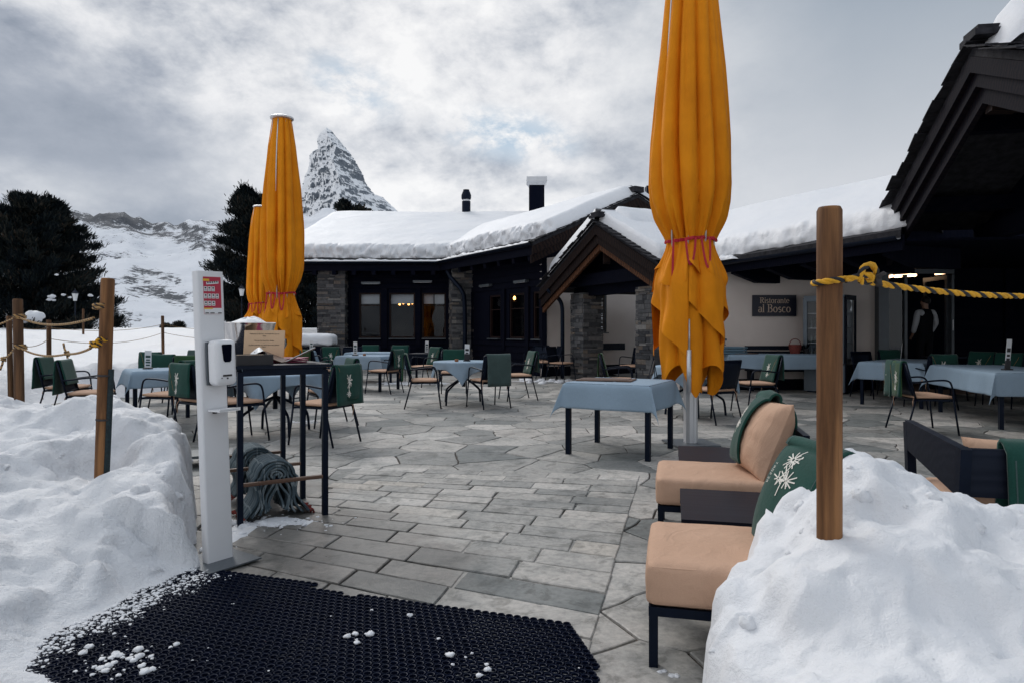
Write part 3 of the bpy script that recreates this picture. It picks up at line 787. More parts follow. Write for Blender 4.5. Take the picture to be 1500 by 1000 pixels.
def build_chairs():
    proto = make_chair(); first = [True]
    B = {'back': make_blanket(M['green'], -.20, .22, .20, .36, 1, .02, (.42, .80, 1)),
         'front': make_blanket(M['green'], -.21, .21, .40, .36, 2, -.03, (.55, .20, -1)),
         'full': make_blanket(M['green'], -.235, .235, .30, .42, 3, .0, None),
         'grey': make_blanket(M['greygreen'], -.20, .235, .25, .50, 4, .0, None),
         'narrow': make_blanket(M['olive'], -.02, .23, .30, .42, 5, .03, (.5, .80, 1)),
         'olive': make_blanket(M['olive'], -.22, .20, .26, .36, 6, .0, None),
         'slim': make_blanket(M['green'], -.235, -.05, .34, .44, 7, .02, (.5, .78, 1)),
         'wide': make_blanket(M['green'], -.22, .22, .22, .34, 8, .0, (.5, .76, 1)),
         'edge': make_blanket(M['olive'], -.10, .10, .44, .40, 9, .06, None)}
    used = set()
    for px, Y, fx, fy, sc, desc, kinds in CHAIRS:
        if first[0]: c = proto; first[0] = False
        else: c = copy_tree(proto)
        rz = math.atan2(-fx, fy); loc = (gx(px, Y), Y, 0.002)
        c.location = loc; c.rotation_euler = (0, 0, rz); c.scale = (sc, 1, 1)
        tag(c, 'black armchair '+desc, 'chair', 'black armchairs around the terrace tables')
        for kd in kinds:
            b = B[kd] if kd not in used else copy_tree(B[kd]); used.add(kd)
            b.location = loc; b.rotation_euler = (0, 0, rz)
            nm = {'grey': 'grey green', 'narrow': 'narrow olive', 'olive': 'olive', 'slim': 'narrow green', 'edge': 'folded olive'}.get(kd, 'long green' if kd == 'full' and len(kinds) > 1 else 'green')
            tag(b, nm+' blanket on chair '+desc, 'blanket', 'fleece blankets over the chair backs')
# px, distance, facing (x, y), width factor, what singles it out, blankets
CHAIRS = [
 (134, 9.15, .96, .28, 1, 'behind the snow bank, nearest the roped post', ['full']),
 (100, 10.1, .96, .2, 1, 'farther behind the snow bank, beside the snowfield', ['full']),
 (249, 8.95, -.97, .2, 1, 'tucked against the square table by the snow bank', ['wide']),
 (303, 8.3, .55, .83, 1, 'just behind the white dispenser column', ['back']),
 (240, 12.6, .25, .97, 1, 'at the snowfield edge with a slanted empty side', ['wide']),
 (257, 11.4, .2, .98, 1, 'second in the cluster by the snowfield', ['full']),
 (276, 13.2, -.2, -.98, 1, 'farthest in the cluster by the snowfield', ['grey']),
 (283, 10.9, -.3, .95, 1, 'nearest in the cluster by the snowfield', ['olive']),
 (348, 8.05, .75, .66, 1, 'seen through the bar table legs, no blanket', []),
 (474, 7.85, -.92, .39, 1, 'nearest beside the black bar table', ['back', 'full']),
 (482, 9.35, -.85, -.5, 1, 'half hidden behind the one beside the bar table', ['front']),
 (562, 14.2, -.93, .36, 1, 'facing the table with two menu holders', ['back']),
 (622, 11.5, .97, .12, 1, 'mid terrace, facing the round table from the dispenser side', ['narrow', 'full']),
 (622, 15.9, -.75, -.66, 1, 'standing alone under the third window', ['front']),
 (541, 18.0, .1, -.99, 1, 'under the middle window behind the menu holders', ['wide']),
 (582, 17.6, -.1, -.99, 1, 'by the wall below the window with the lamps', ['wide']),
 (492, 16.0, .6, -.8, 1, 'in front of the first stone pillar', ['front']),
 (514, 17.2, .1, -.99, 1, 'with a bare dark back under the first window', []),
 (464, 14.2, .5, .85, 1, 'behind the two chairs next to the bar table', ['olive']),
 (450, 16.8, .8, -.6, 1, 'in front of the snow topped chest, no blanket', []),
 (715, 11.55, -.5, .866, 1, 'at the mid terrace round table, back to the open paving', ['grey']),
 (757, 12.8, -.95, -.3, 1, 'between the round table and the downpipe', ['front']),
 (664, 13.7, .05, -1, 1, 'behind the mid terrace round table, before the second pillar', ['wide']),
 (785, 19.0, -.5, -.86, 1, 'bare, against the dark wall below the angled windows', []),
 (803, 18.2, -.95, -.2, 1, 'bare, at the corner of the beige wall', []),
 (822, 17.6, .8, -.6, 1, 'bare, close against the porch pillar', []),
 (928, 16.2, -.75, -.66, 1, 'with an empty mesh back between the two porch pillars', []),
 (908, 11.6, .97, -.2, 1, 'behind the square table, seen edge on', ['edge']),
 (1042, 9.7, -.5, .86, 1, 'behind the tied parasol, its back to the loungers', []),
 (1106, 10.8, -.985, -.15, 1, 'facing the tied parasol under the restaurant sign', ['front']),
 (1280, 13.2, .3, -.95, 1, 'bare, beside the display fridge', []),
 (1318, 13.5, .1, -1, 1, 'behind the small table by the glazed entrance', ['wide']),
 (1362, 11.4, -.05, .99, 1, 'standing directly in front of the waiter', ['back']),
 (1352, 8.75, .97, -.12, 1.2, 'extra wide, beside the long table', ['slim', 'narrow', 'full']),
 (1426, 12.3, -.85, -.5, 1, 'behind the long table, nearer the entrance', ['front']),
 (1466, 11.6, -.85, -.5, 1, 'behind the long table and its menu holder', ['front']),
]

# ------------------------------------------------------------------ tables and cloths
def square_table(loc, rz, hx, hy, z, label, cat='table', legs=True, inset=.035):
    t = thing('dining_table', loc, rz, label, cat, 'tables on the terrace')
    MB().box((0, 0, z-.015), (2*hx, 2*hy, .03)).build('tabletop', M['blackwood'], t)
    for sx in (-1, 1):
        for sy in (-1, 1): MB().box((sx*(hx-inset), sy*(hy-inset), (z-.03)/2), (.05, .05, z-.03)).build('leg', M['black'], t)
    m = MB()
    for s in (-1, 1):
        m.box((0, s*(hy-.04), z-.06), (2*hx-.12, .025, .055)); m.box((s*(hx-.04), 0, z-.06), (.025, 2*hy-.12, .055))
    m.build('apron', M['black'], t); return t
def square_cloth(loc, rz, hx, hy, z, d, label, seed=1, dy=None):
    cx, cy = hx+d, hy+(d if dy is None else dy)
    def fn(u, v):
        # denser sampling near the table edge
        x, y = (u*2-1)*cx, (v*2-1)*cy
        a, b = abs(x)-hx, abs(y)-hy; sx, sy = (1 if x > 0 else -1), (1 if y > 0 else -1)
        w = .004*fbm(x*2.2+seed, y*2.2, seed)
        if a <= 0 and b <= 0:
            e = min(-a, -b); cr = .004*(math.exp(-(x/.014)**2)+math.exp(-(y/.014)**2)+math.exp(-((abs(x)-hx*.66)/.012)**2)); return (x, y, z+.005+cr-.004*math.exp(-e*120))
        if a > 0 and b > 0:
            r = math.hypot(a, b); ph = math.atan2(b, a); o = r*.36*math.sin(2*ph)**1.2/1.414+.006
            k = .05*r
            return (sx*(hx+.006+o+k*math.cos(ph)), sy*(hy+.006+o+k*math.sin(ph)), z-r*.985)
        if a > 0:
            f = .05*a+a*.11*math.sin(y*9+seed)*(.4+.6*nz(y*3, seed))+.012*a*nz(y*20, seed)
            return (sx*(hx+.007+f+.012*sm(0, .05, a)), y, z-a+w*.5)
        f = .05*b+b*.11*math.sin(x*9+seed*2)*(.4+.6*nz(x*3, seed+3))+.012*b*nz(x*20, seed)
        return (x, sy*(hy+.007+f+.012*sm(0, .05, b)), z-b+w*.5)
    m = MB(); n = int(min(110, max(44, cx*90))); n2 = int(min(110, max(44, cy*90)))
    m.sheet(fn, n, n2, .003)
    o = m.build('tablecloth', M['cloth'], smooth=True, loc=loc, rz=rz)
    return tag(o, label, 'tablecloth', 'blue tablecloths')
def round_table(loc, r, z, label, rz=0):
    t = thing('round_table', loc, rz, label, 'table', 'tables on the terrace')
    MB().lathe([(r-.01, z-.03), (r, z-.02), (r, z-.004), (r-.008, z)], 40).build('tabletop', M['blackwood'], t, 40)
    MB().tube([(0, 0, .30), (0, 0, z-.03)], .03, 10).build('column', M['black'], t, True)
    for k in range(4):
        a = math.pi/2*k+.5; c, s = math.cos(a), math.sin(a)
        MB().tube(arc_pts([(0, 0, .46), (c*.16, s*.16, .40), (c*.38, s*.38, .27), (c*.43, s*.43, .22), (c*.45, s*.45, 0)]), .017, 8).build('leg', M['black'], t, True)
    return t
def round_cloth(loc, r, z, half, rz, label, seed=1):
    def fn(u, v):
        x, y = (u*2-1)*half, (v*2-1)*half; p = math.hypot(x, y); th = math.atan2(y, x)
        if p <= r: return (x, y, z+.004-.003*math.exp(-(r-p)*100))
        h = p-r; c = max(abs(math.cos(2*th)), 0)
        wv = math.sin(8*th+seed)+.6*math.sin(13*th+seed*2)
        rad = r+.010+.04*h+h*.13*wv*sm(.03, .22, h)-.05*h*sm(.1, .4, h)*(1-abs(math.sin(2*th)))
        k = th+.05*h*math.sin(5*th+seed)
        return (rad*math.cos(k), rad*math.sin(k), z-h*.97)
    m = MB(); m.sheet(fn, 84, 84, .003)
    o = m.build('tablecloth', M['cloth'], smooth=True, loc=loc, rz=rz); return tag(o, label, 'tablecloth', 'blue tablecloths')
def menu_holder(loc, rz, desc, h=.24, blk=False):
    t = thing('menu_holder', loc, rz, desc, 'menu holder', 'menu holders on the tables')
    MB().box((0, 0, .009), (.12, .08, .018)).build('foot', M['brownbox'], t)
    c = MB().bar((0, .0, .018), (.008, -.03, h), .004, .085, (1, 0, 0)).build('card', M['card'], t)
    m = MB(); 
    for z0, z1, w in ((.12, .20, .05), (.27, .37, .06), (.42, .50, .05), (.58, .72, .062)):
        for s in (-1, 1):
            a, b = lerp(0, h, z0), lerp(0, h, z1); f = lambda q: V(.008*q/h, -.03*q/h+s*.0035, .018+q*.93)
            m.bar(f(a), f(b), .001, w, (1, 0, 0))
    m.build('picture', M['greygreen'] if not blk else M['brownbox'], c)
    if blk: MB().bar((0, -.004, .018), (.003, -.015, .13), .012, .09, (1, 0, 0)).build('sleeve', M['brownbox'], t)
    return t
def caddy(loc, label):
    m = MB(); m.lathe([(.03, 0), (.034, .008), (.034, .04), (.028, .045), (.026, .03), (.0, .025)], 16)
    return tag(m.build('candle_bowl', M['wine'], smooth=40, loc=loc), label, 'candle holder', 'small holders on the tables')

def build_tables():
    # square cloths
    TZ = .745
    square_table((-4.92, 9.62, 0), R(36), .43, .43, TZ, 'square table behind the snow bank, one corner turned out')
    square_cloth((-4.92, 9.62, 0), R(36), .43, .43, TZ, .22, 'pale blue cloth on the square table behind the snow bank', 2)
    menu_holder((-5.12, 9.6, TZ+.006), R(20), 'white menu card holder on the square table by the snow bank', .26)
    m = MB(); m.softbox((.10, .08, .045), .012, 4, (0, 0, .0225)); tag(m.build('ashtray', M['brownbox'], smooth=50, loc=(-4.66, 9.85, TZ+.006), rz=.4), 'small black box on the square table by the snow bank', 'ashtray')
    round_table((-3.0, 8.65, 0), .56, TZ, 'round table behind the black bar table', .2)
    round_cloth((-3.0, 8.65, 0), .56, TZ, .68, R(43), 'pale blue cloth with a hanging corner behind the bar table', 1)
    menu_holder((-3.0, 8.75, TZ+.006), R(-10), 'menu holder on the round table behind the bar table', .16, True)
    square_table((-3.15, 15.0, 0), R(-20), .55, .42, TZ, 'table under the long windows with two menu holders')
    square_cloth((-3.15, 15.0, 0), R(-20), .55, .42, TZ, .28, 'blue cloth on the table under the long windows', 4)
    menu_holder((-3.42, 14.9, TZ+.006), R(-5), 'taller menu holder under the first window', .30)
    caddy((-3.2, 14.8, TZ+.006), 'orange bowl beside the taller menu holder')
    square_table((-3.5, 17.3, 0), R(-8), .6, .42, TZ, 'farther table close to the window wall')
    square_cloth((-3.5, 17.3, 0), R(-8), .6, .42, TZ, .28, 'blue cloth on the farther table close to the window wall', 5)
    menu_holder((-2.15, 17.2, TZ-.01), R(5), 'menu holder in front of the window with the lamps', .30)
    square_table((-2.2, 17.25, 0), R(-8), .34, .34, TZ-.02, 'small bare table in front of the window with the lamps')
    square_table((-5.9, 18.4, 0), R(5), .5, .4, TZ, 'table in front of the snow topped chest')
    square_cloth((-5.9, 18.4, 0), R(5), .5, .4, TZ, .3, 'blue cloth on the table in front of the snow topped chest', 6)
    menu_holder((-5.35, 18.2, TZ+.006), R(5), 'menu holder beside the first stone pillar', .28)
    square_table((-4.2, 11.9, 0), R(30), .45, .45, TZ, 'table hidden between the chairs by the snowfield')
    square_cloth((-4.2, 11.9, 0), R(30), .45, .45, TZ, .26, 'blue cloth between the chairs by the snowfield', 8)
    round_table((-.86, 12.15, 0), .53, TZ, 'round table in the middle of the terrace', .4)
    round_cloth((-.86, 12.15, 0), .53, TZ, .66, R(47), 'pale blue cloth draped to a point in the middle of the terrace', 3)
    menu_holder((-.80, 12.1, TZ+.006), R(0), 'black and white menu holder on the round table mid terrace', .30, True)
    caddy((-.97, 11.95, TZ+.006), 'terracotta bowl on the round table mid terrace')
    # front square table
    c = (1.165, 7.32, 0); rz = R(-27.7)
    square_table(c, rz, .455, .455, TZ, 'square table with thick black legs beside the tied parasol', inset=.03)
    square_cloth(c, rz, .455, .455, TZ, .26, 'pale blue cloth with deep corners beside the tied parasol', 7)
    m = MB(); m.softbox((.60, .40, .014), .006, 6, (0, 0, .007)); m.box((0, 0, .0155), (.5, .30, .002))
    tag(m.build('tray', M['tray'], smooth=50, loc=(1.02, 7.38, TZ+.008), rz=rz+.15), 'brown wooden menu board lying on the front table', 'tray')
    e = thing('table_easel', (1.56, 7.72, TZ+.008), R(20), 'little black easel with a board on the front table', 'easel')
    MB().bar((-.02, -.045, .035), (.05, 0, .19), .125, .008, (1, -.3, 0)).build('board', M['brownbox'], e)
    for p0, p1 in (((-.05, -.05, 0), (.05, .0, .235)), ((.02, -.07, 0), (.05, .0, .235)), ((.13, .06, 0), (.05, 0, .21))): MB().tube([p0, p1], .005, 6).build('leg', M['black'], e)
    round_table((2.82, 10.5, 0), .60, TZ, 'round table behind the tied parasol', .9)
    round_cloth((2.82, 10.5, 0), .60, TZ, .72, R(20), 'pale blue cloth on the round table behind the tied parasol', 6)
    caddy((2.05+.35, 10.35, TZ+.006), 'orange candle bowl behind the little easel')
    # buffet against the wall
    square_table((5.45, 14.35, 0), R(-2), .95, .30, .80, 'buffet table below the restaurant sign')
    square_cloth((5.45, 14.35, 0), R(-2), .95, .30, .80, .30, 'blue cloth over the buffet table below the restaurant sign', 9)
    b = thing('wall_bench', (5.85, 14.80, 0), 0, 'dark bench with a slatted back against the sign wall', 'bench')
    MB().box((0, 0, .44), (1.5, .34, .04)).build('seat', M['blackwood'], b)
    m = MB()
    for k in range(3): m.box((0, .15, .68+k*.12), (1.5, .02, .085))
    m.build('backrest', M['blackwood'], b)
    for s in (-1, 1): MB().box((s*.68, 0, .21), (.05, .3, .42)).build('leg', M['blackwood'], b)
    m = MB(); m.softbox((.5, .34, .016), .006, 4, (0, 0, .008)); tag(m.build('tray', M['tray'], smooth=50, loc=(4.85, 14.3, .808), rz=.1), 'brown board on the buffet cloth', 'tray')
    k = thing('wicker_basket', (5.98, 14.42, .808), 0, 'red wicker basket with a handle on the buffet', 'basket')
    MB().lathe([(.09, 0), (.12, .10), (.13, .19), (.115, .19), (.10, .03), (0, .02)], 18).build('body', M['basket'], k, 40)
    MB().tube([(-.12*math.cos(a), 0, .18+.13*math.sin(a)) for a in [math.pi*i/10 for i in range(11)]], .009, 6).build('handle', M['basket'], k, True)
    p = thing('potted_plant', (6.22, 14.45, .808), 0, 'small dark potted plant next to the red basket', 'plant')
    MB().lathe([(.05, 0), (.065, .10), (.06, .10), (0, .085)], 14).build('pot', M['brownbox'], p, 40)
    m = MB(); rg = random.Random(4)
    for i in range(40):
        a, l = rg.uniform(0, 6.28), rg.uniform(.06, .16); q = V(math.cos(a)*l*.7, math.sin(a)*l*.7, .10+l); s = V(-math.sin(a), math.cos(a), 0)*.012
        m.add([V(0, 0, .09), q*.6+s, q, q*.6-s], [(0, 1, 2, 3)])
    m.build('leaf_tuft', M['needles'], p)
    for n_, (x, y, zz, w, d_, lab) in enumerate(((4.6, 14.35, .808, .62, .42, 'low pile of folded blue cloths on the buffet'), (4.28, 14.42, .808, .40, .40, 'tall pile of folded blue cloths on the buffet'))):
        t = thing('folded_cloth_pile', (x, y, zz), 0, lab, 'cloth pile'); hh = 0; rg = random.Random(n_+3)
        for q in range(3 if n_ == 0 else 6):
            th = rg.uniform(.04, .075); MB().softbox((w*rg.uniform(.9, 1), d_, th), th*.45, 5, (rg.uniform(-.02, .02), 0, hh+th/2), .004).build('folded_cloth', M['blueboard'], t, True); hh += th
    # under the timber gable
    square_table((7.15, 12.3, 0), R(-47), .50, .95, TZ, 'small table by the glazed entrance')
    square_cloth((7.15, 12.3, 0), R(-47), .50, .95, TZ, .30, 'blue cloth on the small table by the glazed entrance', 11)
    menu_holder((6.80, 11.95, TZ+.006), R(60), 'menu holder on the small table by the glazed entrance', .32)
    square_table((7.00, 9.78, 0), R(-12.6), .52, 1.10, TZ, 'long table under the timber gable', inset=.10)
    square_cloth((7.00, 9.78, 0), R(-12.6), .52, 1.10, TZ, .30, 'blue cloth with deep folds on the long table', 12)
    menu_holder((6.78, 9.35, TZ+.006), R(14), 'black based menu holder on the long table', .42, True)

# ------------------------------------------------------------------ lounge group
def lp(v, w):                                       # row coordinates of the lounge furniture
    return V(.52+.23*v+.973*w, 2.60+.973*v-.23*w, 0)
RZL = math.atan2(-.23, .973)                        # its turn about the vertical
def pillow(mb, w, h, t, seed=1, m=None, c=(0, 0, 0)):
    def f(sg):
        def g(u, v):
            x, z = u*2-1, v*2-1
            pr = (max(0, 1-x*x)*max(0, 1-z*z))**.46
            k = 1-.07*(1-abs(x)**2)*(abs(z)**3)-.0; k2 = 1-.07*(1-abs(z)**2)*(abs(x)**3)
            y = sg*t/2*pr*(1+.13*fbm(x*2+seed, z*2, sg*3, 4))
            wr = .010*pr*math.sin(9*math.hypot(x+1.1, z+1.1)+3*nz(x*2, z*2, seed))*sm(1.6, .3, math.hypot(x+1, z+1))
            p = V(x*w/2*k2, y+wr*sg*.7, z*h/2*k)
            if m: p = m @ p
            return p+V(*c)
        return g
    mb.grid(f(1), 22, 22); mb.grid(lambda u, v: f(-1)(1-u, v), 22, 22)
    return mb
def build_lounge():
    def lounger(v, label, plab, blab, i):
        o = lp(v, 0); t = thing('lounge_chair', (o.x, o.y, 0), RZL, label, 'lounge chair', 'armless lounge chairs in a row')
        D, W = .60, .74                                      # along the row (y), front to back (x)
        m = MB(); 
        m.box((W/2, .02, .215), (W, .035, .035)); m.box((W/2, D-.02, .215), (W, .035, .035)); m.box((.018, D/2, .215), (.035, D-.075, .035)); m.box((W-.018, D/2, .215), (.035, D-.075, .035)); m.box((W/2, D/2, .222), (W-.07, D-.08, .012))
        m.build('frame', M['black'], t)
        for x in (.018, W-.018):
            for y in (.02, D-.02): MB().box((x, y, .099), (.034, .034, .197)).build('leg', M['black'], t)
        m = MB(); m.softbox((W-.02, D+.02, .165), .030, 22, (W/2-.02, D/2, .318), .014, .0045, 5+i)
        sc_ = m.build('seat_cushion', M['tan'], t, True); m = MB(); hx, hy = (W-.02)/2-.008, D/2+.002
        for z_ in (.385, .250):
            m.tube([(W/2-.02+hx*x_, D/2+hy*y_, z_) for x_, y_ in ((-1, -.94), (-.95, -1), (0, -1), (.95, -1), (1, -.94), (1, 0), (1, .94), (.95, 1), (0, 1), (-.95, 1), (-1, .94), (-1, 0))], .0045, 6, True)
        m.build('piping', M['tan'], sc_, True)
        m = MB()
        for y in (.03, D-.03): m.bar((W-.02, y, .23), (W+.10, y, .63), .04, .035)
        m.bar((W+.10, .02, .62), (W+.10, D-.02, .62), .035, .12); m.bar((W+.04, .05, .42), (W+.04, D-.05, .42), .02, .30, (.35, 0, 1))
        m.build('backrest', M['black'], t)
        # loose pillow leaning on the back
        mt = Matrix.Rotation(RZL+R(24 if i == 0 else 10), 4, 'Z') @ Matrix.Rotation(R(21), 4, 'Y') @ Matrix.Rotation(R(-90), 4, 'Z')
        mm = MB(); pillow(mm, .55 if i else .46, .50, .25, 3+i); pc = o+V(.973, -.23, 0)*(W-.10)+V(.23, .973, 0)*(D*.52)+V(0, 0, .62 if i else .545)
        po = mm.build('pillow', M['tan'], smooth=True); po.matrix_world = Matrix.Translation(pc) @ mt; tag(po, plab, 'pillow', 'tan pillows on the lounge chairs')
        m2 = MB(); ws, hs = (.53 if i else .44)/2, .48/2
        ed = []
        for a in range(41):
            s = a/40*4; k = int(s) % 4; f = s-int(s)
            x, z = [(lerp(-1, 1, f), -1), (1, lerp(-1, 1, f)), (lerp(1, -1, f), 1), (-1, lerp(1, -1, f))][k]
            ed.append((x*ws*(1-.07*(1-z*z)*abs(x)**3), 0, z*hs*(1-.07*(1-x*x)*abs(z)**3)))
        m2.tube(ed[:-1], .006, 6, True); m2.build('piping', M['tan'], po, True)
        # folded blanket hung over the pillow
        bw0, bw1, fl, bl = (-.25, .03, .44, .38) if i == 1 else (-.24, .14, .46, .40)
        def fn(u, v):
            x = lerp(bw0, bw1, u)+.02*(v-.5)*(1 if i else -1)
            L = fl+.16+bl; s = v*L
            def th(z): 
                zz = max(-1, min(1, z/(.24))); xx = max(-.95, min(.95, x/.265)); return .125*(max(0, 1-xx**2)*max(0, 1-zz**2))**.46
            if s < fl: z = .235-(fl-s); y = -(th(z)+.022)-.010*math.sin(u*5+v*6)*(1-s/fl)-.12*max(0, (-.24-z))
            elif s < fl+.16:
                a = (s-fl)/.16*math.pi; z = .235+.05*math.sin(a); y = -.035*math.cos(a)-.02
            else: z = .235-(s-fl-.16); y = th(z)+.03+.008*math.sin(u*6)+.02
            return (x, y, z+.010*nz(u*2, v*3, i)-.02*abs(u-.5)*(1 if fl < s < fl+.16 else 0))
        bl_o = thing('blanket', pc); bl_o.matrix_world = Matrix.Translation(pc) @ mt; tag(bl_o, blab, 'blanket', 'green blankets over the lounge pillows')
        MB().sheet(fn, 22, 60, .014).build('fleece', M['green'], bl_o, True)
        m = MB(); strokes(m, fn, [((u_, v/30), (u_, (v+1)/30)) for u_ in (.05, .95) for v in range(1, 29)]+[((u_/10, .025), ((u_+1)/10, .025)) for u_ in range(1, 9)], .004, .0088); m.build('hem', M['greygreen'], bl_o)
        rg = random.Random(3+i); m = MB()
        cv, cu = (.335, .46) if i == 0 else (.27, .5)
        L = flower(cu, cv+.055, .16, .055, rg, 13)+flower(cu+.10, cv-.03, .20, .045, rg, 10)+flower(cu-.05, cv-.035, .13, .03, rg, 7)+[((cu-.05, cv-.06), (cu+.1, cv+.08)), ((cu+.15, cv-.05), (cu-.05, cv+.03)), ((cu+.02, cv-.10), (cu+.04, cv))]
        strokes(m, fn, L, .006, .0095); m.build('emblem', M['emblem'], bl_o)
        if i == 0:
            m = MB(); k = 0
            for ch in 'RESORT':
                # simple stroke letters running up the cloth
                G = {'R': [((0, 0), (0, 1)), ((0, 1), (.7, .8)), ((.7, .8), (0, .5)), ((.2, .5), (.7, 0))], 'E': [((0, 0), (0, 1)), ((0, 1), (.6, 1)), ((0, .5), (.5, .5)), ((0, 0), (.6, 0))], 'S': [((.6, .9), (.1, .9)), ((.1, .9), (.1, .55)), ((.1, .55), (.6, .45)), ((.6, .45), (.6, .1)), ((.6, .1), (0, .1))], 'O': [((0, 0), (0, 1)), ((0, 1), (.6, 1)), ((.6, 1), (.6, 0)), ((.6, 0), (0, 0))], 'T': [((.3, 0), (.3, 1)), ((0, 1), (.6, 1))]}[ch]
                for a_, b_ in G: strokes(m, fn, [((.16+(a_[1])*.055, .27+k+a_[0]*.014), (.16+(b_[1])*.055, .27+k+b_[0]*.014))], .0022, .0095)
                k += .016
            m.build('lettering', M['emblem'], bl_o)
    lounger(0.0, 'lounge chair with a tan cushion, nearest beside the snow mound', 'tan pillow half hidden behind the wooden post', 'green blanket with a large white flower beside the wooden post', 0)
    lounger(1.55, 'lounge chair with a tan cushion between the two black low tables', 'tan pillow with piping on the second lounge chair', 'green blanket with a small white flower on the second lounge chair', 1)
    for v, lab in ((.80, 'low black table between the two lounge chairs'), (2.34, 'low black table next to the parasol foot')):
        o = lp(v, .13); t = thing('low_table', (o.x, o.y, 0), RZL, lab, 'side table', 'low black side tables')
        MB().box((.40, .34, .345), (.80, .68, .03)).build('tabletop', M['blackwood'], t)
        m = MB()
        for y in (.02, .66): m.box((.40, y, .305), (.80, .03, .05))
        for x in (.02, .78): m.box((x, .34, .305), (.03, .60, .05))
        m.build('apron', M['black'], t)
        for x in (.03, .77):
            for y in (.03, .65): MB().box((x, y, .14), (.04, .04, .28)).build('leg', M['black'], t)
    # garden armchair seen from behind
    o = V(2.10, 3.22, 0); t = thing('garden_armchair', o, R(-14), 'black timber armchair with tan cushions seen from behind', 'armchair')
    W, D = .95, .78
    arm = lambda x: [(x, 0, .40), (x, 0, .705), (x, D, .765), (x, D, .62)]
    for x in (0, W):
        m = MB(); m.slab([(x, 0, .50), (x, 0, .735), (x, D, .765), (x, D-.03, .60)], .045, (1, 0, 0)); m.build('arm', M['blackwood'], t)
        MB().bar((x+.022, D+.005, .755), (x+.022, D-.09, .0), .045, .055, (0, 1, 0)).build('leg', M['black'], t)
        MB().bar((x+.022, -.02, .735), (x+.022, .07, .0), .047, .06, (0, 1, 0)).build('leg', M['black'], t)
    MB().bar((.047, -.004, .62), (W-.002, -.004, .62), .035, .225).build('backrest', M['blackwood'], t)
    MB().box((W/2, D/2, .22), (W-.06, D-.10, .04)).build('seat_frame', M['black'], t)
    MB().softbox((W-.10, D-.02, .19), .035, 18, (W/2+.02, D/2+.04, .345), .02, .006, 9).build('seat_cushion', M['tan'], t, True)
    mm = MB(); pillow(mm, .50, .40, .19, 8); po = mm.build('pillow', M['tan'], smooth=True)
    po.matrix_world = Matrix.Translation(o) @ Matrix.Rotation(R(-14), 4, 'Z') @ Matrix.Translation((.335, .15, .565)) @ Matrix.Rotation(R(-14), 4, 'X')
    tag(po, 'tan pillow inside the black timber armchair', 'pillow')
    def fb(u, v):
        x = lerp(.19, .54, u)+.03*(v-.5); s = v*1.22
        if s < .36: y, z = .045+.01*math.sin(u*4), .735-(.36-s)
        elif s < .44: a = (s-.36)/.08*math.pi; y, z = .02+.028*math.cos(a)-.004, .745+.028*math.sin(a)
        else: y, z = -.045-.02*(s-.44)-.012*math.sin(u*5+s*3)*(s-.4), .737-(s-.44)*.96
        return (x, y, z)
    b = thing('blanket', o, R(-14), 'green blanket hanging down the back of the black timber armchair', 'blanket')
    MB().sheet(fb, 14, 40, .016).build('fleece', M['green'], b, True)
    m = MB(); strokes(m, fb, [((.09, v/20), (.09, (v+1)/20)) for v in range(8, 19)], .006, .0095); m.build('hem', M['greygreen'], b)
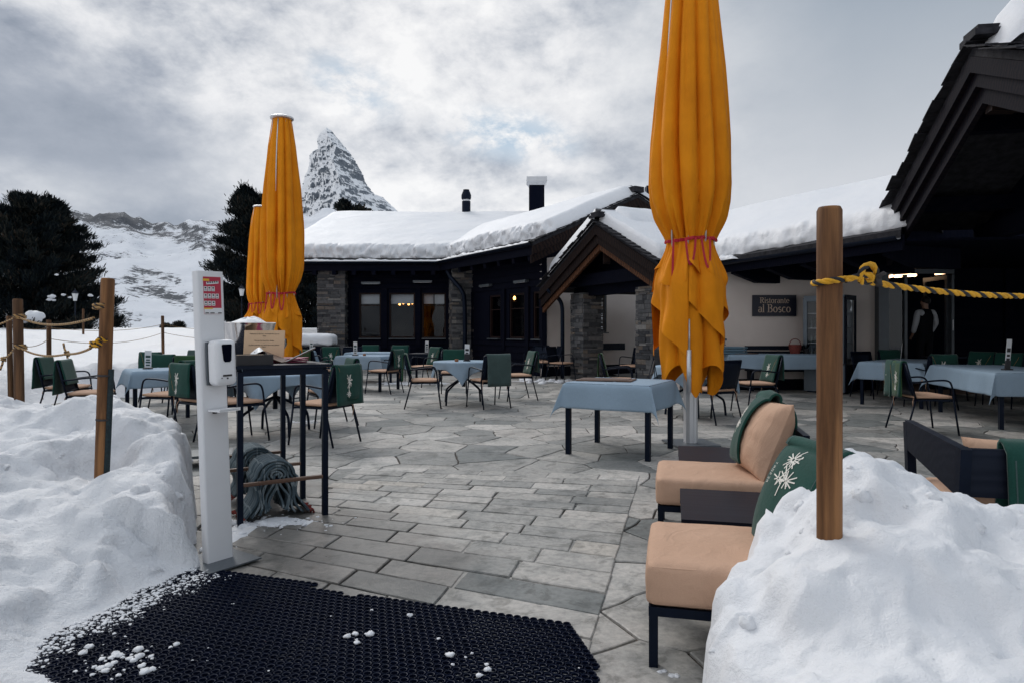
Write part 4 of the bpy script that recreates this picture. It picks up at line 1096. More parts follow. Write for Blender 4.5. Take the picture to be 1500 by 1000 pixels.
# ------------------------------------------------------------------ parasols
def umbrella(loc, ztop, zs, prof, zbot, label, seed=1, rot=0.0, strap_knot=True, pole=.062):
    t = thing('parasol', loc, rot, label, 'parasol', 'closed orange parasols'); rng = random.Random(seed)
    r0 = lambda z: interp(prof, z); N = 11; TA = 2*math.pi
    off = [rng.uniform(-.12, .12) for _ in range(N)]
    def fold(th, z, A, n=N, ph=0.0):
        q = th+.22*nz(math.cos(th)*1.4+seed, math.sin(th)*1.4, z*.35)+.09*nz(math.cos(th)*3.2, math.sin(th)*3.2, z*.6+seed); A *= 1+.9*nz(math.cos(th)*2.3+seed*2, math.sin(th)*2.3, z*.4)
        l = abs(math.sin(n*q/2+ph))
        return 1-A+A*l**.62
    def body(u, v):
        th = u*TA; z = lerp(zs, ztop, v**.9); k = sm(.55, 0, z-zs); r = r0(z)
        A = lerp(.31, .18, sm(0, 1, v))
        f = fold(th, z, A)*(1-.045*sm(.2, .8, abs(nz(math.cos(th)*5+seed, math.sin(th)*5, z*.7))))
        g = 1+k*.10*math.sin(29*th+3.0*nz(math.cos(th)*2, math.sin(th)*2, z)+z*2.0)*(.4+abs(nz(math.cos(th)*2.7, math.sin(th)*2.7, seed))*1.6)
        lump = 1+.07*nz(math.cos(th)*1.1+seed*3, math.sin(th)*1.1, z*.8)
        r *= f*g*lump*1.06
        return (r*math.cos(th), r*math.sin(th), z)
    m = MB(); m.grid(body, 300, 90)
    def cap(u, v): 
        p = V(*body(u, 1)); return (p.x*(1-v), p.y*(1-v), p.z+.02*v)
    m.grid(cap, 240, 3)
    c = m.build('canopy', M['orange'], t, True)
    def skirt(nm, rs, zlow, A, ph, n, lean=0.0, nv=44):
        # cloth hanging below the strap, its hem cut in slanting points
        def f(u, v):
            th = u*TA; zb = zlow(th); z = lerp(zs+.015, zb, v); d = zs-z
            r = rs(d); fl = fold(th+lean*d, z, A*sm(0, .3, d)+.12, n, ph)
            fl *= 1+.05*math.sin(23*th+d*3)*sm(.6, 0, d)+.06*nz(math.cos(th)*3+seed, math.sin(th)*3, d*2.2)
            rr = r*fl
            curl = .035*sm(.75, 1, v)*math.sin(th*7+seed)
            return ((rr+curl)*math.cos(th), (rr+curl)*math.sin(th), z)
        q = MB(); q.grid(f, 200, nv); q.build(nm, M['orange'], c, True)
    R0 = r0(zs)
    saw = lambda th, n, ph: ((th*n/TA+ph) % 1.0)
    L = zs-zbot
    skirt('ruffle', lambda d: R0*(1.0+.62*sm(0, .5, d)), lambda th: zs-.13*L-.08*L*abs(math.sin(th*2.5+seed))-.14*L*saw(th, 4, .3), .34, .4, 8)
    skirt('flap', lambda d: R0*(1.0+.62*sm(0, .55, d)), lambda th: zs-.40*L-.36*L*saw(th, 4, .14*seed), .22, 1.1, 5, .2)
    skirt('hem_panel', lambda d: R0*(.96+.48*sm(0, .6, d)-.01*d), lambda th: zbot+.20*L*abs(math.sin(th*2.5+seed*.7))**1.5, .30, 2.0, 6, -.12)
    # aluminium ribs that show between the folds
    for k in range(8):
        a = TA*(k+.35)/8; pts = []
        for i in range(9):
            z = lerp(ztop-.02, zs-.30, i/8); rr = r0(max(z, zs))*lerp(.985, .85, min(1, i/3.5))+(.02 if z < zs else 0); pts.append((rr*math.cos(a), rr*math.sin(a), z))
        MB().tube(pts, .012, 6).build('rib', M['alu'], t, True)
    pr = MB(); w = pole
    pr.prism([(w*x, w*y) for x, y in ((-1, -.55), (-.55, -1), (-.2, -1), (-.14, -.9), (.14, -.9), (.2, -1), (.55, -1), (1, -.55), (1, .55), (.55, 1), (-.55, 1), (-1, .55))], .02, ztop)
    pr.build('pole', M['alu'], t)
    MB().box((0, 0, .012), (.5, .5, .02)).build('base_plate', M['greymetal'], t)
    m = MB(); m.lathe([(.0, 0), (.17, .0), (.215, .02), (.22, .045), (.20, .06), (.03, .075), (.02, .10), (0, .10)], 32, (0, 0, ztop)); m.build('top_disc', M['alu'], t, 40)
    m = MB(); ring = []
    for i in range(64):
        th = TA*i/64; p = V(*body(i/64, .004)); r = max(math.hypot(p.x, p.y)*1.02, R0*.93)+.008; ring.append((r*math.cos(th), r*math.sin(th), zs+.008*math.sin(3*th)+.012*math.cos(th)))
    w = .018; vs = []
    for x, y, z in ring: 
        r = math.hypot(x, y); vs += [(x, y, z-w), (x*(1+.006/r), y*(1+.006/r), z), (x, y, z+w)]
    n = 64; fs = []
    for i in range(n):
        j = (i+1) % n
        for q in (0, 1): fs.append((3*i+q, 3*j+q, 3*j+q+1, 3*i+q+1))
    m.add(vs, fs)
    a0 = -math.pi/2-rot
    for da, ln, ph in ((-.25, .30, .0), (.30, .33, .4), (-.85, .42, .2)):
        P = []
        for i in range(17):
            s = i/16; a = a0+da+.34*(s-.5)*(1 if da > -.5 else .25); z = zs-ln*math.sin(s*math.pi)**.8 if da > -.5 else zs-ln*s
            r = R0*1.02+.05+.14*abs(zs-z); P.append((r*math.cos(a), r*math.sin(a), z))
        for p, q in zip(P, P[1:]): m.bar(p, q, .022, .004, (math.cos(a0), math.sin(a0), 0))
    m.build('strap', M['red'], t)
    ca = MB(); ax = a0-.30; rr = R0*1.42
    ca.tube([(rr*math.cos(ax), rr*math.sin(ax), zbot+.85), (rr*1.02*math.cos(ax), rr*1.02*math.sin(ax), zbot+.50)], .012, 6)
    ca.tube([(rr*1.02*math.cos(ax), rr*1.02*math.sin(ax), zbot+.52), (rr*1.04*math.cos(ax), rr*1.04*math.sin(ax), zbot+.06)], .026, 8)
    ca.build('push_rod', M['alu'], t, True)
    return t
def build_umbrellas():
    p = [(2.28, .245), (2.36, .275), (2.56, .375), (2.75, .425), (2.95, .44), (3.45, .425), (4.27, .36), (5.04, .275), (5.45, .22)]
    umbrella((2.03, 7.76, 0), 5.45, 2.30, p, .56, 'large orange parasol tied with a red strap beside the front table', 2, R(8), pole=.070)
    q = [(z-.30 if z < 3 else z-.25, r*.90) for z, r in p]
    umbrella((gx(413, 13), 13, 0), 5.29, 2.0, q[:-1]+[(5.29, .17)], .42, 'orange parasol with a silver top disc behind the bar table', 5, R(70))
    umbrella((gx(381, 21.5), 21.5, 0), 5.15, 2.15, q[:-1]+[(5.2, .17)], .55, 'farther orange parasol half hidden beside the dark pine', 9, R(20))

# ------------------------------------------------------------------ dispenser
def build_dispenser():
    t = thing('dispenser_stand', (-1.605, 3.79, .008), R(52), 'white hand sanitiser column on a black foot plate', 'dispenser stand')
    t.rotation_euler = (R(.6), R(-2.1), R(52)); t.rotation_mode = 'ZYX'
    t.rotation_mode = 'XYZ'
    t.matrix_world = Matrix.Translation((-1.632, 3.79, .010)) @ Matrix.Rotation(R(-2.1), 4, 'Y') @ Matrix.Rotation(R(52), 4, 'Z')
    m = MB(); m.prism([(-.15, -.19), (.15, -.19), (.15, .18), (-.15, .18)], 0, .008); m.build('foot_plate', M['greymetal'], t)
    w, d, b = .075, .033, .012; pts = []
    for sx, sy in ((-1, -1), (1, -1), (1, 1), (-1, 1)):
        for k in range(4):
            a = math.atan2(sy, sx)+R(-45+30*k); pts.append((sx*(w-b)+b*math.cos(a), sy*(d-b)+b*math.sin(a)))
    m = MB(); m.prism(pts, .008, 1.60); col = m.build('column', M['white'], t, 40)
    f = -d
    p = MB(); p.box((.005, f-.0015, 1.466), (.100, .003, .205)); po = p.build('poster', M['poster_red'], t)
    m = MB(); m.box((.005, f-.0035, 1.380), (.100, .001, .032)); m.box((.006, f-.0036, 1.536), (.07, .001, .014), Matrix.Rotation(R(-6), 3, 'Y'))
    rg = random.Random(2)
    for r_, n in ((1.502, 3), (1.462, 4), (1.422, 3)):
        for i in range(n): m.box((-.035+i*.022, f-.0036, r_), (.018, .001, .026))
    m.build('panel', M['card'], po)
    m = MB(); m.box((-.03, f-.0038, 1.551), (.036, .001, .012)); m.box((-.022, f-.0038, 1.394), (.05, .001, .007)); m.build('yellow_bar', M['yellow'], po)
    m = MB()
    for r_, n in ((1.502, 3), (1.462, 4), (1.422, 3)):
        for i in range(n):
            m.box((-.035+i*.022, f-.0044, r_+.005), (.009, .0008, .009)); m.box((-.035+i*.022, f-.0044, r_-.007), (.012, .0008, .003))
    for i in range(5): m.box((-.02+i*.013, f-.0044, 1.536+.0014*i), (.008, .0008, .008))
    for x, w_ in ((-.03, .02), (.0, .024), (.043, .02)): m.box((x, f-.0044, 1.369), (w_, .0008, .005))
    m.build('pictogram', M['ink'], po)
    # the dispenser itself
    z0, z1 = .975, 1.212
    m = MB(); m.softbox((.128, .018, z1-z0), .008, 6, (.012, f-.010, (z0+z1)/2)); bk = m.build('mount_plate', M['greymetal'], t, 40)
    m = MB(); m.softbox((.118, .098, z1-z0+.004), .022, 12, (.012, f-.065, (z0+z1)/2+.004), .004); dp = m.build('dispenser', M['plastic'], t, True)
    m = MB(); fy = f-.1155
    m.prism([(-.024, 0), (.048, 0), (.040, -.0), (.03, 0)], 0, .001) if False else None
    wpts = [(x_, z_+.048) for x_, z_ in [(-.010, 1.148), (.036, 1.148), (.041, 1.142), (.036, 1.062), (.028, 1.052), (.000, 1.052), (-.008, 1.062), (-.015, 1.142)]]
    m.slab([(x, fy-.0035, z) for x, z in wpts], .004, (0, 1, 0)); m.build('sight_glass', M['inside'], dp)
    m = MB(); m.box((.012, fy-.0012, 1.028), (.05, .003, .010))
    m.box((.012, fy-.0012, 1.013), (.008, .003, .008)); m.box((-.02, fy-.0012, 1.015), (.005, .003, .005)); m.build('display', M['ink'], dp)
    m = MB(); m.box((.012, f-.070, .838), (.12, .12, .008)); m.box((.012, f-.128, .844), (.12, .004, .012)); m.build('drip_tray', M['plastic'], t)
    m = MB(); m.box((-.01, f-.01, .827), (.02, .012, .016)); m.build('bracket', M['ink'], t)

# ------------------------------------------------------------------ bar table and what lies on it
E1, E2, A0 = V(.842, .539, 0), V(-.539, .842, 0), V(-1.775, 4.455, 0)
def bp(a, b, z=0.0): return A0+E1*a+E2*b+V(0, 0, z)
def build_bar():
    rz = math.atan2(.539, .842); t = thing('bar_table', A0, rz, 'tall black bar table with foot rails beside the white dispenser', 'bar table'); T = 1.045
    W, D = .56, 1.14
    for a in (0, W):
        for b in (0, D/2-.02, D): MB().box((a, b, T/2-.015), (.036, .036, T-.03)).build('leg', M['black'], t)
    m = MB(); m.box((W/2, D/2, T), (W+.08, D+.08, .022)); m.build('tabletop', M['blackwood'], t)
    m = MB()
    for b in (0, D): m.box((W/2, b, T-.036), (W-.036, .034, .046))
    for a in (0, W): m.box((a, D*.25-.01, T-.036), (.034, D/2-.056, .046)); m.box((a, D*.75-.01, T-.036), (.034, D/2-.016, .046))
    m.build('apron', M['black'], t)
    for b in (0, D/2-.02, D): MB().bar((.018, b, .275), (W-.018, b, .275), .032, .022).build('foot_rail', M['tray'] if b < 2 else M['black'], t)
    MB().bar((W*.45, .016, .272), (W*.45, D-.016, .272), .024, .020).build('centre_rail', M['black'], t)
    # plaid blankets over the centre rail
    def plaid(b0, b1, hl, hr, label, seed, out):
        def mk(k, ln):
            def fn(u, v):
                b = lerp(b0, b1, u); s = (v-.5)*2; r = .016+k*.021; kk = .25+.75*k/5
                if abs(s) < .28:
                    a = s/.28*math.pi/2; x = r*math.sin(a); z = .292+.0+r*math.cos(a)*.9
                else:
                    q = (abs(s)-.28)/.72; h = (hl if s < 0 else hr)*ln; sg = 1 if s > 0 else -1
                    x = sg*(r+q*out*kk*(.5+.5*q)*(1.0 if sg > 0 else .75)+.02*math.sin(q*6+seed+k)); z = .292-q*h
                x += .018*nz(u*3+seed, v*5, k); b += .03*nz(v*4, seed+k, 2)
                return (W*.45+x, b, max(z, .010+.004*k))
            return fn
        o = thing('plaid_blanket', A0, rz, label, 'blanket', 'plaid blankets under the bar table')
        for k, ln in ((0, .80), (1, .86), (2, .9), (3, .94), (4, .97), (5, 1.0)): MB().sheet(mk(k, ln), 14, 44, .014).build('layer', M['teal'], o, True)
        m = MB(); f = mk(5, 1.0); rg = random.Random(seed)
        for i in range(26):
            u = i/25; p = V(*f(u, 1)); q = p+V(rg.uniform(.02, .05), rg.uniform(-.02, .02), -.0)+V(0, 0, rg.uniform(-.002, .03)); q.z = max(q.z-.03, .006); m.tube([p, (p+q)/2+V(.012, 0, .004), q], .006, 5)
        for i in range(12):
            p = V(*f(i/11, 0)); q = p+V(-rg.uniform(.02, .05), rg.uniform(-.02, .02), -.01); q.z = max(q.z, .006); m.tube([p, q], .006, 5)
        m.build('fringe', M['fringe'], o, True)
    plaid(.08, .36, .27, .275, 'grey teal plaid blanket with red fringe touching the paving, nearest the dispenser', 3, .085)
    plaid(.66, .95, .24, .20, 'smaller rolled grey blanket farther back under the bar table', 8, .05)
    # things on top
    o = thing('dark_box', bp(.09, .10, T+.012), rz+.1, 'dark open box at the dispenser end of the bar table', 'box')
    m = MB(); m.box((0, 0, .004), (.24, .17, .008)); 
    for s in (-1, 1): m.box((s*.117, 0, .038), (.006, .17, .06)); m.box((0, s*.082, .038), (.228, .006, .06))
    m.build('tray', M['brownbox'], o)
    m = MB(); m.box((0.01, .01, .058), (.18, .12, .012)); m.build('wooden_lid', M['cream'], o)
    m = MB(); m.grid(lambda u, v: (lerp(-.12, .10, u), lerp(-.09, .09, v), .005+.10*math.exp(-((u-.6)/.32)**2)*(1-.4*abs(v-.5))+.015*nz(u*5, v*5)), 16, 12)
    tag(m.build('napkin', M['card'], smooth=True, loc=bp(.17, .30, T+.012), rz=rz), 'crumpled white napkin next to the dark box', 'napkin')
    o = thing('open_menu', bp(.36, .24, T+.014), rz-.50, 'open folded menu with a white page on the bar table', 'menu')
    m = MB(); m.bar((0, 0, .004), (-.19, .02, .075), .20, .006, (0, 0, 1)); m.build('cover', M['tray'], o)
    m = MB(); m.bar((0, 0, .004), (.19, .03, .10), .20, .006, (0, 0, 1)); m.build('cover', M['tray'], o)
    m = MB(); m.bar((.006, 0, .012), (.186, .03, .104), .19, .008, (0, 0, 1)); m.build('page', M['card'], o)
    m = MB()
    m.box((.30, .36, 0), (.40, .26, .008)); m.box((.34, .40, .010), (.34, .26, .007), .3); m.box((.46, .50, .018), (.20, .28, .007), -.5)
    tag(m.build('folder_stack', M['magenta'], loc=bp(0, 0, T+.016), rz=rz), 'magenta folders spread under the open menu', 'folders')
    # wooden welcome board
    bo = bp(.27, .55, T+.012); o = thing('welcome_board', bo, math.atan2(.10, 1)-.02, 'pale wooden board with small black lines of text on the bar table', 'sign')
    up = V(0, .16, 1).normalized(); o.matrix_world = Matrix.Translation(bo) @ Matrix.Rotation(R(3), 4, 'Z') @ Matrix.Rotation(R(-9), 4, 'X')
    m = MB(); m.box((0, 0, .13), (.295, .012, .20)); m.build('board', M['cream'], o)
    def line(txt, z, sz):
        cu = bpy.data.curves.new('lettering', 'FONT'); cu.body = txt; cu.size = sz; cu.align_x = 'CENTER'; cu.extrude = .0004
        tmp = bpy.data.objects.new('tmp', cu); COL.objects.link(tmp); dg = bpy.context.evaluated_depsgraph_get(); me = bpy.data.meshes.new_from_object(tmp.evaluated_get(dg)); bpy.data.objects.remove(tmp)
        me.materials.clear(); me.materials.append(M['ink']); c = bpy.data.objects.new('lettering', me); COL.objects.link(c); c.parent = o; c.location = (0, -.0068, z); c.rotation_euler = (R(90), 0, 0)
    line('Welcome to the Bar, we would like you to', .200, .0125); line('Wait', .184, .0125); line('.....', .170, .012); line('Warten Sie bitte hier, danke', .150, .0125); line('.....', .136, .012); line('Veuillez patienter ici, merci de votre attente', .118, .0125); line('Merci', .104, .0125)
    MB().bar((0, .05, .0), (0, .012, .14), .05, .008).build('prop', M['cream'], o)
    o = thing('punch_bowl', bp(.22, .90, T+.012), 0, 'wide polished steel bowl on the bar table', 'bowl')
    m = MB(); m.lathe([(.085, 0), (.095, .012), (.13, .05), (.185, .15), (.215, .27), (.222, .285), (.216, .29), (.205, .27), (.176, .15), (.12, .06), (0, .045)], 48); m.build('body', M['steel'], o, 60)
    m = MB(); m.grid(lambda u, v: ((v*.202)*math.cos(u*6.2832), (v*.202)*math.sin(u*6.2832), .26+.0*u+(.075*(1-v**2.2)*(.55+.45*sm(-.12, .1, v*.2*math.cos(u*6.2832))))*(1+.3*nz(math.cos(u*6.28)*2, math.sin(u*6.28)*2, v*2))), 40, 12)
    tag(m.build('snow_heap', M['crumb'], smooth=True, loc=bp(.22, .90, T+.012)), 'white heap of snow filling the steel bowl', 'snow')
    o = bp(.40, .98, T+.012)
    for i, (a, b) in enumerate(((.50, .98), (.54, 1.06), (.47, 1.08))):
        m = MB(); m.lathe([(.032, 0), (.033, .003), (.006, .008), (.005, .07), (.02, .09), (.032, .115), (.03, .16), (.0285, .16), (.03, .115), (.018, .092), (0, .088)], 16)
        tag(m.build('wine_glass', M['clear'], smooth=50, loc=bp(a, b, T+.012)), 'small clear stem glass at the far corner of the bar table', 'glass', 'stem glasses on the bar table')
    # low stand behind the column
    o = thing('low_step', (gx(300, 6.6), 6.6, 0), R(20), 'low grey step on the paving behind the dispenser column', 'step')
    MB().box((0, 0, .10), (.5, .4, .025)).build('top', M['greymetal'], o)
    for x in (-.22, .22):
        for y in (-.17, .17): MB().box((x, y, .045), (.03, .03, .09)).build('leg', M['black'], o)

# ------------------------------------------------------------------ posts and ropes
def twisted(path, r, cols, pitch, parent, n=8):
    # laid rope: three strands wound round the path
    P = [V(*p) for p in path]; S = [0]
    for a, b in zip(P, P[1:]): S.append(S[-1]+(b-a).length)
    L = S[-1]; k = max(8, int(L/pitch*7))
    out = [[] for _ in cols]; i = 0; a = None
    for q in range(k+1):
        s = L*q/k
        while i < len(S)-2 and S[i+1] < s: i += 1
        f = (s-S[i])/max(1e-6, S[i+1]-S[i]); p = P[i].lerp(P[i+1], f); t = (P[i+1]-P[i]).normalized()
        if a is None: a = t.orthogonal().normalized()
        a = (a-t*a.dot(t)).normalized(); b = t.cross(a)
        for j in range(len(cols)):
            th = 2*math.pi*(s/pitch+j/len(cols)); out[j].append(p+(a*math.cos(th)+b*math.sin(th))*r*.52)
    groups = {}
    for j, c in enumerate(cols): groups.setdefault(c, []).append(out[j])
    for c, ps in groups.items():
        m = MB()
        for p in ps: m.tube(p, r*.60, 6)
        m.build('strand', M[c], parent, True)
def sag(a, b, d, n=20):
    a, b = V(*a), V(*b); return [a.lerp(b, i/n)-V(0, 0, d*4*(i/n)*(1-i/n)) for i in range(n+1)]
def post(px, Y, zt, zb, r, label, mat='post_dark', lean=(0, 0), n=20):
    t = thing('wooden_post', (gx(px, Y), Y, zb-.15), 0, label, 'post', 'wooden rope posts'); h = zt-zb+.15
    t.rotation_euler = (lean[1], lean[0], 0)
    prof = [(r, 0)]+[(r*(1+.012*nz(i, px)), h*i/8) for i in range(1, 8)]+[(r, h-.012), (r*.86, h)]
    MB().lathe(prof, n).build('shaft', M[mat], t, 50)
    return t
def coil(c, r, turns, rr, cols, parent=None, pitch=.05, tilt=0.0):
    n = 26*turns
    pts = [(c[0]+r*math.cos(2*math.pi*i/26), c[1]+r*math.sin(2*math.pi*i/26), c[2]+i/26*rr*2.1+tilt*math.cos(2*math.pi*i/26)) for i in range(n+1)]
    twisted(pts, rr, cols, pitch, parent)
YK = ('rope_t', 'rope_k', 'rope_t')
def build_posts():
    p1 = post(147, 4.2, 1.605, .36, .039, 'roped wooden post in the snow bank with a dark net strapped to it', 'post', (R(1.9), 0))
    hz = .36-.15
    MB().tube([(.036, -.012, .0), (.044, -.008, .84)], [.019, .017], 10).build('net_roll', M['net'], p1, True)
    for z in (.80, .53): MB().lathe([(.043, -.006), (.046, 0), (.043, .006)], 24, (.006, -.004, z), cap=False).build('cable_tie', M['ink'], p1)
    post(29, 5.85, 1.555, .64, .038, 'plain wooden post second in the rope line, knots near its middle', 'post_dark', (R(-1.0), 0))
    post(16, 10, 1.50, .44, .037, 'thin leaning post behind the second post of the rope line', 'post_dark', (R(-1.4), 0))
    post(72, 11.6, 1.47, .53, .037, 'thin post standing in the snow between the two roped posts', 'post_dark', (R(-.3), 0))
    post(122, 24, 2.06, 1.16, .036, 'far post in front of the big pine', 'post_dark')
    post(239, 17, 1.66, .70, .037, 'lone post in the snowfield next to the dispenser column', 'post_dark', (R(-.8), 0))
    post(372, 20, 1.6, .62, .037, 'far post hidden behind the parasols', 'post_dark')
    pr = post(1215, 2.28, 1.693, .58, .040, 'round wooden post planted in the snow mound', 'post', (0, 0), 28)
    # laid tan ropes
    def rope(name, pts, label, r=.0075, cols=YK, pitch=.055, coils=()):
        t = thing(name, (0, 0, 0), 0, label, 'rope'); twisted(pts, r, cols, pitch, t)
        for c in coils: coil(*c[:4], c[4] if len(c) > 4 else cols, t)
        return t
    P1u, P1l = at(150, 454, 4.2), at(146, 507, 4.2); P2u, P2l = at(29, 466, 5.85), at(30, 510, 5.85)
    x1 = P1u.x; 
    t = rope('rope', sag((P1u.x-.035, 4.17, P1u.z-.05), (P2u.x+.03, 5.82, P2u.z), .05)+sag((P2u.x-.03, 5.82, P2u.z), tuple(at(-60, 486, 6.6)), .03), 'upper tan rope between the second post and the net strapped post', coils=(((P1u.x-.001, 4.2, P1u.z), .046, 2, .0085), ((P2u.x, 5.85, P2u.z), .044, 2, .007)))
    kn = at(98, 518, 4.9)
    t = rope('rope', sag((P1l.x-.035, 4.17, P1l.z-.01), tuple(kn), .012)+sag(tuple(kn), (P2l.x+.03, 5.82, P2l.z), .035)+sag((P2l.x-.03, 5.82, P2l.z), tuple(at(5, 525, 6.0)), .01), 'lower tan rope with a knot between the same two posts', coils=(((P1l.x-.001, 4.2, P1l.z-.01), .047, 2, .0095, ('rope_y', 'rope_k', 'rope_y')), ((P2l.x, 5.85, P2l.z-.005), .044, 2, .008)))
    tw = lambda pts, r=.008, c=('rope_y', 'rope_k', 'rope_y'): twisted(pts, r, c, .05, t)
    tw(arc_pts([P1u+V(.04, -.02, -.16), P1u+V(.042, -.03, -.2), P1l+V(.03, -.05, .06), P1l+V(0, -.05, .02)]))
    coil((kn.x, kn.y, kn.z-.012), .014, 2, .007, YK, t); twisted([kn, kn+V(-.01, -.01, .035), kn+V(-.025, 0, .075)], .007, YK, .04, t); twisted([kn, kn+V(.012, -.01, -.03)], .007, YK, .04, t)
    k2 = at(5, 525, 6.0); coil((k2.x, k2.y, k2.z-.02), .016, 2, .008, YK, t); twisted([k2, k2+V(-.01, 0, -.05), k2+V(-.03, 0, -.10)], .009, YK, .04, t)
    far = ('rope_t', 'rope_k')
    def fr(name, pts, lab): rope(name, pts, lab, .006, far, .09)
    fr('rope', sag(at(72, 480, 11.6), at(239, 475, 17), .10)+sag(at(239, 475, 17), at(372, 478, 20), .12), 'upper thin rope running across the snowfield')
    fr('rope', sag(at(72, 496, 11.6), at(239, 487, 17), .16)+sag(at(239, 487, 17), at(372, 490, 20), .14), 'lower thin rope running across the snowfield')
    fr('rope', sag(at(16, 475, 10), at(72, 480, 11.6), .05)+[], 'upper thin rope between the two thin posts')
    fr('rope', sag(at(16, 501, 10), at(72, 496, 11.6), .10)+[], 'lower thin rope between the two thin posts')
    q9 = at(1800, 400, 3.2); post(1800, 3.2, q9.z+.12, .15, .040, 'round wooden post holding the far end of the thick striped rope', 'post')
    # thick yellow and black rope
    Z = H-(412-485)/1000*-2.28 if False else H+.073*2.28
    c = V(gx(1215, 2.28), 2.28, Z)
    t = thing('striped_rope', (0, 0, 0), 0, 'thick yellow and black rope tied round the post in the snow mound', 'rope')
    YC = ('rope_y', 'rope_y', 'rope_k'); rr = .0105
    twisted([(c.x+.048*math.cos(a), c.y+.048*math.sin(a), c.z+.006*math.cos(a)) for a in [math.pi*2*i/26-.5 for i in range(27)]], rr, YC, .075, t)
    K = c+V(.075, -.035, .004)
    twisted(arc_pts([c+V(.03, -.046, .0), c+V(.055, -.05, .008), K+V(.03, -.012, .016), K+V(.052, -.01, .0), K+V(.03, .01, -.012), K+V(.004, -.012, -.006), K+V(.0, -.02, .022), K+V(.02, -.018, .045), K+V(.048, -.01, .046), K+V(.06, -.006, .024), K+V(.066, -.008, -.012)]), rr, YC, .07, t)
    MB().tube([K+V(.060, -.010, .010), K+V(.068, -.012, -.024)], [.011, .010], 8).build('taped_end', M['ink'], t, True)
    MB().tube([K+V(.058, -.018, .006), K+V(.075, -.022, .018), K+V(.084, -.018, .016)], [.008, .007, .004], 6).build('tape_tail', M['ink'], t, True)
    twisted(sag(K+V(.01, 0, -.004), at(1500, 434, 2.62), .012)+sag(at(1500, 434, 2.62), at(1800, 400, 3.2), .01)[1:], rr, YC, .095, t)
# ------------------------------------------------------------------ restaurant and timber house
def xp(a, b, px):                                    # where the ray of picture column px meets the wall line a-b
    k = (px-750)/1000; t = (k*a[1]-a[0])/((b[0]-a[0])-k*(b[1]-a[1])); return t
def roof(parent, name, q, th=.10, mat='slate'):
    return MB().slab(q, th).build(name, M[mat], parent)
def roof_snow(parent, e0, e1, r1, r0, T, seed=1, face=1.0, set0=.10, u0=.0, u1=1.0, edge=(1, 1), nu=140, nv=46, lump=.06, top=1, ed=None):
    e0, e1, r1, r0 = [V(*p) for p in (e0, e1, r1, r0)]; W = (e1-e0).length; L = ((r0-e0).length+(r1-e1).length)/2
    inw = ((r0-e0)+(r1-e1)).normalized(); al = (e1-e0).normalized()
    prof = [(0, 0), (-.02, .16), (.0, .34), (.02, .55), (.05, .74), (.12, .88), (.24, .96), (.45, 1.0)]   # metres back from the lip, share of depth
    rows = [(s, h) for s, h in prof]+[(.45+(L-set0-.45)*(i/nv), 1.0) for i in range(1, nv+1)]
    def P(i, j):
        u = lerp(u0, u1, i/nu); s, h = rows[j]; w = W*(u-u0)
        lipn = .10*face*fbm(w*.9, 3, seed, 5)+.05*face*nz(w*4.5, 1, seed)
        ss = set0+s+lipn*(1-sm(0, 1.2, s))
        v = min(1, ss/L)
        p = e0.lerp(e1, u).lerp(r0.lerp(r1, u), v)
        hh = h*T*(1+.10*fbm(w*.5, ss*.4, seed+2))
        if j and j < 6:
            q = fbm(w*2.6, h*2.2, seed+5, 6); d = lump*face*(q+.6*nz(w*9, h*6, seed)-.9*max(0, nz(w*3.4, h*3, seed+8)-.25)); p -= inw*d; hh += .3*d
            hh *= 1+.16*nz(w*2.2, 2, seed)+.12*nz(w*7, h*3, seed)
        if h == 1.0: hh -= .05*T*(1+nz(w*.35, ss*.35, seed+9))
        du = min((u-u0)*W if edge[0] else 9, (u1-u)*W if edge[1] else 9)
        k = sm(0, T*.8 if ed is None else ed, du); hh *= math.sqrt(max(0, k*(2-k)))
        if top and v > .9: hh *= 1-.25*sm(.92, 1, v)
        return (p.x, p.y, p.z+hh+(.012 if j else -.0))
    m = MB(); vs = [P(i, j) for j in range(len(rows)) for i in range(nu+1)]; w = nu+1
    m.add(vs, [(j*w+i, j*w+i+1, (j+1)*w+i+1, (j+1)*w+i) for j in range(len(rows)-1) for i in range(nu)])
    o = m.build('roof_snow', M['roofsnow'], parent, True); return o
def gutter(parent, a, b, r=.07, snow=True, seed=1):
    a, b = V(*a), V(*b); d = (b-a).normalized(); sd = d.cross(V(0, 0, 1))
    m = MB(); n = 8; prof = [(r*math.cos(math.pi+math.pi*i/n), r*math.sin(math.pi+math.pi*i/n)) for i in range(n+1)]
    prof += [(r*.86*math.cos(2*math.pi-math.pi*i/n), r*.86*math.sin(2*math.pi-math.pi*i/n)) for i in range(n+1)]
    vs = []
    for p in (a, b): vs += [p+sd*x+V(0, 0, z) for x, z in prof]
    k = len(prof); m.add(vs, [(i, (i+1) % k, k+(i+1) % k, k+i) for i in range(k)]+[tuple(range(k-1, -1, -1)), tuple(range(k, 2*k))])
    g = m.build('gutter', M['black'], parent)
    if snow:
        L = (b-a).length; nn = int(L*16)
        def f(u, v):
            p = a.lerp(b, u); th = v*math.pi; h = (.07+.07*fbm(u*L*1.3, 1, seed, 5)+.04*nz(u*L*6, 4, seed)); w = r*(1.5+.5*nz(u*L*3, 7, seed))
            return p+sd*(w*math.cos(th))+V(0, 0, .0+max(.012, h)*math.sin(th))
        q = MB(); q.grid(f, nn, 8); q.build('gutter_snow', M['crumb'], g, True)
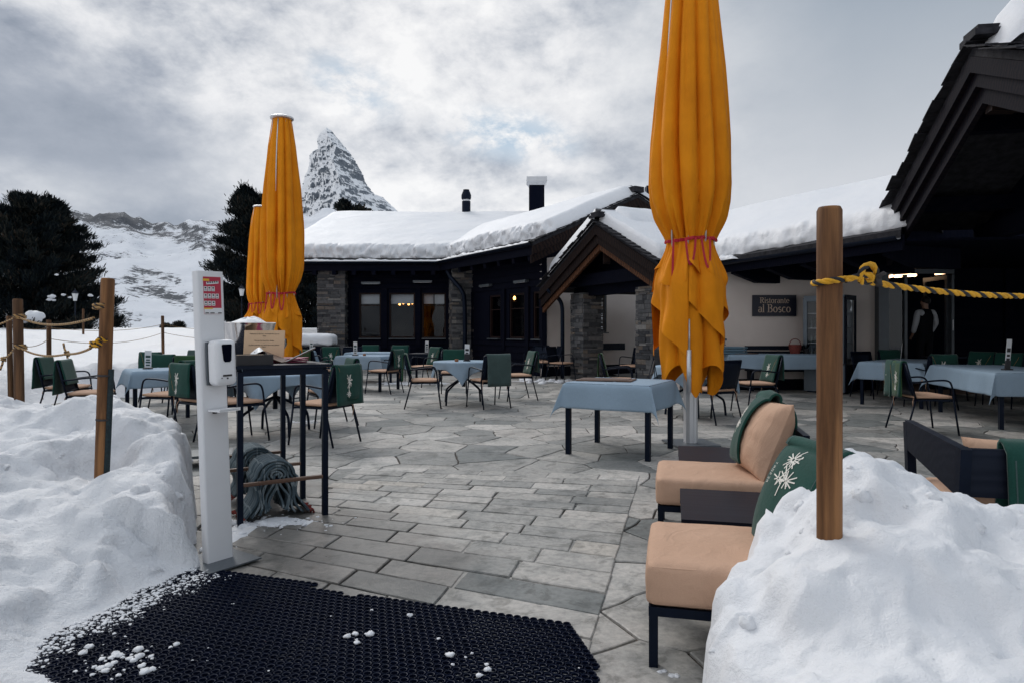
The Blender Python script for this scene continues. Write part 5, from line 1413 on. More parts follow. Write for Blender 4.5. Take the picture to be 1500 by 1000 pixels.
def slates(parent, a, b, inw, n, seed=1, w=.34, name='verge_slate'):
    a, b, inw = V(*a), V(*b), V(*inw).normalized(); rg = random.Random(seed); m = MB(); d = (b-a)/n; up = inw.cross(d).normalized()
    if up.z < 0: up = -up
    for i in range(n):
        p = a+d*i; q = a+d*(i+1.25); o = rg.uniform(.0, .07); z = rg.uniform(.0, .015)
        c0 = p-inw*o+up*(.030+z); c1 = q-inw*(o+rg.uniform(-.03, .03))+up*(.010+z)
        m.slab([c0, c1, c1+inw*w, c0+inw*w], rg.uniform(.012, .02), up, rg.random())
    m.build(name, M['slate'], parent)
def pillar(parent, c, rz, w, d, z0, z1, seed=1):
    rg = random.Random(seed); m = MB(); m.box((0, 0, (z0+z1)/2), (w-.05, d-.05, z1-z0), None, .2); z = z0
    while z < z1-.02:
        h = min(rg.choice((.035, .045, .055, .07, .09, .12)), z1-z)
        for face in range(4):
            L = w if face % 2 == 0 else d; D = (d if face % 2 == 0 else w)/2
            x = -L/2-(.012 if face % 2 == 0 else -.0)
            while x < L/2-.01:
                l = rg.uniform(.10, .46); l = min(l, L/2-x+(.012 if face % 2 == 0 else 0))
                if L/2-(x+l) < .07: l = L/2-x+(.012 if face % 2 == 0 else 0)
                pr = rg.uniform(-.012, .026); mt = Matrix.Rotation(math.pi/2*face, 3, 'Z')
                m.box(mt @ V(x+l/2, -D+.035-pr, 0)+V(0, 0, z+h/2), (l-.006, .09, h-.006), math.pi/2*face+rg.uniform(-.015, .015), rg.random())
                x += l
        z += h
    o = m.build('stone_pillar', M['stonewall'], parent); o.location = c; o.rotation_euler = (0, 0, rz); return o
def window(parent, p0, p1, z0, z1, nrm, mull=(), trans=(), fr='frame', fw=.055):
    p0, p1, nrm = V(*p0, 0), V(*p1, 0), V(*nrm, 0); d = (p1-p0).normalized(); bk = -nrm*.06; m = MB()
    up = V(0, 0, 1); mid = (p0+p1)/2
    m.bar(p0+d*fw/2+bk+up*z0, p0+d*fw/2+bk+up*z1, fw, .07, nrm); m.bar(p1-d*fw/2+bk+up*z0, p1-d*fw/2+bk+up*z1, fw, .07, nrm)
    for z in (z0+fw/2, z1-fw/2): m.bar(p0+d*fw+bk+up*z, p1-d*fw+bk+up*z, .07, fw)
    W = (p1-p0).length
    for u in mull: q = p0.lerp(p1, u[0]); m.bar(q+bk+up*(z0+(z1-z0)*u[1]), q+bk+up*(z1-fw), .03, .05, nrm)
    for v in trans: m.bar(p0+d*fw+bk+up*lerp(z0, z1, v), p1-d*fw+bk+up*lerp(z0, z1, v), .05, .03)
    w = m.build('window', M[fr], parent)
    m = MB(); b2 = -nrm*.075
    m.add([p0+d*.03+b2+up*(z0+.03), p1-d*.03+b2+up*(z0+.03), p1-d*.03+b2+up*(z1-.03), p0+d*.03+b2+up*(z1-.03)], [(0, 1, 2, 3)]); m.build('pane', M['glass'], w)
    MB().bar(p0+nrm*.03+up*(z0-.02), p1+nrm*.03+up*(z0-.02), .14, .03).build('sill', M['greymetal'], w)
    return w
def heater(c, d, nrm, label):
    c, d, nrm = V(*c), V(*d, 0), V(*nrm, 0); t = thing('patio_heater', c, 0, label, 'heater', 'strip heaters over the windows')
    MB().bar(d*-.33+nrm*.12, d*.33+nrm*.12, .13, .07, (0, 0, 1)).build('housing', M['greymetal'], t)
    MB().bar(d*-.29+nrm*.14+V(0, 0, -.037), d*.29+nrm*.14+V(0, 0, -.037), .07, .008).build('tube', M['alu'], t)
    MB().bar(V(0, 0, -.02), nrm*.10+V(0, 0, -.02), .03, .03).build('bracket', M['greymetal'], t)
def openwall(parent, A, B, z0, z1, w0, w1, holes, th, nrm, mats_, boards=True):
    # timber wall from A to B with window openings between w0 and w1
    A, B = V(*A, 0), V(*B, 0); n = V(*nrm, 0); c = -n*th/2; up = V(0, 0, 1)
    m = MB(); m.bar(A+c+up*(z0+w0)/2, B+c+up*(z0+w0)/2, th, w0-z0); m.bar(A+c+up*(w1+z1)/2, B+c+up*(w1+z1)/2, th, z1-w1)
    xs = [0]+[x for h in holes for x in h]+[1]
    for a, b in zip(xs[::2], xs[1::2]):
        if b-a > .001: m.bar(A.lerp(B, a)+c+up*(w0+w1)/2, A.lerp(B, b)+c+up*(w0+w1)/2, th, w1-w0)
    o = m.build('wall', M[mats_], parent)
    t = MB()                                           # standing posts and rails in front of the boards
    for a, b in zip(xs[::2], xs[1::2]):
        q = A.lerp(B, (a+b)/2) if 0 < a and b < 1 else A.lerp(B, .012 if a == 0 else .988)
        t.bar(q+n*.035+up*(w0-.35), q+n*.035+up*(w1+.16), .16, .07, n)
    t.bar(A+n*.025+up*(w1+.24), B+n*.025+up*(w1+.24), .05, .16); t.bar(A+n*.02+up*(w0-.16), B+n*.02+up*(w0-.16), .04, .12)
    for k in range(3): t.bar(A+n*.012+up*(w1+.45+.2*k), B+n*.012+up*(w1+.45+.2*k), .024, .175)
    for k in range(3): t.bar(A+n*.010+up*(w0-.34-.2*k), B+n*.010+up*(w0-.34-.2*k), .02, .18)
    t.build('timber_frame', M['darkbeam'], parent); return o
def pipe(parent, pts, r=.055): MB().tube(arc_pts(pts), r, 10).build('downpipe', M['black'], parent, True)

def build_restaurant():
    t = thing('restaurant', (0, 20, 0), 0, 'low restaurant of dark timber, stone pillars and beige plaster under thick roof snow', 'building')
    t.location = (0, 0, 0)
    ZE = 3.65
    C = V(-2.5, 23.2, ZE); e0 = V(-8.4, 23.2, ZE); r0 = V(-8.4, 31, 6.35); r1 = V(6.5, 31, 6.35)
    P2 = V(.55, 18.2, ZE); P3 = V(3.72, 20.14, 5.31); P4 = V(-.96, 27.81, 5.31); n2 = V(.853, .521, 0); ed = (P2-C).normalized()
    roof(t, 'roof', [e0, C, P4, V(.5, 31, 6.35), r0]); roof(t, 'roof', [r0, V(.5, 31, 6.35), r1, V(6.5, 38.6, ZE), V(-8.4, 38.6, ZE)])
    roof(t, 'roof', [C, P2, P3, P4])
    Q2, Q4 = P3+n2*3.72-V(0, 0, 1.66), P4+n2*3.72-V(0, 0, 1.66); roof(t, 'roof', [P4, P3, Q2, Q4]); roof(t, 'roof', [P4, Q4, r1, V(.5, 31, 6.35)])
    roof_snow(t, e0+V(.05, 0, .0), C+V(1.0, 0, 0), V(5.0, 31, 6.35), r0+V(.05, 0, 0), .46, 3, 1.5, .55, edge=(1, 0), nu=420, lump=.11)
    vb = (P4-C); 
    roof_snow(t, C+(P2-C)*-.04, P2, P3, P4+(P4-P3)*.04, .44, 7, 1.5, .55, edge=(0, 1), nu=380, lump=.11)
    roof_snow(t, Q2, Q4, P4, P3, .45, 9, 1, .2, nu=60, nv=20)
    # eaves
    MB().bar(e0+V(0, .10, -.20), C+V(.05, .10, -.20), .05, .24).build('fascia', M['darkbeam'], t)
    MB().bar(C+n2*.10+V(0, 0, -.20), P2+n2*.10+V(0, 0, -.20), .05, .24).build('fascia', M['darkbeam'], t)
    gutter(t, e0+V(0, -.03, -.02), C+V(.03, -.03, -.02), .075, True, 4); gutter(t, C+n2*-.03+V(0, 0, -.02), P2+n2*-.03+V(0, 0, -.02), .075, True, 8)
    for i in range(9): x = lerp(-8.1, -2.7, i/8); MB().bar((x, 23.28, ZE-.36), (x, 24.1, ZE-.24), .14, .20).build('rafter_end', M['darkbeam'], t)
    for i in range(7):
        p = C.lerp(P2, (i+.5)/7); MB().bar(p+n2*.15+V(0, 0, -.36), p+n2*1.0+V(0, 0, -.20), .14, .20).build('rafter_end', M['darkbeam'], t)
    sl = (P3-P2).normalized(); fr = V(.521, -.853, 0)
    for k, (a, b, o, mt) in enumerate(((.10, .34, .0, 'barge'), (.34, .56, -.07, 'barge'))):
        MB().slab([P2+V(0, 0, -a), P3+V(0, 0, -a), P3+V(0, 0, -b), P2+V(0, 0, -b)], .06, tuple(-fr)).build('barge_board', M[mt], t).location = fr*(.01+o)
        MB().slab([Q2+V(0, 0, -a), P3+V(0, 0, -a), P3+V(0, 0, -b), Q2+V(0, 0, -b)], .06, tuple(-fr)).build('barge_board', M[mt], t).location = fr*(.01+o)
    slates(t, P2+fr*.06, P3+fr*.06, -fr, 14, 2); slates(t, Q2+fr*.06, P3+fr*.06, -fr, 14, 5)
    MB().box(P3+V(-.1, .15, .14), (.5, .36, .16), math.atan2(.853, -.521)).build('ridge_stone', M['slate'], t)
    # left wing, window wall
    WL, WR, Y = gx(508, 24), gx(660, 24), 24.0
    A, B = (WL, Y), (WR, Y); hol = []
    for a, b in ((526, 558), (570, 608), (618, 653)): hol.append((xp(A, B, a), xp(A, B, b)))
    w0, w1 = 1.04, 2.62
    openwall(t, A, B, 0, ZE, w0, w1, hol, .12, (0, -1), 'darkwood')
    for i, (a, b) in enumerate(hol):
        pa, pb = (lerp(WL, WR, a), Y), (lerp(WL, WR, b), Y)
        window(t, pa, pb, w0, w1, (0, -1), ((.5, .72),) if i == 2 else (), (.72,) if i != 1 else ())
    A2, B2 = V(-1.37, 23.07), V(.9, 19.35); dn = (-.853, -.521); h2 = []
    for a, b in ((717, 733), (746, 768), (781, 799)): h2.append((xp(A2, B2, a), min(.985, xp(A2, B2, b))))
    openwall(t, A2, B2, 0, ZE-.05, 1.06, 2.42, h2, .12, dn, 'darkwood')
    for a, b in h2: window(t, A2.lerp(B2, a), A2.lerp(B2, b), 1.06, 2.42, dn, (), (.66,))
    pillar(t, (gx(490, 24), 23.95, 0), 0, .93, .8, -.02, ZE-.12, 3)
    pillar(t, (-1.68, 23.25, 0), .25, .80, .7, -.02, ZE-.12, 5)
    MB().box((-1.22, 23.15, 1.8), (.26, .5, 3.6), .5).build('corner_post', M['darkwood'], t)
    # open bay on the far end: beam, back pillar
    MB().bar((-8.3, 24, 3.42), (WL-.9, 24, 3.42), .16, .22).build('lintel_beam', M['darkbeam'], t)
    pillar(t, (-8.15, 24.0, 0), 0, .5, .5, -.02, 3.3, 8)
    MB().bar((-8.4, 30.7, 3.5), (2, 30.7, 3.5), .2, .25).build('rear_beam', M['darkbeam'], t)
    # dining room inside the windows
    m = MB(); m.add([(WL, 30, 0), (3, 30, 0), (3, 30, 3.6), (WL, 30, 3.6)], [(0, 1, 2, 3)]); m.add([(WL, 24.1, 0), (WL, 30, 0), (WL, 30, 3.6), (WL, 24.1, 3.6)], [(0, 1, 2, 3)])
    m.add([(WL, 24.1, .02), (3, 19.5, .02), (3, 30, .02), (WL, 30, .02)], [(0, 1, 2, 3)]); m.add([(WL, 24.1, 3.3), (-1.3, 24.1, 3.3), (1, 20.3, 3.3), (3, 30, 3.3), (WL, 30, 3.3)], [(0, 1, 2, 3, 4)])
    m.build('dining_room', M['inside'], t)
    for i, (a, b) in enumerate(hol): MB().box((lerp(WL, WR, (a+b)/2), 24.22, w1-.20), ((b-a)*(WR-WL)-.06, .02, .36)).build('reflection_strip', M['card'], t)  # pale strips added behind the panes to stand in for sky reflections
    warm = emit('warm_bulb', (1, .42, .10), 9.0)
    def lamps(c, n, sp, label):
        L = thing('chandelier', c, 0, label, 'lamp'); MB().tube([(-sp*n/2, 0, 0), (sp*n/2, 0, 0)], .012, 6).build('arm', M['ink'], L); MB().tube([(0, 0, 0), (0, 0, 3.25-c[2])], .008, 6).build('cord', M['ink'], L)
        for i in range(n): 
            m = MB(); m.lathe([(0, 0), (.035, .01), (.045, .07), (.03, .12), (0, .13)], 10, ((i-(n-1)/2)*sp, .1*(-1)**i, .02+.03*(i % 2))); m.build('bulb', warm, L, True)
    c = at(598, 448, 25.9); lamps((c.x, 25.9, c.z), 5, .17, 'row of warm orange lamps behind the middle window')
    c = at(751, 442, 23.0); lamps((c.x, 23.0, c.z), 2, .12, 'warm orange lamp behind the angled windows')
    # heaters
    heater((gx(545, 23.98), 23.93, H+.070*23.9), (1, 0), (0, -1), 'strip heater over the first long window'); heater((gx(620, 23.98), 23.93, H+.072*23.9), (1, 0), (0, -1), 'strip heater over the third long window')
    for px, lab in ((716, 'strip heater at the downpipe end of the angled windows'), (768, 'strip heater at the porch end of the angled windows')):
        q = A2.lerp(B2, xp(A2, B2, px)); heater((q.x, q.y, 2.74), tuple((B2-A2).normalized()), dn, lab)
    # gable end in beige plaster behind the porch
    d = V(.853, .521); E = B2+d*6.6
    w = MB(); fb = V(.521, -.853, 0)
    b3, e3 = V(B2.x, B2.y, 0), V(E.x, E.y, 0)
    wp0, wp1 = B2.lerp(E, xp(B2, E, 876)), B2.lerp(E, xp(B2, E, 889))
    u0, u1 = xp(B2, E, 876), xp(B2, E, 889)
    openw = [(0, u0, 0, 3.4), (u1, 1, 0, 3.4), (u0, u1, 0, 1.25), (u0, u1, 2.45, 3.4)]
    for a, b, z0, z1 in openw: w.bar(b3.lerp(e3, a)-fb*.1+V(0, 0, (z0+z1)/2), b3.lerp(e3, b)-fb*.1+V(0, 0, (z0+z1)/2), .2, z1-z0)
    w.build('wall', M['plaster'], t)
    window(t, wp0, wp1, 1.25, 2.45, (.521, -.853), (), (.5,), 'greymetal', .06)
    MB().bar(b3+fb*.012+V(0, 0, .14), e3+fb*.012+V(0, 0, .14), .024, .28).build('plinth', M['darkbeam'], t)
    g = V(P3.x, P3.y, 0)+V(-.521*.8, .853*.8, 0); lo, hi = b3.copy(), e3.copy()
    MB().slab([V(lo.x, lo.y, 3.4), V(hi.x, hi.y, 3.4), V(g.x, g.y, 5.05)], .1, (-.521, .853, 0)).build('gable_boards', M['darkwood'], t)
    MB().bar(b3+fb*.03+V(0, 0, 0), b3+fb*.03+V(0, 0, 3.5), .14, .14, (1, 0, 0)).build('corner_post', M['darkwood'], t)
    # chimneys
    x, y = gx(786, 30), 30.0
    MB().box((x, y, 6.9), (.66, .6, 1.9)).build('chimney', M['darkwood'], t)
    c = MB(); c.add(*(lambda r0_, r1_, z0, z1, z2: ([(x+a*r0_, y+b*r0_*.9, z0) for a, b in ((-1, -1), (1, -1), (1, 1), (-1, 1))]+[(x+a*r1_, y+b*r1_*.9, z1) for a, b in ((-1, -1), (1, -1), (1, 1), (-1, 1))]+[(x+a*r1_, y+b*r1_*.9, z2) for a, b in ((-1, -1), (1, -1), (1, 1), (-1, 1))], [(3, 2, 1, 0), (8, 9, 10, 11)]+[(q*4+i, q*4+(i+1) % 4, q*4+4+(i+1) % 4, q*4+4+i) for q in (0, 1) for i in range(4)]))(.31, .44, 7.6, 7.78, 7.98))
    c.build('chimney_cap', M['alu'], t)
    x, y = gx(683, 30.5), 30.5
    m = MB(); m.lathe([(.19, 5.9), (.19, 7.05), (.19, 7.06)], 20, (x, y, 0)); m.lathe([(.19, 7.14), (.22, 7.2), (.22, 7.34), (.16, 7.5), (.14, 7.5), (.14, 7.58), (0, 7.6)], 20, (x, y, 0)); f = m.build('flue', M['black'], t, 40)
    MB().lathe([(.165, 7.06), (.165, 7.14)], 20, (x, y, 0)).build('flue_ring', M['alu'], f, 40)
    m = MB(); m.box((gx(954, 22), 22, 5.35), (.36, .36, 1.15)); m.build('chimney', M['black'], t)
    # downpipes
    pipe(t, [(gx(655, 23.1), 23.12, 3.55), (gx(655, 23.1), 23.05, 3.3), (gx(662, 22.7), 22.8, 3.0), (gx(677, 22.5), 22.6, 2.62), (gx(681, 22.6), 22.6, 2.3), (gx(681, 22.6), 22.62, 0)], .075)
    # ---- porch
    A = V(2.02, 16.4, 3.90); L = V(.76, 19.0, 2.46); Rr = V(3.06, 14.25, 2.71); r = V(.9, .436, 0); dd = V(.436, -.9, 0); ln = 4.2
    lx = L+(A-L).normalized()*.0
    roof(t, 'porch_roof', [L, A, A+r*ln, L+r*ln]); roof(t, 'porch_roof', [A, Rr, Rr+r*ln, A+r*ln])
    L2 = A+(L-A)*.80
    roof_snow(t, L2-r*.06, L2+r*(ln+1), A+r*(ln+1)+V(0, 0, .0), A-r*.06, .33, 12, .5, .02, nu=120, nv=24, lump=.04, top=0, ed=.05)
    roof_snow(t, Rr+r*ln*1.4, Rr+r*.07, A+r*.07, A+r*ln*1.4, .32, 15, 1.0, .12, nu=160, nv=30, edge=(0, 1), top=0, ed=.12)
    def capf(u, v):                                       # the drift along the porch ridge
        s = lerp(.40, ln+1.2, u); a = lerp(-.62, .70, v); zz = -.5*abs(a)*1.0
        k = math.sqrt(max(0, 1-(abs(v-.5)*2)**2.2)); en = sm(0, .30, s-.40); en = math.sqrt(en)
        p = A+r*s+(dd*a); return (p.x, p.y, A.z+zz*.98+.012+(.42+.06*fbm(s*.8, a, 3))*k*en+.16*(1-k)*en)
    m = MB(); m.grid(capf, 60, 22); m.build('roof_snow', M['roofsnow'], t, True)
    for a, b, o, mt in ((.08, .30, 0, 'barge'), (.30, .52, .06, 'barge'), (.52, .67, .12, 'redbarge')):
        for e in (L, Rr):
            x = MB().slab([e+V(0, 0, -a), A+V(0, 0, -a), A+V(0, 0, -b), e+V(0, 0, -b)], .07, tuple(r)).build('barge_board', M[mt], t); x.location = r*(o-.02)
    slates(t, L-r*.08, A-r*.08, r, 13, 3, .42); slates(t, Rr-r*.08, A-r*.08, r, 13, 6, .42)
    MB().box(A+r*.22+V(0, 0, .13), (.62, .40, .07), math.atan2(.436, .9)).build('ridge_stone', M['slate'], t); MB().box(A+r*.20+V(0, 0, .20), (.52, .30, .06), math.atan2(.436, .9)+.06).build('ridge_stone', M['slate'], t)
    zl = 2.62
    MB().bar(A-dd*2.2+r*.55+V(0, 0, zl-A.z-.02), A+dd*1.75+r*.55+V(0, 0, zl-A.z-.02), .20, .30).build('tie_beam', M['darkbeam'], t)
    MB().bar(A+r*.30+V(0, 0, -.62), A+r*.30+V(0, 0, -1.0), .16, .16, (1, 0, 0)).build('king_post', M['barge'], t)
    MB().slab([A-dd*2.3+r*.80+V(0, 0, -1.22), A+r*.80+V(0, 0, -.12), A+dd*2.0+r*.80+V(0, 0, -1.05), A+dd*1.9+r*.8+V(0, 0, -1.25)], .06, tuple(r)).build('gable_boards', M['darkwood'], t)
    for s in (-2.0, 1.55): MB().bar(A+dd*s+r*.15+V(0, 0, zl-A.z+.05), A+dd*s+r*4.0+V(0, 0, zl-A.z+.05), .2, .24).build('purlin', M['darkbeam'], t)
    MB().bar(A-dd*2.25+r*.88+V(0, 0, zl-A.z-.28), A+dd*1.75+r*.88+V(0, 0, zl-A.z-.28), .26, .26).build('lintel_beam', M['darkwood'], t)
    rzp = math.atan2(.436, .9)
    pillar(t, (2.02, 18.45, 0), rzp, .60, .62, -.02, 2.30, 9); pillar(t, (3.30, 15.75, 0), rzp, .60, .62, -.02, 2.30, 12)
    pipe(t, [(gx(802, 18.6), 18.55, 2.42), (gx(806, 18.6), 18.55, 2.32), (gx(818, 18.6), 18.6, 2.18), (gx(823.5, 18.6), 18.6, 2.0), (gx(824, 18.6), 18.6, 1.7), (gx(824, 18.6), 18.6, 0)], .055)
    MB().box((2.9, 20.35, .82), (1.2, .03, .20), .55).build('bench_back', M['blackwood'], t)
    # ---- sign wall and its roof
    e0, e1, R1, R0 = V(4.35, 14.9, 2.83), V(5.95, 10.45, 2.83), V(8.1, 13.6, 4.18), V(5.6, 17.9, 4.18)
    ein = V(.94, .34, 0)
    roof(t, 'roof', [e0, e1, R1, R0], .12); roof(t, 'roof', [R0, R1, V(10.6, 16, 2.83), V(8, 20.5, 2.83)], .12)
    roof_snow(t, e0+V(-.3, .8, 0), e1+V(.05, -.1, 0), R1, R0+V(-.2, .6, 0), .36, 19, .9, .16, edge=(0, 1), nu=160)
    MB().bar(e0+ein*.06+V(0, 0, -.19), e1+ein*.06+V(0, 0, -.19), .05, .24).build('fascia', M['darkbeam'], t)
    gutter(t, e0-ein*.05+V(0, 0, -.10), e1-ein*.05+V(0, 0, -.10), .065, False)
    q = MB()
    def gs(u, v):
        p = e0.lerp(e1, u*.20)-ein*.06; th = v*math.pi; s = sm(0, .15, u)*sm(1, .8, u); return p+ein*(-.09*math.cos(th)*(1+.4*nz(u*8, 2)))+V(0, 0, -.07+.10*s*math.sin(th)*(1+.5*nz(u*9, 5)))
    q.grid(gs, 40, 8); q.build('gutter_snow', M['crumb'], t, True)
    MB().prism([(e0.x+.12, e0.y), (e1.x+.12, e1.y+.05), (14.5, 9.2), (14.5, 15.15), (3.9, 15.15)], 2.66, 2.70).build('soffit', M['darkwood'], t)
    for f in (.10, .32, .52, .72, .90):
        p = e0.lerp(e1, f); p2 = p+ein*1.7; 
        if p2.y > 14.9: p2 = p+(p2-p)*((14.9-p.y)/(p2.y-p.y)) if p2.y != p.y else p2
        MB().slab([p+ein*.15+V(0, 0, -.34), p+ein*.15+V(0, 0, -.18), p2+V(0, 0, -.18), p2+V(0, 0, -.52), p+ein*.75+V(0, 0, -.52)], .16, (.34, -.94, 0)).build('corbel', M['darkwood'], t)
    w = MB(); w.box((5.93, 15.1, 1.33), (4.10, .2, 2.66)); w.build('wall', M['plaster'], t)
    MB().box((3.85, 17.2, 1.33), (.2, 4.4, 2.66), -.12).build('wall', M['plaster'], t)
    MB().box((5.93, 14.985, .12), (4.08, .03, .24)).build('plinth', M['darkbeam'], t)
    MB().box((8.08, 15.0, 1.33), (.22, .34, 2.66)).build('door_frame', M['greymetal'], t)
    return t

def build_house():
    t = thing('timber_house', (0, 0, 0), 0, 'dark timber house with a steep slate gable and glazed entrance', 'building')
    A = V(5.4, 8, 4.6); d = V(.225, .974, 0); rr = V(.974, -.225, 0); s = .43
    L = A+d*3.62-V(0, 0, 3.62*s); N = A-d*4.0-V(0, 0, 4.0*s); ln = 9.0  # roof run on past the view, lengthened to deepen the shade beneath
    roof(t, 'roof', [L, A, A+rr*ln, L+rr*ln], .10); roof(t, 'roof', [A, N, N+rr*ln, A+rr*ln], .10)
    for a, b, o in ((.10, .29, 0), (.29, .46, .06), (.46, .66, .13)):
        for e in (L, N): MB().slab([e+V(0, 0, -a), A+V(0, 0, -a), A+V(0, 0, -b), e+V(0, 0, -b)], .07, tuple(rr)).build('barge_board', M['darkbarge'], t).location = rr*(o-.03)
    slates(t, L-rr*.10, A-rr*.10, rr, 12, 4, .5); slates(t, N-rr*.10, A-rr*.10, rr, 12, 8, .5)
    MB().box(A+rr*.20+V(0, 0, .10), (.52, .44, .07), math.atan2(-.225, .974)).build('ridge_stone', M['slate'], t); MB().box(A+rr*.17+V(0, 0, .165), (.40, .34, .06), math.atan2(-.225, .974)+.08).build('ridge_stone', M['slate'], t)
    roof_snow(t, N+rr*ln, N+rr*.34, A+rr*.34, A+rr*ln, .42, 31, .8, .1, edge=(0, 1), top=0); roof_snow(t, L+rr*1.6, L+rr*ln, A+rr*ln, A+rr*1.6, .38, 33, .8, .5, edge=(1, 0), top=0)
    def capf(u, v):
        q = lerp(.10, ln, u); a = lerp(-.55, .55, v); k = math.sqrt(max(0, 1-(abs(v-.5)*2)**2.2)); en = math.sqrt(sm(0, .34, q-.10))
        p = A+rr*q+d*a; return (p.x, p.y, A.z-s*abs(a)+.012+.52*k*en+.2*(1-k)*en)
    m = MB(); m.grid(capf, 60, 20); m.build('roof_snow', M['roofsnow'], t, True)
    # inner gable and beams
    g = A+rr*1.5
    MB().slab([g+d*3.6-V(0, 0, 3.6*s+.12), g-V(0, 0, .12), g-d*3.9-V(0, 0, 3.9*s+.12)], .08, tuple(rr)).build('gable_boards', M['darkwood'], t)
    for z, k in ((-1.75, .5),): MB().bar(g+d*3.6+V(0, 0, z), g-d*3.9+V(0, 0, z), .22, .28).build('tie_beam', M['darkbeam'], t)
    m = MB(); 
    for i, (o, z) in enumerate(((.15, -.66), (.45, -.66), (.75, -.80))): m.bar(A+rr*(o+.02)+V(0, 0, z), A+rr*(o+.30)+V(0, 0, z-.02), .18, .22)
    m.build('king_block', M['barge'], t)
    for q in (.9, 2.6): MB().bar(A+d*q+rr*.1-V(0, 0, q*s+.28), A+d*q+rr*8-V(0, 0, q*s+.28), .18, .22).build('purlin', M['darkbeam'], t); MB().bar(A-d*q+rr*.1-V(0, 0, q*s+.28), A-d*q+rr*8-V(0, 0, q*s+.28), .18, .22).build('purlin', M['darkbeam'], t)
    # walls
    X0, X1 = 8.20, 9.72; Y = 15.05
    w = MB(); w.box((12.3, Y+.1, 1.33), (5.16, .2, 2.66)); w.build('wall', M['darkwood'], t)
    m = MB()
    for k in range(12): m.box((12.3, Y-.012, .12+.215*k), (5.1, .022, .20))
    for x in (10.9, 12.2, 13.5): m.box((x, Y-.05, 1.33), (.18, .10, 2.64))
    m.build('wall_boards', M['darkbeam'], t)
    MB().box((14.4, 11.5, 1.33), (.2, 7, 2.66)).build('wall', M['darkwood'], t); MB().box((11.3, 14.9, 3.18), (6.4, .2, .92)).build('attic_wall', M['darkwood'], t)
    fr = MB(); zt = 2.52
    for x in (X0, 8.66, X1-.03): fr.box((x, Y, 1.41), (.06, .10, 2.22))
    fr.box(((X0+X1)/2, Y, zt+.07), (X1-X0, .10, .10)); e = fr.build('entrance_door', M['greymetal'], t)
    m = MB(); m.add([(X0+.03, Y, .32), (8.66, Y, .32), (8.66, Y, zt), (X0+.03, Y, zt)], [(0, 1, 2, 3)]); m.build('pane', M['glass'], e)
    # the door leaf stands open into the hall
    h0, h1 = V(X1-.07, Y+.06, 0), V(X1-.02, Y+1.02, 0); m = MB()
    for q in (.05, .95): m.bar(h0.lerp(h1, q)+V(0, 0, .32), h0.lerp(h1, q)+V(0, 0, zt), .08, .05, (1, 0, 0))
    for z in (.37, zt-.05): m.bar(h0+V(0, 0, z), h1+V(0, 0, z), .05, .09)
    lf = m.build('door_leaf', M['greymetal'], t)
    m = MB(); m.add([h0+V(0, 0, .4), h1+V(0, 0, .4), h1+V(0, 0, zt-.1), h0+V(0, 0, zt-.1)], [(3, 2, 1, 0)]); m.build('pane', M['glass'], lf)
    m = MB(); m.tube([(X1-.02, Y-.05, 1.30), (X1-.06, Y-.10, 1.30), (X1-.06, Y-.10, 1.52), (X1-.02, Y-.05, 1.52)], .011, 6); m.build('handle', M['alu'], e)
    MB().box((10.1, 14.5, .15), (4.1, 1.1, .30)).build('doorstep', M['tray'], t)
    m = MB(); m.add([(X0, 19, 0), (14, 19, 0), (14, 19, 2.9), (X0, 19, 2.9)], [(0, 1, 2, 3)]); m.add([(X0, Y+.2, .3), (14, Y+.2, .3), (14, 19, .3), (X0, 19, .3)], [(0, 1, 2, 3)]); m.add([(X0, Y+.2, 2.85), (14, Y+.2, 2.85), (14, 19, 2.85), (X0, 19, 2.85)], [(3, 2, 1, 0)])
    m.add([(X0, Y+.2, .3), (X0, 19, .3), (X0, 19, 2.9), (X0, Y+.2, 2.9)], [(0, 1, 2, 3)]); m.build('hall', M['inside'], t)
    tube = emit('fluorescent_tube', (1, .62, .36), 7.0)
    for a, b, y, lab in ((1311, 1341, 404, 'longer strip light glowing inside the glazed entrance'), (1371, 1390, 400, 'shorter strip light glowing inside the glazed entrance'), (1299, 1307, 405.5, 'small end of a strip light near the grey door frame')):
        c0, c1 = at(a, y+1, 16.6), at(b, y-1, 16.6+.6); o = thing('strip_light', c0, 0, lab, 'light', 'strip lights in the entrance hall')
        MB().tube([V(0, 0, 0), c1-c0], .035, 8).build('tube', tube, o, True); MB().bar(V(0, 0, .07), c1-c0+V(0, 0, .07), .10, .04).build('fixture', M['greymetal'], o)
    k = thing('service_counter', (9.0, 14.1, .3), 0, 'dark low counter behind the chairs of the glazed entrance', 'counter')
    MB().box((-.15, -.45, .45), (1.15, .35, .60)).build('body', M['inside'], k); MB().box((-.15, -.45, .765), (1.2, .42, .03)).build('worktop', M['blackwood'], k)
    k.location = (9.0, 14.0, .0)
    return t

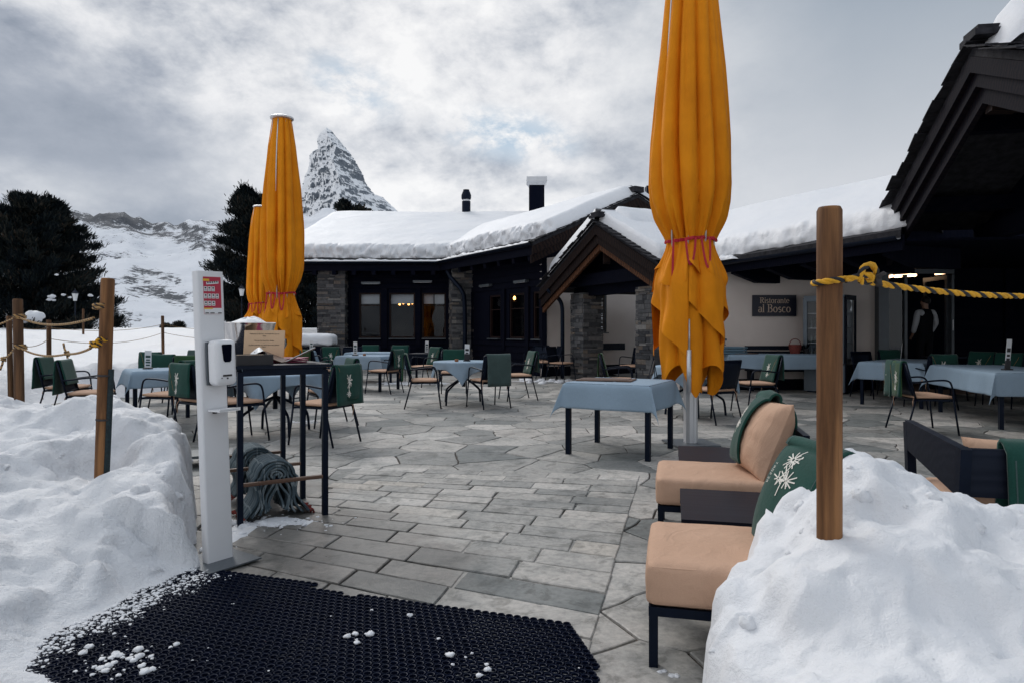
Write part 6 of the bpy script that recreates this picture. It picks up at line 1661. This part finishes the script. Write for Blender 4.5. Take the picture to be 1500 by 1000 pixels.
def build_wall_things():
    # restaurant sign
    c = at(1134, 448, 14.97); t = thing('restaurant_sign', (c.x, 14.985, c.z), R(-1), 'dark navy board lettered Ristorante al Bosco on the beige wall', 'sign')
    MB().box((0, -.02, 0), (.955, .03, .46)).build('board', M['navysign'], t)
    def strokes_of(ch):
        S = []; T = .115; h = .05; xh = .66
        v = lambda x, a, b, w=T: S.append([(x-w/2, a), (x+w/2, a), (x+w/2, b), (x-w/2, b)])
        sf = lambda x, y, w=.30: S.append([(x-w/2, y-.022), (x+w/2, y-.022), (x+w/2, y+.022), (x-w/2, y+.022)])
        def arc(cx, cy, rx, ry, a0, a1, w0=.05, w1=.125, n=14):
            P = []
            for i in range(n+1):
                a = R(lerp(a0, a1, i/n)); w = w0+(w1-w0)*abs(math.cos(a)); P.append((cx+rx*math.cos(a), cy+ry*math.sin(a), math.cos(a), math.sin(a), w))
            for p, q in zip(P, P[1:]): S.append([(p[0]-p[2]*p[4]/2, p[1]-p[3]*p[4]/2), (p[0]+p[2]*p[4]/2, p[1]+p[3]*p[4]/2), (q[0]+q[2]*q[4]/2, q[1]+q[3]*q[4]/2), (q[0]-q[2]*q[4]/2, q[1]-q[3]*q[4]/2)])
        def ln(x0, y0, x1, y1, w): S.append([(x0-w/2, y0), (x0+w/2, y0), (x1+w/2, y1), (x1-w/2, y1)])
        if ch == 'R': v(.2, 0, 1); sf(.2, .022); sf(.16, .978, .3); arc(.38, .745, .24, .235, -90, 90); S.append([(.2, .955), (.4, .955), (.4, 1), (.2, 1)]); S.append([(.2, .49), (.4, .49), (.4, .535), (.2, .535)]); ln(.68, 0, .40, .51, .14); sf(.70, .022, .2); return S, .82
        if ch == 'B': v(.2, 0, 1); sf(.16, .022, .3); sf(.16, .978, .3); arc(.38, .76, .20, .22, -90, 90); arc(.40, .27, .24, .25, -90, 90); [S.append([(.2, y-.022), (.4, y-.022), (.4, y+.022), (.2, y+.022)]) for y in (.022, .53, .978)]; return S, .76
        if ch == 'i': v(.14, 0, xh); sf(.14, .022, .26); sf(.09, xh-.022, .16); arc(.14, .88, .035, .035, 0, 360, .075, .075); return S, .30
        if ch == 'l': v(.14, 0, 1); sf(.14, .022, .26); sf(.09, .978, .16); return S, .30
        if ch == 't': v(.16, .10, .86, .10); sf(.18, xh-.022, .32); arc(.27, .12, .11, .10, 180, 310); return S, .38
        if ch == 's': arc(.24, .49, .14, .15, 40, 270, .09, .10); arc(.24, .185, .15, .165, -140, 90, .09, .10); return S, .48
        if ch == 'o': arc(.28, .33, .22, .32, 0, 360); return S, .60
        if ch == 'c': arc(.28, .33, .21, .32, 50, 310); return S, .54
        if ch == 'e': arc(.28, .33, .21, .32, 0, 310); S.append([(.09, .34), (.49, .34), (.49, .39), (.09, .39)]); return S, .55
        if ch == 'r': v(.14, 0, xh); sf(.14, .022, .26); sf(.09, xh-.022, .16); arc(.32, .46, .13, .17, 60, 170, .07, .10); return S, .45
        if ch == 'n': v(.14, 0, xh); sf(.14, .022, .26); sf(.09, xh-.022, .16); arc(.33, .44, .17, .20, 0, 165); v(.50, 0, .45); sf(.50, .022, .26); return S, .66
        if ch == 'a': arc(.24, .20, .16, .19, 60, 350, .05, .11); v(.42, .06, .50); arc(.26, .50, .16, .15, 0, 160, .05, .1); sf(.49, .03, .12); return S, .54
        return S, .28
    def word(txt, size, z, mb):
        W = sum(strokes_of(c)[1] for c in txt)*size; x = -W/2
        for ch in txt:
            S, w = strokes_of(ch)
            for q in S: mb.slab([V(x+a*size, -.0375, z+b*size) for a, b in q], .004, (0, 1, 0))
            x += w*size
    m = MB(); word('Ristorante', .125, .055, m); word('al Bosco', .175, -.145, m); m.build('lettering', M['signgold'], t)
    # display fridge
    t = thing('display_fridge', (6.78, 13.92, 0), R(-45), 'tall glass fronted drinks fridge against the beige wall', 'fridge')
    W, D, Hh = .82, .62, 2.02
    m = MB(); m.box((-W/2, D/2, .31), (W, D, .56)); m.box((-W/2, D/2, Hh-.04), (W, D, .08)); m.box((-W+.02, D/2, 1.3), (.04, D, 1.4)); m.build('cabinet', M['fridgeframe'], t); MB().box((-W/2, D-.015, 1.3), (W-.08, .03, 1.4)).build('back_panel', M['card'], t)
    m = MB()
    for z0, z1 in ((.62, .70), (1.90, 1.98)): m.box((-W/2, -.02, (z0+z1)/2), (W, .04, z1-z0))
    for x in (-.04, -W+.04): m.box((x, -.02, 1.3), (.08, .04, 1.2))
    dr = m.build('door', M['fridgeframe'], t)
    m = MB(); m.add([(-W+.06, -.02, .68), (-.06, -.02, .68), (-.06, -.02, 1.92), (-W+.06, -.02, 1.92)], [(0, 1, 2, 3)]); m.build('pane', M['glass'], dr)
    MB().box((-.05, -.055, 1.05), (.025, .03, .4)).build('handle', M['alu'], dr)
    m = MB(); m.box((.012, D/2, .31), (.025, D, .56)); m.box((.012, D/2, Hh-.05), (.025, D, .10)); m.box((.012, .035, 1.28), (.025, .07, 1.38)); m.box((.012, D-.035, 1.28), (.025, .07, 1.38)); sp = m.build('side_panel', M['black'], t)
    m = MB(); m.add([(.012, .07, .6), (.012, D-.07, .6), (.012, D-.07, 1.92), (.012, .07, 1.92)], [(0, 1, 2, 3)]); m.build('pane', M['glass'], sp)
    for k in range(4): MB().box((-W/2, D/2-.02, .72+.31*k), (W-.08, D-.10, .016)).build('shelf', M['card'], t)
    rg = random.Random(6); m = MB()
    for k in range(3):
        for i in range(5):
            for j in range(2): h = rg.uniform(.14, .24); m.lathe([(.034, 0), (.036, h*.6), (.014, h*.8), (.014, h)], 8, (-W+.12+i*.145, .10+j*.2, .732+.31*k))
    q = m.build('bottle_row', M['bottle'], t, 40); q['kind'] = 'stuff'
    MB().box((-W/2, D/2, .015), (W-.1, D-.1, .03)).build('foot', M['black'], t)
    # chest with snow on top
    c = at(452, 497, 20.5); t = thing('storage_chest', (c.x, 20.5, 0), R(2), 'dark chest with a thick slab of snow on its lid by the stone pillar', 'chest')
    MB().box((0, 0, .40), (1.6, .8, .80)).build('box', M['darkwood'], t); MB().box((0, 0, .82), (1.66, .86, .04)).build('lid', M['darkbeam'], t)
    m = MB(); m.softbox((1.58, .82, .34), .10, 14, (0, 0, 1.01), .03, .03, 3); tag(m.build('snow_slab', M['roofsnow'], smooth=True, loc=(c.x, 20.5, 0), rz=R(2)), 'thick white slab of snow lying on the dark chest', 'snow')

# ------------------------------------------------------------------ waiter
def skin_obj(name, verts, edges, radii, mat, parent, sub=2, root=0):
    me = bpy.data.meshes.new(name); me.from_pydata([tuple(v) for v in verts], edges, []); o = bpy.data.objects.new(name, me); COL.objects.link(o); o.parent = parent
    sk = o.modifiers.new('skin', 'SKIN'); me.skin_vertices  # layer comes with the modifier
    if not me.skin_vertices: me.skin_vertices.new() if hasattr(me.skin_vertices, 'new') else None
    for i, r in enumerate(radii):
        me.skin_vertices[0].data[i].radius = r if isinstance(r, tuple) else (r, r)
        me.skin_vertices[0].data[i].use_root = i == root
    sk.use_smooth_shade = True; s = o.modifiers.new('smooth', 'SUBSURF'); s.levels = sub; s.render_levels = sub; me.materials.append(mat); return o
def build_waiter():
    X = gx(1355, 15.12); t = thing('person', (X, 15.12, .302), R(12), 'waiter in a dark waistcoat and white sleeves standing at the glazed entrance', 'person')
    # faces +y before the turn is applied (looks back towards the terrace over his shoulder)
    pel, wai, che, nec, hea, top = V(0, 0, .92), V(0, .01, 1.08), V(0, .0, 1.30), V(0, -.01, 1.47), V(0, .02, 1.60), V(0, .015, 1.70)
    vs = [pel, wai, che, nec, hea, top]; ed = [(0, 1), (1, 2), (2, 3), (3, 4), (4, 5)]; ra = [(.145, .10), (.13, .095), (.155, .105), .052, (.078, .095), (.055, .065)]
    def chain(start, pts, rs):
        i = start
        for p, r in zip(pts, rs): vs.append(V(*p)); ra.append(r); ed.append((i, len(vs)-1)); i = len(vs)-1
        return i
    arms = {}
    for s in (-1, 1):
        chain(0, [(s*.10, 0, .84), (s*.105, .02, .49), (s*.11, -.01, .09), (s*.115, .13, .04)], [.088, .058, .042, .035])
        sh = [(s*.20, -.01, 1.41), (s*.265, -.03, 1.16), (s*.22, .10, .93)]
        w = chain(2, sh, [.056, .043, .030]); arms[s] = sh
        h = chain(w, [(s*.20, .15, .87)], [(.026, .036)])
        for k in range(4):
            a = V(s*.20, .165, .85)+V(s*(.018-.012*k), .01, -.004*k); chain(h, [a, a+V(-s*.004, .025, -.028), a+V(-s*.012, .03, -.06+.006*abs(k-1))], [.0095, .0088, .0078])
        chain(h, [(s*.178, .165, .875), (s*.165, .19, .845)], [.011, .009])
    skin_obj('body', vs, ed, ra, M['skin'], t, 2)
    # shirt with sleeves
    v2 = [V(0, .01, .98), V(0, .01, 1.10), V(0, 0, 1.30), V(0, -.01, 1.45)]; e2 = [(0, 1), (1, 2), (2, 3)]; r2 = [(.150, .112), (.145, .110), (.168, .120), (.075, .07)]
    for s in (-1, 1):
        i = 2
        for p, r in zip(arms[s]+[], (.074, .064, .052)): v2.append(V(*p)); r2.append(r); e2.append((i, len(v2)-1)); i = len(v2)-1
    skin_obj('shirt', v2, e2, r2, M['shirt'], t, 2)
    skin_obj('waistcoat', [V(0, .01, .80), V(0, .01, .98), V(0, .01, 1.12), V(0, 0, 1.30), V(0, -.005, 1.50)], [(0, 1), (1, 2), (2, 3), (3, 4)], [(.19, .15), (.185, .145), (.18, .14), (.205, .15), (.15, .11)], M['vest'], t, 2)
    v3 = [V(0, 0, 1.06), V(0, 0, .90)]; e3 = [(0, 1)]; r3 = [(.17, .13), (.17, .13)]
    for s in (-1, 1):
        i = 1
        for p, r in (((s*.10, 0, .82), .098), ((s*.105, .02, .49), .074), ((s*.11, -.005, .10), .062)): v3.append(V(*p)); r3.append(r); e3.append((i, len(v3)-1)); i = len(v3)-1
    skin_obj('trousers', v3, e3, r3, M['vest'], t, 2)
    m = MB(); m.grid(lambda u, v: (V(0, .0, 1.645)+(lambda po: V(math.cos(u*6.2832)*math.sin(po)*.088, math.sin(u*6.2832)*math.sin(po)*.105-.018-.01*v, math.cos(po)*.098))(v*(1.85-.55*math.sin(u*6.2832)))), 24, 12); m.build('hair', M['hair'], t, True)
    for s in (-1, 1): m = MB(); m.softbox((.018, .032, .058), .008, 4, (s*.083, .012, 1.605)); m.build('ear', M['skin'], t, True)
    m = MB(); m.softbox((.026, .034, .045), .011, 4, (0, .108, 1.595)); m.build('nose', M['skin'], t, True)
    for s in (-1, 1): m = MB(); m.softbox((.022, .012, .012), .005, 4, (s*.031, .098, 1.622)); m.build('eye', M['ink'], t, True)
    m = MB(); m.softbox((.045, .012, .011), .005, 4, (0, .102, 1.555)); m.build('mouth', M['wine'], t, True)
    for s in (-1, 1): m = MB(); m.softbox((.085, .25, .075), .03, 6, (s*.113, .055, .038)); m.build('shoe', M['ink'], t, True)

# ------------------------------------------------------------------ trees, lamps, shrubs
def pine(loc, h, prof, label, n, seed, bl=.24, bw=.05, snow=(), limbs=110, lean=0.0):
    rg = random.Random(seed); t = thing('pine_tree', loc, 0, label, 'tree', 'dark pines beyond the terrace')
    m = MB(); m.tube([(0, 0, -.3), (.05, 0, h*.3), (-.04, .05, h*.65), (0, 0, h*.97)], [h*.032, h*.026, h*.015, .03], 10); 
    tips = []
    for k in range(limbs):
        f = ((k+rg.random())/limbs)**.85; z = h*lerp(.03, .97, f); a = rg.uniform(0, 6.2832); r = interp(prof, z/h)*h*rg.uniform(.66, 1.06)
        p0 = V(0, 0, z*.93); p1 = V(math.cos(a)*r*.55, math.sin(a)*r*.55, z-.03*h*(1-f)); p2 = V(math.cos(a)*r, math.sin(a)*r, z+.05*h*rg.uniform(.4, 1.5)*(1-.3*f))
        m.tube([p0, p1, p2], [.045*h/9*(1.2-f), .03*h/9, .012], 5); tips.append((p0, p1, p2, r))
    m.build('trunk', M['bark'], t, True)
    c = MB(); per = n//limbs
    for p0, p1, p2, r in tips:
        cl = rg.uniform(-.25, .25)
        for q in range(per):
            s = rg.random()**.55; p = p0.lerp(p1, s*2) if s < .5 else p1.lerp(p2, s*2-1)
            sp = .030*h*(1-.35*s); p = p+V(rg.gauss(0, sp), rg.gauss(0, sp), rg.gauss(0, sp*.75))
            tone = max(0, min(1, .42+cl+rg.gauss(0, .16)+(.30 if rg.random() < .10 else 0)))
            d = V(rg.gauss(p.x*.5/max(r, .1), .40), rg.gauss(p.y*.5/max(r, .1), .40), rg.uniform(.25, 1.3)).normalized(); sd = d.orthogonal().normalized(); sd.rotate(Matrix.Rotation(rg.uniform(0, 3.14), 3, d)); L = bl*rg.uniform(.6, 1.3); w = bw*rg.uniform(.7, 1.4)
            c.add([p-sd*w*.4, p+sd*w*.4, p+d*L*.6+sd*w, p+d*L, p+d*L*.6-sd*w], [(0, 1, 2, 3, 4)], tone)
    cr = c.build('crown', M['needles'], t)
    for (x, y, z, r) in snow:
        m = MB(); clod(m, (x, y, z), r, rg.random()*9, .5, 9); m.build('snow_clump', M['crumb'], t, True)
    return t
def build_trees():
    D = 40.0; x = gx(52, D); b = 1.45
    pf = [(0, .40), (.1, .56), (.25, .58), (.4, .53), (.55, .44), (.7, .36), (.85, .25), (.95, .13), (1, .03)]
    sn = [((gx(72, 36.6)-x), -3.2, 3.15-b, .19), (gx(69, 36.6)-x, -3.2, 2.98-b, .14), (gx(75, 36.6)-x, -3.2, 2.95-b, .12), (gx(93, 37)-x, -3.0, 3.25-b, .12), (gx(104, 37)-x, -3.1, 3.1-b, .09), (gx(137, 38)-x, -2.3, 3.25-b, .13), (gx(90, 37)-x, -3.4, 4.3-b, .1)]
    pine((x, D, b), 7.6, pf, 'broad dark pine standing in the snowfield behind the rope posts', 120000, 3, .30, .026, sn, 190)
    D = 46; x = gx(380, D); pf2 = [(0, .30), (.1, .37), (.25, .385), (.45, .36), (.6, .30), (.75, .23), (.88, .20), (.96, .13), (1, .04)]
    pine((x, D, 1.3), 9.2, pf2, 'tall dark pine behind the orange parasols', 100000, 8, .32, .028, [(gx(322, D)-x, -1, 2.9, .35), (gx(330, D)-x, -1, 1.2, .3)], 130)
    D = 44; x = gx(457, D); pine((x, D, 1.2), 4.6, [(0, .5), (.3, .62), (.6, .5), (.9, .25), (1, .05)], 'lower dark pine seen through the open bay beside the stone pillar', 45000, 12, .26, .028, (), 80)
    D = 62; 
    for px, z, lab, s in ((512, 13.0, 'taller dark treetop above the snowy roof', 4), (531, 12.2, 'lower dark treetop above the snowy roof', 5)): pine((gx(px, D), D, z-8.2), 8.2, [(0, .2), (.5, .22), (.8, .15), (.93, .11), (1, .05)], lab, 9000, s, .34, .08, (), 50)
    def lamp(px, py, Y, lab, zb):
        c = at(px, py, Y); t = thing('street_lamp', (c.x, Y, zb), 0, lab, 'street lamp', 'street lamps in the snowfield'); z = c.z-zb
        MB().lathe([(.06, 0), (.05, .3), (.03, .4), (.028, z-.26)], 10).build('pole', M['black'], t, True)
        MB().lathe([(.08, z-.24), (.15, z+.12), (.15, z+.13)], 6, cap=False).build('lantern', M['card'], t)
        MB().lathe([(.20, z+.13), (.05, z+.28), (.02, z+.36), (0, z+.37)], 6).build('cap', M['black'], t)
    lamp(110, 434, 34, 'street lamp in front of the broad pine', 1.3); lamp(354, 427, 36, 'street lamp next to the orange parasols', 1.3)
    def shrub(px, py, Y, r, lab, cap, s):
        c = at(px, py, Y); t = thing('shrub', (c.x, Y, c.z), 0, lab, 'shrub', 'bare shrubs at the snowfield edge'); rg = random.Random(s); m = MB()
        for k in range(260):
            d = V(rg.gauss(0, .5), rg.gauss(0, .5), rg.uniform(.1, 1)).normalized(); L = r*rg.uniform(.6, 1.2); q = d*L; sd = d.orthogonal().normalized()*.02; m.add([V(0, 0, 0)-sd+d*r*.1, sd+d*r*.1, q+sd*.6, q-sd*.6], [(0, 1, 2, 3)], rg.random())
        for k in range(700):
            d = V(rg.gauss(0, .5), rg.gauss(0, .5), rg.uniform(-.1, 1)).normalized()*r*rg.uniform(.5, 1.05); e = V(rg.gauss(0, 1), rg.gauss(0, 1), rg.gauss(0, 1)).normalized()*.06; f = e.orthogonal()*.5; m.add([d-f, d+e, d+f], [(0, 1, 2)], rg.uniform(.2, 1))
        m.build('twigs', M['needles'], t)
        if cap: m = MB(); clod(m, (0, 0, r*1.0), r*.55, s, .7, 10); m.build('snow_cap', M['crumb'], t, True)
    shrub(47, 489, 30, .72, 'dark shrub with a snow cap in front of the broad pine', True, 1); shrub(90, 487, 32, .5, 'small dark shrub second in front of the broad pine', False, 2); shrub(120, 487, 33, .85, 'taller bare shrub beside the far post', False, 3); shrub(168, 480, 42, .9, 'pale twiggy shrub at the foot of the hillside', False, 4); shrub(262, 481, 46, .5, 'dry tuft at the edge of the snowfield', False, 5); shrub(243, 481.5, 46, .4, 'smaller dry tuft at the edge of the snowfield', False, 6)
# ------------------------------------------------------------------ sky, sun, camera
def build_world():
    w = bpy.data.worlds.new('World'); SC.world = w; w.use_nodes = True; t = w.node_tree; t.nodes.clear()
    N = lambda typ: t.nodes.new('ShaderNode'+typ)
    L = lambda a, b: t.links.new(a, b)
    def mth(op, a, b=0.0, clamp=False):
        n = N('Math'); n.operation = op; n.use_clamp = clamp
        for i, v in enumerate((a, b)):
            if hasattr(v, 'is_linked'): L(v, n.inputs[i])
            else: n.inputs[i].default_value = v
        return n.outputs[0]
    def ramp(f, st):
        n = N('ValToRGB'); e = n.color_ramp.elements
        while len(e) < len(st): e.new(.5)
        for el, (p, c) in zip(e, st): el.position = p; el.color = (*c, 1) if isinstance(c, tuple) else (c, c, c, 1)
        L(f, n.inputs[0]); return n.outputs[0]
    def mix(f, a, b, mode='MIX'):
        n = N('Mix'); n.data_type = 'RGBA'; n.blend_type = mode
        for v, k in ((f, 0), (a, 6), (b, 7)):
            if hasattr(v, 'is_linked'): L(v, n.inputs[k])
            elif k == 0: n.inputs[0].default_value = v
            else: n.inputs[k].default_value = (*v, 1)
        return n.outputs[2]
    def noise(vec, s, det, ro, di=0.0):
        n = N('TexNoise'); L(vec, n.inputs['Vector']); n.inputs['Scale'].default_value = s; n.inputs['Detail'].default_value = det; n.inputs['Roughness'].default_value = ro; n.inputs['Distortion'].default_value = di; return n.outputs['Fac']
    sky = N('TexSky'); sky.sky_type = 'NISHITA'; sky.sun_disc = False; sky.sun_elevation = SUN_E; sky.sun_rotation = SUN_A; sky.altitude = 2200
    sk = N('Mix'); sk.data_type = 'RGBA'; sk.blend_type = 'MULTIPLY'; sk.inputs[0].default_value = 1; L(sky.outputs[0], sk.inputs[6]); sk.inputs[7].default_value = (.10, .10, .10, 1)
    tc = N('TexCoord'); sp = N('SeparateXYZ'); L(tc.outputs['Generated'], sp.inputs[0]); x, y, z = sp.outputs
    yy = mth('MAXIMUM', y, .10); a = mth('DIVIDE', x, yy); e = mth('DIVIDE', z, yy)
    el = z
    def blob(a0, e0, ra, re, tilt=0.0):                  # a soft patch of sky round one bearing and height
        c, s_ = math.cos(R(tilt)), math.sin(R(tilt)); da = mth('SUBTRACT', a, a0); de = mth('SUBTRACT', e, e0)
        u = mth('DIVIDE', mth('ADD', mth('MULTIPLY', da, c), mth('MULTIPLY', de, s_)), ra); v = mth('DIVIDE', mth('SUBTRACT', mth('MULTIPLY', de, c), mth('MULTIPLY', da, s_)), re)
        d = mth('ADD', mth('MULTIPLY', u, u), mth('MULTIPLY', v, v))
        return mth('POWER', mth('SUBTRACT', 1.0, mth('MULTIPLY', d, .33), True), 1.6)
    mp = N('Mapping'); L(tc.outputs['Generated'], mp.inputs[0]); mp.inputs['Scale'].default_value = (1.0, .7, 1.55); mp.inputs['Rotation'].default_value = (0, R(18), 0); mp.inputs['Location'].default_value = (.37, .2, .81)
    P = mp.outputs[0]
    mid = noise(P, 5.4, 8, .60, .12); fine = noise(P, 15, 7, .62, .15); big = noise(P, 2.1, 4, .5, .2)
    veil = ramp(a, [(.02, 0.0), (.40, 1.0)])
    calm = mth('MAXIMUM', veil, blob(-.62, .265, .36, .11, -24))
    Lm = mth('ADD', .63, mth('MULTIPLY', blob(-.10, .30, .34, .17, -20), .14))
    Lm = mth('ADD', Lm, mth('MULTIPLY', blob(-.42, .20, .55, .030, -3), .13))
    Lm = mth('ADD', Lm, mth('MULTIPLY', blob(-.30, .44, .30, .08, -14), .10))
    Lm = mth('SUBTRACT', Lm, mth('MULTIPLY', blob(-.62, .265, .36, .10, -24), .27))
    Lm = mth('SUBTRACT', Lm, mth('MULTIPLY', blob(-.76, .46, .10, .06, 0), .16))
    Lm = mth('SUBTRACT', Lm, mth('MULTIPLY', blob(-.37, .365, .16, .05, -20), .12))
    k = mth('SUBTRACT', 1.0, mth('MULTIPLY', calm, .80))
    Lm = mth('ADD', Lm, mth('MULTIPLY', mth('MULTIPLY', mth('SUBTRACT', mid, .5), 1.6), k))
    Lm = mth('ADD', Lm, mth('MULTIPLY', mth('MULTIPLY', mth('SUBTRACT', fine, .5), .80), k))
    Lm = mth('ADD', Lm, mth('MULTIPLY', mth('SUBTRACT', big, .5), .25))
    lum = ramp(Lm, [(.22, (.20, .235, .29)), (.42, (.36, .39, .445)), (.60, (.56, .58, .615)), (.76, (.73, .735, .75)), (.95, (.87, .865, .86))])
    vc = ramp(el, [(.02, (.66, .68, .71)), (.16, (.62, .635, .665)), (.28, (.44, .475, .52)), (.42, (.27, .325, .39))])
    lum = mix(mth('MULTIPLY', ramp(a, [(.08, 0.0), (.50, 1.0)]), .85), lum, vc)
    g = mth('MAXIMUM', blob(.0, .285, .075, .030, -8), mth('MULTIPLY', blob(-.235, .36, .06, .030, -30), .7))
    g = mth('MULTIPLY', g, ramp(fine, [(.44, 1.0), (.58, 0.0)]))
    lum = mix(mth('MULTIPLY', g, .9), lum, (.40, .52, .64))
    lum = mix(.05, lum, sk.outputs[2])
    bg = N('Background'); o = N('OutputWorld')
    up = mth('ADD', 1.0, mth('MULTIPLY', ramp(el, [(.42, 0.0), (.85, 1.0)]), ZEN))
    gn = mix(1.0, lum, up, 'MULTIPLY') if False else None
    m2 = N('VectorMath'); m2.operation = 'SCALE'; L(lum, m2.inputs[0]); L(up, m2.inputs['Scale'])
    L(m2.outputs[0], bg.inputs[0]); bg.inputs[1].default_value = 1.0; L(bg.outputs[0], o.inputs[0])
SUN_E, SUN_A, ZEN = R(38), R(-28), .45
def build_sun():
    s = bpy.data.lights.new('sun', 'SUN'); s.energy = 1.1; s.angle = R(22); s.color = (1, .965, .92)
    o = bpy.data.objects.new('sun', s); COL.objects.link(o)
    d = V(math.sin(SUN_A)*math.cos(SUN_E), math.cos(SUN_A)*math.cos(SUN_E), math.sin(SUN_E)); o.rotation_euler = d.to_track_quat('Z', 'Y').to_euler(); o.location = d*50
def build_camera():
    c = bpy.data.cameras.new('camera'); c.lens = 24; c.sensor_width = 36; c.shift_y = -.010; c.clip_start = .05; c.clip_end = 40000
    o = bpy.data.objects.new('camera', c); COL.objects.link(o); o.location = (0, 0, H); o.rotation_euler = (R(90), 0, 0); SC.camera = o
def main():
    mats(); build_world(); build_sun(); build_camera()
    build_field(); build_hills(); build_peak(); build_paving(); build_mat(); build_banks()
    build_restaurant(); build_house(); build_wall_things(); build_waiter(); build_trees()
    build_umbrellas(); build_dispenser(); build_bar(); build_posts()
    build_chairs(); build_tables(); build_lounge()
    for o in list(bpy.data.objects):                    # helpers left unlinked
        if o.type == 'EMPTY' and not o.children: bpy.data.objects.remove(o)
    vs = SC.view_settings; vs.view_transform = 'Standard'; vs.look = 'None'; vs.exposure = 0.16; vs.gamma = 1.0
    cy = SC.cycles; cy.max_bounces = 8; cy.diffuse_bounces = 4; cy.glossy_bounces = 3; cy.transparent_max_bounces = 12; cy.transmission_bounces = 4
    cy.use_adaptive_sampling = True; cy.adaptive_threshold = .02; cy.use_denoising = True; cy.caustics_reflective = False; cy.caustics_refractive = False
main()
